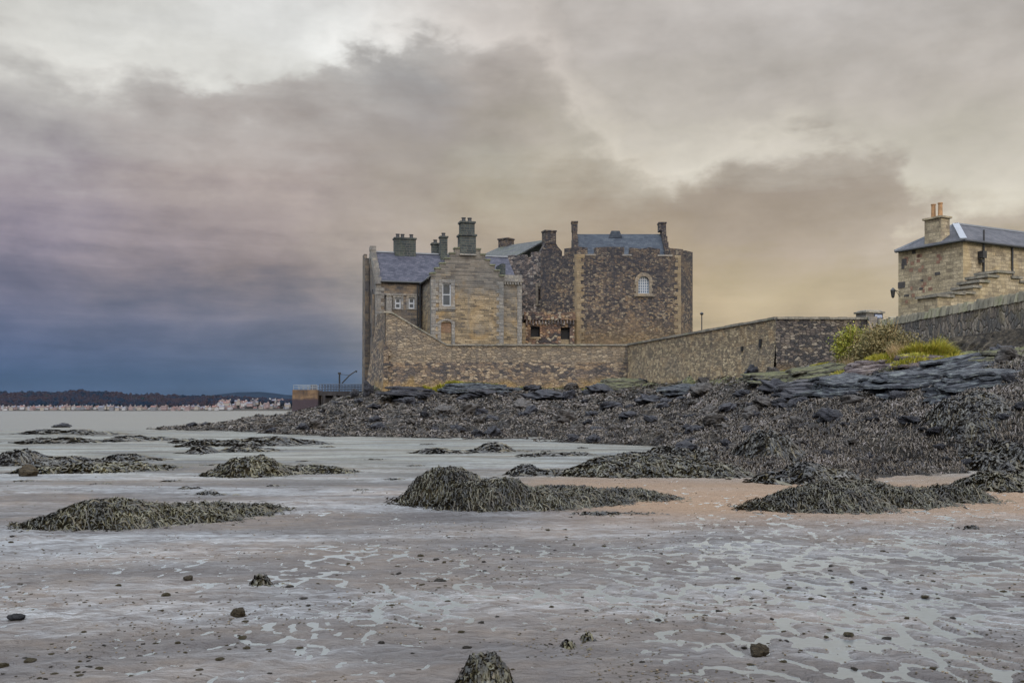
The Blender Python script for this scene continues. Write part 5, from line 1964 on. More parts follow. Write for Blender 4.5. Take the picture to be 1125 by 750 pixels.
railing(jt, JF, 0.15, jl - 0.1, 0.2, jz, 0.48, 5, 0.028, M['pale_rail'], 1)
railing(jt, JF, 0.15, jl - 0.1, 5.8, jz, 0.48, 5, 0.028, M['pale_rail'], 1)
railing(jt, JF, jl, JF.s(398), 1.7, jz - 0.12, 0.72, 15, 0.04, M['blueiron'], 2)
railing(jt, JF, jl, JF.s(398), 4.3, jz - 0.12, 0.78, 15, 0.04, M['blueiron'], 2)
mb = MB()
mb.box(JF, JF.s(341, 3), JF.s(348, 3), 2.8, 3.4, jz, jz + 0.62, top=(0.05, 0.05))
mb.build('locker', M['blueiron'], jt)
cr = empty('davit_crane', JF.p(JF.s(373, 3), 3, jz - 0.1), 'small dark crane with a raised jib standing on the jetty', 'crane')
cs_ = JF.s(373, 3)
z_ = jz - 0.12
mb = MB()
mb.cyl(JF.p(cs_, 3, z_), JF.p(cs_, 3, JF.z(373, 410, 3)), 0.10, 0.08, 8)
mb.box(JF, cs_ - 0.16, cs_ + 0.16, 2.84, 3.16, JF.z(373, 411, 3), JF.z(373, 409, 3))
mb.build('mast', M['dark'], cr)
mb = MB()
e1 = JF.p(JF.s(391.5, 3), 3, JF.z(391, 407, 3))
md = JF.p(JF.s(384, 3), 3, JF.z(384, 412, 3))
st_ = JF.p(JF.s(375.5, 3), 3, JF.z(375, 421, 3))
mb.cyl(st_, md, 0.075, 0.07, 8)
mb.cyl(md, e1, 0.07, 0.055, 8)
mb.cyl(e1, (e1[0], e1[1], e1[2] - 0.2), 0.09, 0.05, 8)
mb.build('jib', M['dark'], cr)
mb = MB()
mb.cyl(JF.p(cs_, 3, JF.z(373, 411, 3)), md, 0.025, 0.025, 6)
mb.build('stay', M['dark'], cr)

# ------------------------------------------------------------------ rocks
def ico_mesh(sub):
    v = [tuple(p) for p in ico_v]
    f = [tuple(q) for q in ico_f]
    for _ in range(sub):
        cache = {}
        nf = []

        def mid(a, b):
            kk = (min(a, b), max(a, b))
            if kk not in cache:
                p = (np.array(v[a]) + np.array(v[b]))
                p = p / np.linalg.norm(p)
                v.append(tuple(p))
                cache[kk] = len(v) - 1
            return cache[kk]
        for a, b, c_ in f:
            x, y, z = mid(a, b), mid(b, c_), mid(c_, a)
            nf += [(a, x, z), (b, y, x), (c_, z, y), (x, y, z)]
        f = nf
    return np.array(v), np.array(f)


I3v, I3f = ico_mesh(3)
I2v, I2f = ico_mesh(2)


def rock_verts(base, seed, rough=0.35, facets=5, strata=0.0):
    r_ = np.random.default_rng(seed)
    v = base.copy()
    # planar cuts give broken faces
    for _ in range(facets):
        n_ = r_.normal(size=3)
        n_ /= np.linalg.norm(n_)
        d_ = r_.uniform(0.55, 0.9)
        t_ = v @ n_
        v = np.where((t_ > d_)[:, None], v - (t_ - d_)[:, None] * n_[None], v)
    q = v * 1.6 + r_.uniform(0, 50, 3)
    dn = fbm(q[:, 0] + q[:, 2] * 0.7, q[:, 1] - q[:, 2] * 0.6, seed, 4, 0.55)
    v = v * (1 + rough * dn)[:, None]
    if strata:
        st2 = np.floor(v[:, 2] * strata) / strata
        v[:, :2] *= (1 + 0.12 * gnoise(st2 * 7.3 + seed, st2 * 3.1, seed))[:, None]
    return v


def rock_mat(name, stops, rough=0.55, top=None, scale=2.2, zs=2.4):
    m, t, bs = new_mat(name)
    Pn = t.node('ShaderNodeTexCoord').outputs['Object']
    n1_ = t.noise(t.mapping(Pn, scale=(0.8, 0.8, zs)), scale, 8, 0.7, 0.4)
    n2_ = t.noise(Pn, scale * 5, 5, 0.7)
    c = t.ramp(n1_.outputs['Fac'], stops)
    c = t.mix(t.mrange(n2_.outputs['Fac'], 0.4, 0.7, 0, 0.5), c, t.mix(1.0, c, (0.45, 0.45, 0.5, 1), 'MULTIPLY'))
    if top:
        gm = t.node('ShaderNodeNewGeometry')
        sp = t.node('ShaderNodeSeparateXYZ')
        t.l.new(gm.outputs['Normal'], sp.inputs[0])
        f_ = t.mrange(t.math('ADD', sp.outputs[2], t.math('MULTIPLY', t.math('SUBTRACT', n1_.outputs['Fac'], 0.5), 1.6)), 0.62, 1.1, 0, 0.8, True)
        c = t.mix(f_, c, t.mix(n2_.outputs['Fac'], (*top, 1), (top[0] * 0.5, top[1] * 0.55, top[2] * 0.4, 1)))
    t.l.new(c, bs.inputs['Base Color'])
    bs.inputs['Roughness'].default_value = rough
    bs.inputs['Specular IOR Level'].default_value = 0.18
    bump(t, bs, t.math('ADD', n1_.outputs['Fac'], t.math('MULTIPLY', n2_.outputs['Fac'], 0.35)), 1.0, 0.12)
    return m


M['rock_dk'] = rock_mat('black wet rock', [(0.32, (0.008, 0.008, 0.012)), (0.5, (0.022, 0.022, 0.028)), (0.68, (0.07, 0.07, 0.082))], 0.4, zs=4.0)
M['rock_gr'] = rock_mat('grey brown shore rock', [(0.32, (0.016, 0.014, 0.014)), (0.5, (0.055, 0.049, 0.046)), (0.68, (0.14, 0.125, 0.115))], 0.5, zs=3.0)
M['rock_bl'] = rock_mat('blue grey ledge rock', [(0.38, (0.006, 0.006, 0.010)), (0.47, (0.022, 0.025, 0.034)), (0.56, (0.065, 0.073, 0.082)), (0.66, (0.17, 0.185, 0.17))], 0.5, zs=4.5, scale=3.0)
M['rock_ms'] = rock_mat('mossy pale rock', [(0.36, (0.025, 0.024, 0.022)), (0.5, (0.085, 0.083, 0.065)), (0.66, (0.21, 0.20, 0.16))], 0.85, top=(0.11, 0.108, 0.045), zs=4.0, scale=3.0)
M['rock_pu'] = rock_mat('purple brown rock', [(0.34, (0.025, 0.02, 0.024)), (0.5, (0.10, 0.08, 0.08)), (0.66, (0.23, 0.195, 0.18))], 0.8, zs=4.0)
M['rock_rd'] = rock_mat('rusty weed stone', [(0.3, (0.02, 0.015, 0.010)), (0.5, (0.055, 0.041, 0.024)), (0.7, (0.12, 0.092, 0.052))], 0.6)

lib = {}


def rock(name, label, cat, px, py, wpx, hpx, Y, mat, seed, group=None, depth=0.9, sink=0.35, hi=True, rz=None, strata=0.0, rough=0.35, tilt=0.0):
    """a single stone: px, py is where its foot stands; wpx, hpx its size in the photograph at distance Y"""
    w_ = wpx / FP * Y / 2
    h_ = hpx / FP * Y
    x_ = X(px, Y)
    key = (seed, hi, mat.name, strata, rough)
    if key not in lib:
        bv, bf = (I3v, I3f) if hi else (I2v, I2f)
        v = rock_verts(bv, seed, rough, strata=strata)
        v = v / np.abs(v).max(0)[None]
        me = bpy.data.meshes.new(name)
        me.from_pydata(v.tolist(), [], bf.tolist())
        me.materials.append(mat)
        for p in me.polygons:
            p.use_smooth = False if hi is False else True
        lib[key] = me
    o_ = bpy.data.objects.new(name, lib[key])
    COL.objects.link(o_)
    zg = ground_at(x_, Y)
    o_.location = (x_, Y, zg + h_ * (0.5 - sink * 0.6))
    o_.scale = (w_, w_ * depth, h_ * 0.62)
    o_.rotation_euler = (0, tilt, rz if rz is not None else 0)
    return setp(o_, label, cat, group)


# ------------------------------------------------------------------ ribbons: weed fronds, grass blades
def ribbons(name, hf, starts, heads, length, width, K, mat, parent=None, loc=(0, 0, 0), lift=0.02, wander=0.5, downhill=0.6, taper=None, curlk=0.0, kind=None):
    """flat fronds that follow the surface hf(x, y) downhill; every frond is its own loose strip"""
    N = len(starts)
    x = starts[:, 0].copy()
    y = starts[:, 1].copy()
    ang = heads.copy()
    step = length / K
    prof_ = np.array(taper if taper is not None else np.interp(np.linspace(0, 1, K + 1), [0, 0.2, 0.7, 1], [0.55, 1.0, 0.9, 0.25]))
    base = lift * rng.uniform(0.05, 1.0, N) ** 1.2 * 1.25
    roll = rng.normal(0, 0.45, N)
    ph0 = rng.uniform(0, 6.28, N)
    curl = rng.normal(0, 1.0, N) * curlk
    pts_ = []
    for k in range(K + 1):
        z = hf(x, y) + base * (1 + 0.5 * np.sin(ph0 + k * 1.3)) * math.sin(math.pi * (0.14 + 0.80 * k / K))
        pts_.append((x.copy(), y.copy(), z, ang.copy()))
        e = 0.04
        gx_ = (hf(x + e, y) - hf(x - e, y)) / (2 * e)
        gy_ = (hf(x, y + e) - hf(x, y - e)) / (2 * e)
        gm = np.sqrt(gx_ ** 2 + gy_ ** 2) + 1e-6
        da = np.arctan2(-gy_, -gx_)
        wgt = downhill * np.clip(gm * 1.3, 0, 1)
        cx_ = np.cos(ang) * (1 - wgt) + np.cos(da) * wgt
        cy_ = np.sin(ang) * (1 - wgt) + np.sin(da) * wgt
        ang = np.arctan2(cy_, cx_) + rng.normal(0, wander, N) / math.sqrt(K) + curl / K
        cl_ = 1 / np.sqrt(1 + gm ** 2)
        x = x + np.cos(ang) * step * np.clip(cl_, 0.35, 1)
        y = y + np.sin(ang) * step * np.clip(cl_, 0.35, 1)
    V = np.zeros((N, K + 1, 2, 3))
    for k, (a, b, c_, an) in enumerate(pts_):
        hwid = width * prof_[k] / 2
        ox, oy = -np.sin(an) * hwid, np.cos(an) * hwid
        oz = np.sin(roll + 0.25 * k) * hwid * 0.8
        V[:, k, 0] = np.stack([a + ox, b + oy, c_ + oz], -1)
        V[:, k, 1] = np.stack([a - ox, b - oy, c_ - oz], -1)
    V = V.reshape(N, -1, 3)
    q = np.array([(2 * k, 2 * k + 1, 2 * k + 3, 2 * k + 2) for k in range(K)])
    Fq = (q[None] + (np.arange(N) * 2 * (K + 1))[:, None, None]).reshape(-1, 4)
    off_ = np.array(wloc(parent)) if parent is not None else np.array(loc)
    o_ = np_mesh(name, V.reshape(-1, 3) - off_[None], Fq, mat, parent, loc if parent is None else (0, 0, 0), smooth=True)
    if kind:
        o_['kind'] = kind
    return o_


M['wrack'] = island_mat('olive grey wrack', [(0.0, (0.005, 0.0045, 0.004)), (0.42, (0.012, 0.010, 0.007)), (0.60, (0.036, 0.031, 0.017)), (0.76, (0.066, 0.060, 0.036)), (0.92, (0.125, 0.122, 0.100)), (1.0, (0.07, 0.036, 0.016))], 0.3, 0.28, 3.0, nw=0.45)
M['wrack_d'] = island_mat('dark blue black wrack', [(0.0, (0.005, 0.005, 0.006)), (0.35, (0.016, 0.015, 0.016)), (0.6, (0.038, 0.035, 0.030)), (0.82, (0.075, 0.07, 0.058)), (1.0, (0.13, 0.122, 0.12))], 0.34, 0.25, 2.0, nw=0.45)
M['wrack_y'] = island_mat('mustard wrack', [(0.0, (0.006, 0.0055, 0.004)), (0.40, (0.013, 0.011, 0.007)), (0.58, (0.040, 0.035, 0.017)), (0.76, (0.075, 0.066, 0.032)), (0.92, (0.125, 0.116, 0.080)), (1.0, (0.14, 0.10, 0.025))], 0.32, 0.28, 3.0, nw=0.45)
M['core'] = rock_mat('dark rock under weed', [(0.3, (0.012, 0.012, 0.012)), (0.55, (0.035, 0.03, 0.025)), (0.75, (0.075, 0.055, 0.04))], 0.6)


def mound(label, bumps, n, mat, L=(0.16, 0.40), Wd=(0.013, 0.028), K=6, seed=0, edge_n=0.24, name='seaweed_mound', group=None, cat='seaweed', on_shore=False, lift=0.03, pw=1.7):
    """bumps: (px, py of foot line, half width px, half depth m, height px). Rock core with fronds draped on it."""
    bl = []
    for px, pyf, hwp, hd, hp in bumps:
        Y = Yg(pyf) + hd * 0.8
        if on_shore:
            Y = on_shore
        bl.append((X(px, Y), Y, hwp / FP * Y, hd, hp / FP * Y))
    bl = np.array(bl)
    x0 = (bl[:, 0] - bl[:, 2] * 1.25).min()
    x1 = (bl[:, 0] + bl[:, 2] * 1.25).max()
    y0 = (bl[:, 1] - bl[:, 3] * 1.3).min()
    y1 = (bl[:, 1] + bl[:, 3] * 1.3).max()
    cx_, cy_ = bl[:, 0].mean(), bl[:, 1].mean()
    gz = ground_at(cx_, cy_)
    sc2 = max(0.12, (x1 - x0) / 14)

    def hf(x, y):
        h = np.full(np.shape(x), 0.0)
        for bx, by, aw, ad, ah in bl:
            r2 = ((x - bx) / aw) ** 2 + ((y - by) / ad) ** 2
            h = h + (ah * np.exp(-(np.clip(r2, 0, 50) * 1.15) ** pw)) ** 2.6
        h = h ** (1 / 2.6)
        hm = bl[:, 4].max()
        nz = 0.5 * fbm(x / (sc2 * 2.2), y / (sc2 * 2.2), seed + 100, 4, 0.55)
        n2_ = fbm(x / (sc2 * 0.7) + 9, y / (sc2 * 0.7), seed + 40, 3, 0.6)
        h = h * (1 + edge_n * nz + 0.16 * n2_) + 0.10 * hm * nz * sstep(0.02, 0.25, h / hm) - 0.14 * hm * np.clip(n2_ + 0.1, 0, 1) * (1 - sstep(0.1, 0.5, h / hm))
        g_ = shore_at(x, y) if on_shore else 0.0
        return h - 0.035 + (np.maximum(g_, 0) if on_shore else 0.0)

    root = empty(name, (cx_, cy_, gz), label, cat, group)
    nx, ny = 70, 44
    xs_, ys_ = np.meshgrid(np.linspace(x0, x1, nx), np.linspace(y0, y1, ny))
    zs_ = hf(xs_, ys_)
    basez = np.maximum(shore_at(xs_, ys_), 0.0) if on_shore else np.zeros_like(xs_)
    kp = ((zs_ - basez)[:-1, :-1] > -0.03) | ((zs_ - basez)[1:, 1:] > -0.03)
    np_mesh('rock_core', np.stack([xs_, ys_, zs_], -1).reshape(-1, 3) - np.array(root.location)[None], grid_faces(ny, nx, kp), M['core'], root, smooth=True)
    # fronds, denser where the mound is high
    cand = np.stack([rng.uniform(x0, x1, n * 6), rng.uniform(y0, y1, n * 6)], -1)
    hh = hf(cand[:, 0], cand[:, 1]) - (np.maximum(shore_at(cand[:, 0], cand[:, 1]), 0) if on_shore else 0)
    w_ = np.where(hh > -0.012, 0.35 + np.clip(hh / bl[:, 4].max(), 0, 1), 0)
    w_ = np.where((hh > -0.034) & (hh <= -0.012), 0.10, w_)
    if w_.sum() == 0:
        w_ = w_ + 1
    idx = rng.choice(len(cand), n, p=w_ / w_.sum())
    stt_ = cand[idx]
    N = len(stt_)
    ribbons('fronds', hf, stt_, rng.uniform(0, 6.28, N), rng.uniform(L[0], L[1], N), rng.uniform(Wd[0], Wd[1], N), K, mat, root, lift=lift, wander=1.1, downhill=0.22, curlk=2.4)
    # a few long strands lying over the rest
    m_ = max(12, n // 14)
    idx = rng.choice(len(cand), m_, p=w_ / w_.sum())
    ribbons('long_strands', hf, cand[idx], rng.uniform(0, 6.28, m_), rng.uniform(L[1], L[1] * 2.2, m_), rng.uniform(Wd[0], Wd[1], m_) * 1.15, 9, M['strand'], root, lift=lift * 1.3, wander=0.8, downhill=0.5, curlk=2.0)
    return root


M['strand'] = island_mat('long brown strands', [(0.0, (0.008, 0.006, 0.004)), (0.4, (0.03, 0.022, 0.012)), (0.7, (0.052, 0.040, 0.018)), (0.9, (0.085, 0.072, 0.042)), (1.0, (0.11, 0.10, 0.08))], 0.3, 0.3, 3.0)
mound('big rounded wrack covered boulder in the middle of the sand with weed tail',
      [(494, 556, 50, 0.8, 34), (538, 561, 52, 0.6, 29), (584, 560, 54, 0.6, 17), (622, 556, 66, 0.75, 16), (680, 551, 62, 0.5, 10)], 17000, M['wrack'], L=(0.12, 0.34), Wd=(0.009, 0.019), seed=1, lift=0.05, pw=2.0)
mound('long flat dark wrack heap on the left sand, humped at its left end',
      [(118, 581, 60, 0.7, 24), (70, 582, 50, 0.45, 9), (175, 575, 80, 0.6, 15), (230, 568, 70, 0.5, 11), (280, 562, 40, 0.3, 6)], 12000, M['wrack_y'], L=(0.12, 0.32), Wd=(0.009, 0.019), seed=2, lift=0.045)
mound('pointed cone of weed with low tail to its right on the mid left sand',
      [(277, 524, 40, 1.0, 20), (340, 521, 50, 0.8, 8), (240, 524, 20, 0.6, 6)], 4800, M['wrack_y'], L=(0.15, 0.38), Wd=(0.018, 0.036), seed=3)
mound('spreading pale tipped wrack heap on the right foreground sand',
      [(905, 563, 66, 0.7, 21), (850, 562, 40, 0.45, 10), (980, 558, 60, 0.75, 17), (1045, 553, 44, 0.55, 15), (930, 552, 60, 0.8, 19)], 15000, M['wrack'], L=(0.12, 0.33), Wd=(0.009, 0.020), seed=4, lift=0.05, pw=2.2)
mound('broad dark wrack hump behind the big boulder, right of centre',
      [(690, 524, 64, 1.1, 20), (750, 524, 56, 1.0, 17), (645, 524, 34, 0.6, 7), (790, 525, 34, 0.8, 13)], 7000, M['wrack'], L=(0.2, 0.45), Wd=(0.02, 0.04), seed=5)
mound('wrack heap at the right edge between sand patches',
      [(1095, 540, 40, 0.8, 17), (1130, 538, 36, 0.8, 16), (1068, 536, 22, 0.5, 8)], 4200, M['wrack'], L=(0.18, 0.42), Wd=(0.017, 0.034), seed=6)
mound('flat weed bed at the left edge with a humped dark rock at its end',
      [(22, 512, 26, 0.9, 16), (-25, 512, 40, 1.0, 12), (60, 511, 40, 0.8, 8), (100, 510, 24, 0.5, 5)], 2000, M['wrack_d'], L=(0.25, 0.5), Wd=(0.03, 0.06), seed=7)
mound('long mustard weed strip in front of the humped rock at the left edge',
      [(90, 520, 50, 0.7, 9), (140, 518, 42, 0.6, 9), (45, 521, 30, 0.5, 8), (178, 515, 20, 0.4, 4)], 2400, M['wrack_y'], L=(0.22, 0.45), Wd=(0.03, 0.055), seed=8)
mound('small flat weed patch above the long mustard strip at left',
      [(138, 507, 24, 0.9, 7), (165, 507, 20, 0.7, 3)], 700, M['wrack_d'], L=(0.3, 0.6), Wd=(0.04, 0.07), seed=9)
mound('low dark weed ridge left of the pointed cone, far left sand',
      [(60, 487, 36, 1.6, 5), (85, 487, 26, 1.2, 4), (40, 488, 18, 1.0, 4)], 700, M['wrack_d'], L=(0.5, 1.0), Wd=(0.08, 0.14), seed=10)
mound('low ragged rocks and weed at the edge of the sea on the left',
      [(50, 477, 24, 2.0, 4), (85, 477, 20, 1.8, 4), (110, 478, 14, 1.5, 3)], 500, M['wrack_d'], L=(0.6, 1.2), Wd=(0.1, 0.18), seed=11)
mound('thin weed streak with a small hump left of centre near the sea',
      [(140, 485, 20, 1.5, 5), (165, 484, 30, 1.2, 3), (120, 486, 18, 1.0, 2)], 500, M['wrack_d'], L=(0.5, 1.0), Wd=(0.09, 0.15), seed=12)
mound('ragged dark weed line with a hump in front of the left foreshore tip',
      [(225, 491, 24, 1.5, 7), (265, 491, 32, 1.5, 7), (300, 490, 30, 1.4, 9), (330, 489, 30, 1.2, 5), (205, 487, 16, 1.2, 4)], 1700, M['wrack_d'], L=(0.4, 0.8), Wd=(0.06, 0.11), seed=13)
mound('thin weed strip just behind the pointed cone',
      [(222, 499, 14, 1.0, 8), (268, 497, 26, 0.9, 5), (290, 496, 20, 0.8, 3)], 700, M['wrack_d'], L=(0.35, 0.7), Wd=(0.05, 0.09), seed=14)
mound('small dark weed hump on pale sand behind the big boulder',
      [(543, 497, 20, 1.2, 9), (520, 498, 20, 0.7, 3), (570, 497, 20, 0.6, 2)], 700, M['wrack_d'], L=(0.35, 0.7), Wd=(0.05, 0.09), seed=15)
mound('low weed strip on the pale sand up and left of the big boulder',
      [(478, 499, 20, 1.0, 5), (500, 499, 22, 0.9, 3)], 500, M['wrack_d'], L=(0.35, 0.7), Wd=(0.05, 0.09), seed=16)
mound('small dark weed clump between the big boulder and the broad hump',
      [(577, 523, 18, 0.8, 10), (605, 523, 26, 0.7, 5), (625, 523, 16, 0.5, 4)], 1300, M['wrack_d'], L=(0.25, 0.5), Wd=(0.03, 0.055), seed=17)
mound('scattered weed line on the sand left of the broad hump',
      [(600, 502, 30, 0.9, 3), (630, 501, 26, 0.8, 3), (580, 503, 16, 0.6, 2)], 600, M['wrack_d'], L=(0.3, 0.6), Wd=(0.045, 0.08), seed=18)
mound('ragged weed ridge behind the broad dark hump',
      [(700, 507, 34, 1.0, 9), (735, 502, 24, 1.4, 10), (670, 508, 24, 0.8, 5)], 1500, M['wrack_d'], L=(0.3, 0.6), Wd=(0.045, 0.08), seed=19)
mound('round dark weed hump on the foreshore right of centre',
      [(845, 510, 30, 1.1, 24), (822, 510, 16, 0.8, 12)], 2200, M['wrack_d'], L=(0.3, 0.7), Wd=(0.035, 0.06), seed=20, on_shore=28.5)
mound('blocky dark weed clump on the right of the pale sand corner',
      [(745, 506, 18, 0.8, 14), (768, 507, 14, 0.7, 8)], 1100, M['wrack_d'], L=(0.3, 0.6), Wd=(0.04, 0.07), seed=21, on_shore=29.5)
mound('rounded weed covered boulder high on the right foreshore',
      [(1055, 485, 30, 1.2, 16), (1080, 485, 22, 1.0, 12)], 1900, M['wrack_d'], L=(0.25, 0.55), Wd=(0.025, 0.05), seed=22, on_shore=29.0)
mound('dark weed hump at the foot of the right foreshore',
      [(1085, 515, 22, 1.0, 16), (1110, 514, 18, 0.8, 12)], 1300, M['wrack_d'], L=(0.3, 0.6), Wd=(0.035, 0.06), seed=23, on_shore=26.5)
mound('wrack hump behind the spreading right foreground heap',
      [(885, 532, 30, 0.9, 20), (920, 532, 24, 0.8, 14), (850, 532, 24, 0.7, 10)], 1900, M['wrack_d'], L=(0.25, 0.6), Wd=(0.03, 0.05), seed=24)
mound('small flat weed scrap on the sand between flat heap and pointed cone',
      [(228, 544, 14, 0.18, 4), (240, 545, 10, 0.15, 3)], 160, M['wrack_d'], L=(0.15, 0.3), Wd=(0.02, 0.035), seed=25, name='weed_scrap')
mound('weed covered stone with a yellow tip at the bottom edge of the beach',
      [(530, 757, 22, 0.16, 36), (548, 757, 16, 0.12, 26), (515, 757, 16, 0.12, 16)], 420, M['wrack'], L=(0.06, 0.16), Wd=(0.010, 0.022), seed=26, name='weed_stone', lift=0.02)
mound('loose tuft of brown weed lying alone on the left foreground sand',
      [(287, 644, 11, 0.10, 12), (279, 645, 8, 0.07, 5)], 130, M['wrack'], L=(0.06, 0.16), Wd=(0.008, 0.018), seed=27, name='weed_tuft', lift=0.03)
mound('yellow green weed scrap with a brown lump at the bottom of the beach',
      [(625, 714, 9, 0.09, 8), (645, 706, 8, 0.08, 8), (618, 718, 10, 0.06, 3)], 150, M['wrack_y'], L=(0.05, 0.12), Wd=(0.008, 0.018), seed=28, name='weed_scrap')
mound('dark spiky weed tuft at the right edge of the sand',
      [(1068, 583, 8, 0.12, 6), (1060, 584, 6, 0.1, 3)], 90, M['wrack_d'], L=(0.08, 0.2), Wd=(0.01, 0.02), seed=29, name='weed_tuft')
mound('blue black sparse weed stain below the tail of the big boulder',
      [(660, 567, 34, 0.25, 3), (700, 566, 30, 0.2, 2)], 420, M['wrack_d'], L=(0.12, 0.3), Wd=(0.012, 0.025), seed=30, name='weed_scrap')

random.seed(77)
for k, (px_, py_) in enumerate([(410, 506), (455, 513), (330, 508), (205, 538), (395, 540), (185, 530), (110, 533), (470, 489), (640, 493), (360, 492), (30, 505), (230, 512), (600, 497), (430, 528), (300, 535), (25, 530)]):
    w_ = random.uniform(7, 16)
    mound('thin dark weed scrap lying flat among others on the pale middle sand', [(px_, py_, w_, 0.3, 2.0), (px_ + w_ * 0.9, py_ - 0.5, w_ * 0.8, 0.25, 1.2)], 90, M['wrack_d'], L=(0.12, 0.34), Wd=(0.015, 0.035), seed=60 + k, name='weed_scrap', group='thin weed scraps on the pale middle sand', lift=0.02)

# ------------------------------------------------------------------ weed carpet over the foreshore (uncountable)
def carpet():
    N = 500000
    t_ = rng.uniform(-0.42, 0.62, N)
    Y = np.exp(rng.uniform(math.log(20), math.log(92), N))
    x = t_ * Y
    z = shore_at(x, Y)
    dens = sstep(-0.02, 0.12, z) * (1 - sstep(3.2, 4.2, z + 0.5 * fbm(x / 3, Y / 3, 91, 3)))
    dens *= 0.42 + 0.58 * sstep(-0.25, 0.15, fbm(x / 1.6, Y / 2.4, 92, 4))
    # keep the pale sand gaps low on the right
    ok = rng.uniform(0, 1, N) < dens
    x, Y = x[ok], Y[ok]
    n_ = len(x)
    sc_l = np.clip(Y / 30, 0.75, 2.8) * 0.72
    ribbons('seaweed_carpet', shore_at, np.stack([x, Y], -1), rng.uniform(0, 6.28, n_), rng.uniform(0.10, 0.36, n_) * sc_l, np.exp(rng.normal(-3.4, 0.42, n_)) * sc_l, 3, M['wrack_c'], lift=0.09, wander=1.5, downhill=0.2, curlk=1.5,
            taper=[0.6, 1.0, 0.9, 0.35])
    o_ = bpy.data.objects['seaweed_carpet']
    setp(o_, 'mat of dark olive seaweed covering the rocky foreshore', 'seaweed', kind='stuff')


M['wrack_c'] = island_mat('foreshore wrack', [(0.0, (0.006, 0.005, 0.007)), (0.30, (0.018, 0.015, 0.017)), (0.46, (0.046, 0.036, 0.026)), (0.62, (0.085, 0.066, 0.047)), (0.78, (0.112, 0.098, 0.094)), (0.92, (0.175, 0.152, 0.15)), (1.0, (0.12, 0.072, 0.045))], 0.42, 0.22, 0.7, nw=0.5)
carpet()

# ------------------------------------------------------------------ boulders on the foreshore
random.seed(5)
k = 0
tries = 0
while k < 230 and tries < 4000:
    tries += 1
    px = random.uniform(190, 1125)
    Y = math.exp(random.uniform(math.log(24), math.log(84)))
    x_ = X(px, Y)
    z_ = float(shore_at(x_, Y))
    if z_ < 0.08 or z_ > 3.7 or Y > 83:
        continue
    w_ = random.uniform(8, 22) * (1.0 if random.random() < 0.8 else 1.5)
    rock('shore_boulder', 'wet boulder half buried in weed among many on the foreshore', 'boulder', px, 0, w_, w_ * random.uniform(0.35, 0.6), Y, M['rock_dk'] if random.random() < 0.6 else M['rock_gr'], 200 + k % 14,
         group='boulders scattered over the weedy foreshore', hi=True, rough=0.6, rz=random.uniform(0, 6.28), tilt=random.uniform(-0.2, 0.2))
    k += 1
# named boulders that stand out
for px, w_, h_, Y, lab, sd_ in [
    (850, 46, 19, 53, 'largest black boulder, below the corner of the tan wall', 301),
    (815, 22, 9, 56, 'flat black boulder just left of the largest one', 302),
    (688, 30, 11, 60, 'black boulder below where low and tan walls meet', 303),
    (600, 60, 12, 76, 'long black ledge of rock below the guard house', 304),
    (530, 50, 10, 78, 'black ledge rock with pale top under the gable', 305),
    (660, 46, 12, 77, 'black rock ledge at the foot of the low wall right of centre', 306),
    (712, 40, 13, 66, 'low dark rock below the start of the tan wall', 307),
    (500, 22, 12, 62, 'round dark boulder on foreshore below the crow stepped block', 308),
    (404, 14, 18, 84, 'dark upright rock at the foot of the castle corner', 309),
    (390, 12, 11, 85, 'slanting grey rock between castle corner and jetty', 310),
    (985, 20, 12, 35, 'black angular boulder on the right foreshore', 311),
    (800, 20, 14, 33, 'dark pointed boulder right of the pale sand corner', 312),
    (880, 24, 10, 40, 'flat dark stone in the middle of the right foreshore', 313),
    (1000, 30, 10, 30, 'slanting grey slab above the right foreground heap', 314)]:
    rock('shore_rock', lab, 'rock', px, 0, w_, h_, Y, M['rock_dk'], sd_, rz=random.uniform(-0.4, 0.4), strata=4.0, rough=0.75)
rock('rust_stone', 'rounded rusty brown stone on the sand at the left edge of the weed strip', 'stone', 32, 0, 22, 15, 24.0, M['rock_rd'], 320)
rock('sea_rock', 'dark rock standing alone in the shallow sea at left', 'rock', 67, 0, 22, 6, 92.0, M['rock_dk'], 321)

# ------------------------------------------------------------------ ledges of bedded rock on the right
random.seed(17)
LEDGES = []


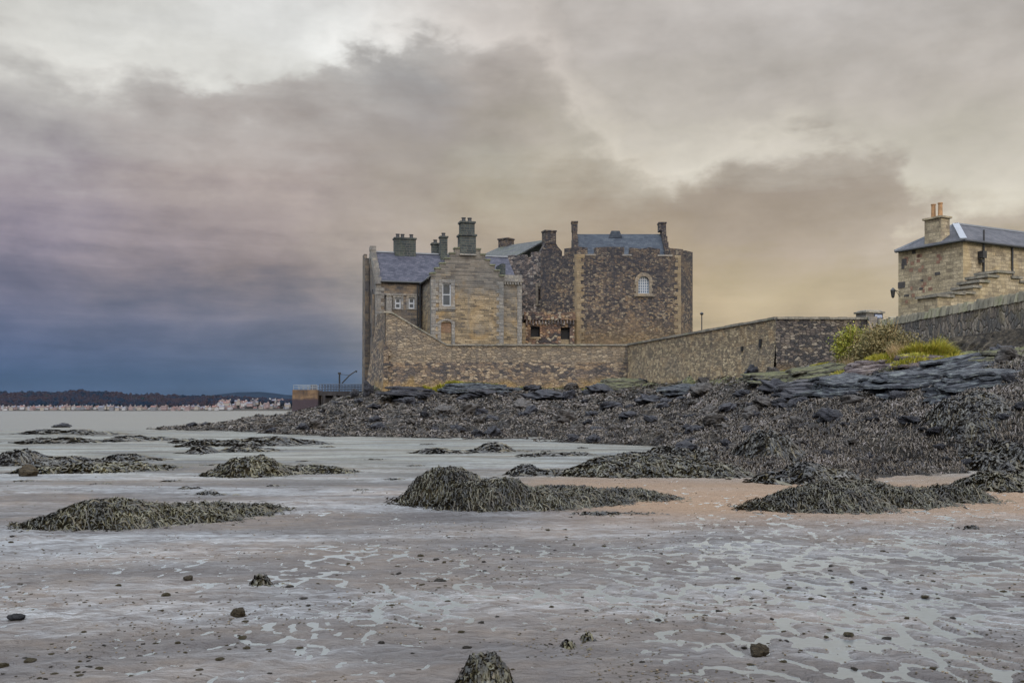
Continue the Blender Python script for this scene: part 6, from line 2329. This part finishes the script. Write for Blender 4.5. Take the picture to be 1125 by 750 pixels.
def ledge(label, px0, px1, py_top, py_bot, Y, mat, seed, tilt=0.0, depth=2.2, layers=5, rot=0.0):
    r_ = np.random.default_rng(seed)
    w_ = (px1 - px0) / FP * Y
    x_ = X((px0 + px1) / 2, Y)
    zt_ = Z(py_top, Y)
    zb2 = Z(py_bot, Y)
    hgt = zt_ - zb2
    th_ = hgt / layers
    mb_v, mb_f = [], []
    nseg_ = 40
    layers = layers * 2
    nseg_ = 72
    cuts = np.cumsum(r_.uniform(0.5, 1.6, layers))
    cuts = np.concatenate([[0], cuts / cuts[-1]]) * hgt
    A_ = np.linspace(0, 2 * math.pi, nseg_, endpoint=False)
    wob_a = r_.uniform(0, 50)
    for L_ in range(layers):
        grow = 1 - L_ / layers
        rx = w_ / 2 * (0.62 + 0.46 * grow ** 0.8 + r_.uniform(-0.10, 0.10))
        rd = depth / 2 * (0.5 + 0.65 * grow + r_.uniform(-0.12, 0.12))
        ox, oy = r_.uniform(-0.10, 0.10) * w_, r_.uniform(-0.1, 0.1) * depth + (1 - grow) * depth * 0.3
        th_ = cuts[L_ + 1] - cuts[L_]
        z0_, z1_ = cuts[L_] - 0.08, cuts[L_ + 1]
        nb = r_.integers(9, 16)
        br = np.sort(r_.uniform(0, 2 * math.pi, nb))
        blk = r_.uniform(0.78, 1.10, nb + 1)[np.searchsorted(br, A_)]
        rr = blk * (1 + 0.22 * fbm(np.cos(A_) * 2.6 + seed + L_ * 3.1, np.sin(A_) * 2.6 + L_ * 1.3, seed + L_, 4))
        sup = (np.abs(np.cos(A_)) ** 3 + np.abs(np.sin(A_)) ** 3) ** (-1 / 3)
        ca, sa_ = np.cos(A_) * sup * rr, np.sin(A_) * sup * rr
        for zi, (zv, sh_) in enumerate(((z0_, 0.93), (z0_ + (z1_ - z0_) * 0.35, 1.02), (z1_ - 0.15 * th_, 1.0), (z1_, 0.9))):
            xs_ = ox + ca * rx * sh_
            ys_ = oy + sa_ * rd * sh_
            zs_ = zv + 0.30 * hgt * fbm(xs_ / 2.2 + wob_a, ys_ / 2.2, seed, 3) + 0.05 * fbm(xs_ / 0.4, ys_ / 0.4 + L_, seed + 3, 2)
            mb_v += list(zip(xs_.tolist(), ys_.tolist(), zs_.tolist()))
        b0_ = len(mb_v) - 4 * nseg_
        for zi in range(3):
            for s_ in range(nseg_):
                t2 = (s_ + 1) % nseg_
                mb_f.append((b0_ + zi * nseg_ + s_, b0_ + zi * nseg_ + t2, b0_ + (zi + 1) * nseg_ + t2, b0_ + (zi + 1) * nseg_ + s_))
        # inner top ring and centre, uneven
        for q_ in (0.55,):
            xs_ = ox + ca * rx * q_
            ys_ = oy + sa_ * rd * q_
            zs_ = z1_ + 0.04 + 0.30 * hgt * fbm(xs_ / 2.2 + wob_a, ys_ / 2.2, seed, 3) + 0.07 * fbm(xs_ / 0.5, ys_ / 0.5 + L_, seed + 3, 2)
            mb_v += list(zip(xs_.tolist(), ys_.tolist(), zs_.tolist()))
        for s_ in range(nseg_):
            t2 = (s_ + 1) % nseg_
            mb_f.append((b0_ + 3 * nseg_ + s_, b0_ + 3 * nseg_ + t2, b0_ + 4 * nseg_ + t2, b0_ + 4 * nseg_ + s_))
        zc_ = z1_ + 0.05 + 0.30 * hgt * float(fbm(np.array([ox / 2.2 + wob_a]), np.array([oy / 2.2]), seed, 3)[0])
        mb_v.append((ox, oy, zc_))
        c_ = len(mb_v) - 1
        for s_ in range(nseg_):
            mb_f.append((b0_ + 4 * nseg_ + s_, b0_ + 4 * nseg_ + (s_ + 1) % nseg_, c_))
    from mathutils import Euler, Matrix
    mw_ = Matrix.Translation((x_, Y, zb2)) @ Euler((0.05, tilt, rot)).to_matrix().to_4x4()
    LEDGES.append(BVHTree.FromPolygons([mw_ @ Vector(q) for q in mb_v], mb_f))
    me = bpy.data.meshes.new('rock_ledge')
    me.from_pydata(mb_v, [], mb_f)
    me.materials.append(mat)
    o_ = bpy.data.objects.new('rock_ledge', me)
    COL.objects.link(o_)
    o_.location = (x_, Y, zb2)
    o_.rotation_euler = (0.05, tilt, rot)
    return setp(o_, label, 'rock')


ledge('blue grey bedded ledge at the right edge, lowest of the right ledges', 1040, 1180, 408, 434, 32, M['rock_bl'], 1, -0.06, 3.5, 6)
ledge('pale blue bedded ledge below the yellow grass', 960, 1075, 410, 430, 37, M['rock_bl'], 2, -0.07, 3.2, 5)
ledge('long pale green topped ledge under the bare rock face', 1010, 1150, 392, 412, 38, M['rock_bl'], 3, -0.10, 3.5, 5)
ledge('mossy ledge at the right edge, topmost of the right ledges', 1075, 1180, 384, 400, 37.5, M['rock_ms'], 4, -0.08, 2.5, 4)
ledge('broken blue ledge left of the other right ledges', 900, 985, 415, 432, 42, M['rock_bl'], 5, -0.05, 3.0, 4)
ledge('low dark bedded ledge between black boulder and blue ledges', 858, 925, 419, 433, 46, M['rock_dk'], 6, -0.03, 3.0, 3)
ledge('purple brown broken rock beneath the yellow grass tuft', 985, 1045, 390, 402, 47, M['rock_pu'], 7, -0.02, 1.8, 3)
ledge('purplish rock slab under the brown bush', 935, 1000, 396, 408, 50, M['rock_pu'], 8, -0.12, 2.2, 3)
ledge('pale mossy slope of rock below the dark return wall', 868, 945, 403, 416, 54, M['rock_ms'], 9, -0.12, 3.0, 3)
ledge('yellow green mossy rock at the corner of the tan wall', 820, 885, 410, 420, 57, M['rock_ms'], 10, -0.06, 2.5, 3)
ledge('pale rock slabs where the low and tan walls meet', 655, 730, 418, 429, 79, M['rock_ms'], 11, 0.05, 3.0, 3)
ledge('pale green stained rock under the middle of the low wall', 485, 560, 422, 430, 81, M['rock_bl'], 12, 0.0, 3.0, 3)
ledge('blue grey rock shelf in front of the tan wall', 720, 800, 424, 432, 66, M['rock_bl'], 13, -0.03, 2.5, 3)
ledge('dark rock shelf below the left end of the low wall', 420, 480, 426, 434, 80, M['rock_dk'], 14, 0.05, 3.0, 3)
ledge('pale sloping slab above the blue ledges at right', 1060, 1160, 398, 408, 36, M['rock_bl'], 15, -0.12, 2.0, 3)

# ------------------------------------------------------------------ grass, bushes, moss
def blades(name, label, cat, px, Y, rad, n, hgt, wid, mat, lean=0.5, seed=0, droop=0.5, sq=0.6, zoff=0.0, sub=None, parent=None):
    r_ = np.random.default_rng(seed)
    cx_ = X(px, Y)
    a = r_.uniform(0, 6.28, n)
    rr = rad * np.sqrt(r_.uniform(0, 1, n))
    x = cx_ + np.cos(a) * rr
    y = Y + np.sin(a) * rr * sq
    z = np.maximum(shore_at(x, y), 0)
    for bvh in LEDGES:
        if bvh.ray_cast(Vector((cx_, Y, 50)), Vector((0, 0, -1)))[0] is None and bvh.find_nearest(Vector((cx_, Y, float(z[0]))), rad * 1.5)[0] is None:
            continue
        for i_ in range(n):
            hit = bvh.ray_cast(Vector((x[i_], y[i_], 50)), Vector((0, 0, -1)))[0]
            if hit is not None and hit.z > z[i_]:
                z[i_] = hit.z
    z = z - 0.05
    ncl = max(3, n // 260)
    ccx, ccy, cch = r_.uniform(-1, 1, ncl), r_.uniform(-1, 1, ncl), r_.uniform(0.35, 1.0, ncl)
    near = np.argmin(((x - cx_)[:, None] / rad - ccx[None]) ** 2 + ((y - Y)[:, None] / (rad * sq) - ccy[None]) ** 2, axis=1)
    fall = (1 - 0.55 * (rr / rad) ** 2) * cch[near]
    h = hgt * r_.uniform(0.45, 1.0, n) * fall
    K = 4
    an = np.where(r_.uniform(0, 1, n) < 0.6, a, r_.uniform(0, 6.28, n))
    ln = lean * r_.uniform(0.1, 1.0, n)
    V = np.zeros((n, K + 1, 2, 3))
    sa = r_.uniform(0, 6.28, n)
    for k2 in range(K + 1):
        f_ = k2 / K
        out_r = ln * h * (f_ ** 1.7)
        zz2 = z + h * (f_ - droop * ln * f_ ** 3)
        w2 = wid * (1 - f_ * 0.85) / 2
        for j, sg in enumerate((-1, 1)):
            V[:, k2, j] = np.stack([x + np.cos(an) * out_r + sg * np.cos(sa) * w2, y + np.sin(an) * out_r + sg * np.sin(sa) * w2, zz2], -1)
    q = np.array([(2 * k2, 2 * k2 + 1, 2 * k2 + 3, 2 * k2 + 2) for k2 in range(K)])
    Fq = (q[None] + (np.arange(n) * 2 * (K + 1))[:, None, None]).reshape(-1, 4)
    loc = (cx_, Y, ground_at(cx_, Y)) if parent is None else tuple(wloc(parent))
    o_ = np_mesh(name, V.reshape(-1, 3) - np.array(loc)[None], Fq, mat, parent, loc if parent is None else (0, 0, 0), smooth=True)
    return setp(o_, label, cat) if parent is None else o_


M['gr_y'] = island_mat('yellow green grass', [(0, (0.10, 0.12, 0.015)), (0.4, (0.22, 0.22, 0.02)), (0.7, (0.34, 0.29, 0.035)), (1, (0.42, 0.30, 0.09))], 0.7, 0.3, 2)
M['gr_o'] = island_mat('olive brown scrub', [(0, (0.05, 0.05, 0.02)), (0.4, (0.13, 0.11, 0.045)), (0.7, (0.20, 0.16, 0.07)), (1, (0.28, 0.20, 0.10))], 0.8, 0.3, 2)
M['gr_g'] = island_mat('fresh green leaves', [(0, (0.07, 0.085, 0.012)), (0.45, (0.18, 0.19, 0.02)), (0.8, (0.30, 0.28, 0.04)), (1, (0.34, 0.24, 0.08))], 0.7, 0.3, 2)
M['gr_o2'] = island_mat('olive turf', [(0, (0.05, 0.06, 0.015)), (0.5, (0.12, 0.125, 0.03)), (1, (0.20, 0.18, 0.06))], 0.8, 0.3, 2)
M['moss'] = island_mat('moss cushions', [(0, (0.09, 0.10, 0.01)), (0.5, (0.20, 0.19, 0.02)), (1, (0.30, 0.25, 0.04))], 0.9, 0.2, 3)
M['stalk'] = island_mat('dry stalks', [(0, (0.22, 0.15, 0.07)), (0.6, (0.38, 0.27, 0.14)), (1, (0.48, 0.37, 0.22))], 0.8, 0.3, 3)


def leaf_bush(name, label, px, Y, rx, rz_, n, leaf, mat, seed, stemmat, zc_off=0.0):
    """a shrub: stems and many small leaves through its volume"""
    r_ = np.random.default_rng(seed)
    cx_ = X(px, Y)
    g_ = ground_at(cx_, Y)
    root = empty(name, (cx_, Y, g_), label, 'bush')
    mb_ = MB()
    for i in range(16):
        a = r_.uniform(0, 6.28)
        e_ = (cx_ + math.cos(a) * rx * r_.uniform(0.2, 0.8), Y + math.sin(a) * rx * 0.5, g_ + rz_ * r_.uniform(0.9, 1.7))
        mb_.cyl((cx_ + r_.normal() * 0.12 * rx, Y + r_.normal() * 0.1, g_ - 0.15), e_, 0.025, 0.008, 5)
    mb_.build('stems', stemmat, root)
    # clumps
    nc_ = 34
    cc = np.stack([r_.normal(0, 0.42, nc_) * rx, r_.normal(0, 0.35, nc_) * rx * 0.7, rz_ * (0.35 + 0.6 * r_.uniform(0, 1.6, nc_))], -1)
    cc[:, 2] *= 1 - 0.35 * (np.abs(cc[:, 0]) / rx)
    ci = r_.integers(0, nc_, n)
    c_ = cc[ci] + r_.normal(0, 0.16, (n, 3)) * np.array([rx, rx * 0.8, rz_])[None]
    c_[:, 2] = np.maximum(c_[:, 2], 0.02)
    d1 = r_.normal(size=(n, 3))
    d1 /= np.linalg.norm(d1, axis=1)[:, None]
    d2 = np.cross(d1, r_.normal(size=(n, 3)))
    d2 /= np.linalg.norm(d2, axis=1)[:, None] + 1e-9
    s_ = leaf * r_.uniform(0.5, 1.2, n)[:, None]
    V = np.stack([c_ - d1 * s_, c_ + d2 * s_ * 0.4, c_ + d1 * s_, c_ - d2 * s_ * 0.4], 1)
    np_mesh('leaves', V.reshape(-1, 3), np.arange(n * 4).reshape(-1, 4), mat, root)
    return root


leaf_bush('brown_bush', 'brown olive bush against the end of the dark return wall', 974, 53.5, 1.85, 1.45, 9000, 0.08, M['gr_o'], 41, M['stalk'])
leaf_bush('green_bush', 'bright yellow green bush with pale stalks in front of the dark wall', 936, 56.0, 1.15, 1.45, 4200, 0.08, M['gr_g'], 42, M['stalk'])
leaf_bush('scrub_bush', 'low olive bush under the gate pier', 957, 55.5, 0.8, 0.7, 2000, 0.08, M['gr_o'], 43, M['stalk'])
blades('grass_tuft', 'bright yellow green grass tuft in front of the bare rock face', 'grass', 1018, 48.3, 1.5, 6000, 1.7, 0.032, M['gr_y'], 0.9, 44)
blades('grass_tuft', 'straw coloured grass tuft between brown bush and yellow grass', 'grass', 997, 50, 0.9, 1600, 1.6, 0.03, M['stalk'], 0.6, 45)
blades('grass_tuft', 'olive grass tuft at the foot of the brown bush', 'grass', 955, 52, 1.2, 2200, 0.9, 0.035, M['gr_y'], 0.8, 46)
for px_, Y_, r_c, n_c, h_c, lab_ in [(908, 55.2, 0.9, 1500, 0.55, 'olive grass spilling over the rocks left of the dry stalks'), (932, 52.5, 1.0, 1500, 0.6, 'yellow green grass on the rock slope under the green bush'),
                                     (972, 50.2, 1.0, 1600, 0.7, 'yellow green grass on the slope below the brown bush'), (1042, 46.2, 0.8, 1100, 0.8, 'short grass at the right end of the yellow tuft, against the bare rock'),
                                     (1000, 46.8, 0.9, 1300, 0.6, 'low yellow grass creeping over the purple rock'), (1075, 42.5, 1.2, 1500, 0.35, 'thin green grass along the foot of the bare rock face'),
                                     (1110, 39.5, 1.1, 1400, 0.32, 'thin green grass on the topmost ledge at the right edge'), (885, 57, 0.8, 1000, 0.4, 'olive grass at the foot of the dark return wall')]:
    blades('grass_tuft', lab_, 'grass', px_, Y_, r_c, n_c, h_c, 0.035, M['gr_y'] if h_c > 0.45 else M['gr_o2'], 0.9, int(px_))
blades('dry_stalks', 'pale upright stalks standing before the dark wall below the green bush', 'plant', 930, 55, 0.6, 120, 1.5, 0.03, M['stalk'], 0.35, 47)
blades('moss_patch', 'yellow moss cushion at the foot of the low wall under the door', 'moss', 487, 82.0, 1.7, 2600, 0.75, 0.10, M['moss'], 0.8, 48)
blades('moss_patch', 'yellow moss clump on the rocks left of the green bush', 'moss', 903, 55.5, 0.75, 1100, 0.35, 0.06, M['moss'], 0.9, 49)
blades('moss_patch', 'small yellow moss clump at the corner of the tan wall', 'moss', 872, 57.6, 0.8, 900, 0.3, 0.06, M['moss'], 0.9, 50)
blades('moss_patch', 'moss strip along the rock shelf below the yellow grass', 'moss', 1012, 44.5, 0.9, 900, 0.25, 0.05, M['moss'], 0.9, 51)
blades('moss_patch', 'thin green moss on the bank between jetty and castle corner', 'moss', 388, 86.5, 1.0, 700, 0.3, 0.08, M['gr_g'], 0.9, 52)
blades('moss_patch', 'thin grass line at the foot of the low wall below the blocked door', 'moss', 530, 82.6, 2.2, 1500, 0.45, 0.08, M['gr_o2'], 0.9, 53)
blades('moss_patch', 'yellow green growth at the foot of the low wall near its right end', 'moss', 655, 82.4, 2.4, 1800, 0.4, 0.08, M['moss'], 0.9, 54)
blades('moss_patch', 'green slime and grass along the foot of the low wall under the guard house', 'moss', 600, 82.5, 2.6, 1800, 0.35, 0.08, M['gr_o2'], 0.9, 55)
blades('moss_patch', 'olive growth at the foot of the tan wall, half way along', 'moss', 770, 69.5, 2.0, 1500, 0.35, 0.07, M['gr_o2'], 0.9, 56)

# ------------------------------------------------------------------ stones and scraps on the near sand
rock('sand_stone', 'rounded brown stone with weed on top on the bottom right sand', 'stone', 833, 0, 26, 15, 6.5, M['rock_rd'], 400)
rock('sand_stone', 'small olive stone alone on the left foreground sand', 'stone', 261, 0, 18, 11, 7.75, M['rock_rd'], 401)
rock('sand_stone', 'low dark stone on the bottom left sand', 'stone', 18, 0, 20, 7, 7.6, M['rock_dk'], 402)
rock('sand_stone', 'small brown stone near the middle of the foreground sand', 'stone', 208, 0, 14, 6, 9.4, M['rock_rd'], 403)
M['clump'] = rock_mat('brown weed and sand clump', [(0.3, (0.03, 0.024, 0.012)), (0.5, (0.075, 0.058, 0.028)), (0.7, (0.14, 0.11, 0.055))], 0.6, scale=30)
M['clump_d'] = rock_mat('dark weed clump', [(0.3, (0.015, 0.013, 0.013)), (0.5, (0.045, 0.038, 0.032)), (0.7, (0.09, 0.075, 0.06))], 0.55, scale=30)
random.seed(23)
for k in range(285):
    py = 452 + 110 + (random.random() ** 0.8) * 190
    px = random.uniform(-5, 1130)
    if random.random() < 0.6:
        # gathered in drifts
        c_ = random.choice([(545, 615), (900, 660), (60, 735), (960, 640), (450, 640), (620, 600), (170, 715), (880, 700)])
        px, py = random.gauss(c_[0], 70), min(748, max(560, random.gauss(c_[1], 9)))
    Y = Yg(py)
    sz = random.uniform(0.014, 0.05) * (1.6 if random.random() < 0.12 else 1) * (0.8 + Y / 20)
    dk = random.random() < 0.4
    wpx = sz * FP / Y
    rock('sand_clump', 'small %s weed clump dotted among many on the wet foreground sand' % ('dark' if dk else 'brown'), 'weed clump', px, 0, wpx, wpx * random.uniform(0.2, 0.45), Y, M['clump_d'] if dk else M['clump'], 500 + k % 7,
         group='small %s clumps dotted on the wet sand' % ('dark' if dk else 'brown'), hi=False, rz=random.uniform(0, 6.28), depth=random.uniform(0.5, 1.4), sink=0.6)


def grit():
    """uncountable shell and weed fragments"""
    N = 7500
    py = 450 + 60 + rng.uniform(0, 1, N) ** 0.7 * 250
    px = rng.uniform(-40, 1165, N)
    Y = FP * CH / (py - HZ)
    x = (px - CX) / FP * Y
    ok = fbm(x / 1.4, Y / 1.8, 77, 3) > rng.uniform(-0.25, 0.35, N)
    x, Y = x[ok], Y[ok]
    n_ = len(x)
    z = sand_h(x, Y) + 0.003
    r_ = rng.uniform(0.002, 0.009, n_) * (0.7 + Y / 12)
    V = ico_v[None] * (np.stack([r_, r_ * rng.uniform(0.6, 1.6, n_), r_ * 0.5], -1))[:, None] * rng.uniform(0.7, 1.3, (n_, 12, 1)) + np.stack([x, Y, z], -1)[:, None]
    Fc = ico_f[None] + (np.arange(n_) * 12)[:, None, None]
    m_ = island_mat('weed and shell fragments', [(0, (0.02, 0.018, 0.016)), (0.5, (0.06, 0.05, 0.035)), (0.85, (0.12, 0.09, 0.06)), (1, (0.3, 0.26, 0.22))], 0.7, 0.3, 20)
    o_ = np_mesh('beach_grit', V.reshape(-1, 3), Fc.reshape(-1, 3), m_, smooth=True)
    setp(o_, 'tiny weed and shell fragments strewn over the wet sand', 'grit', kind='stuff')


grit()
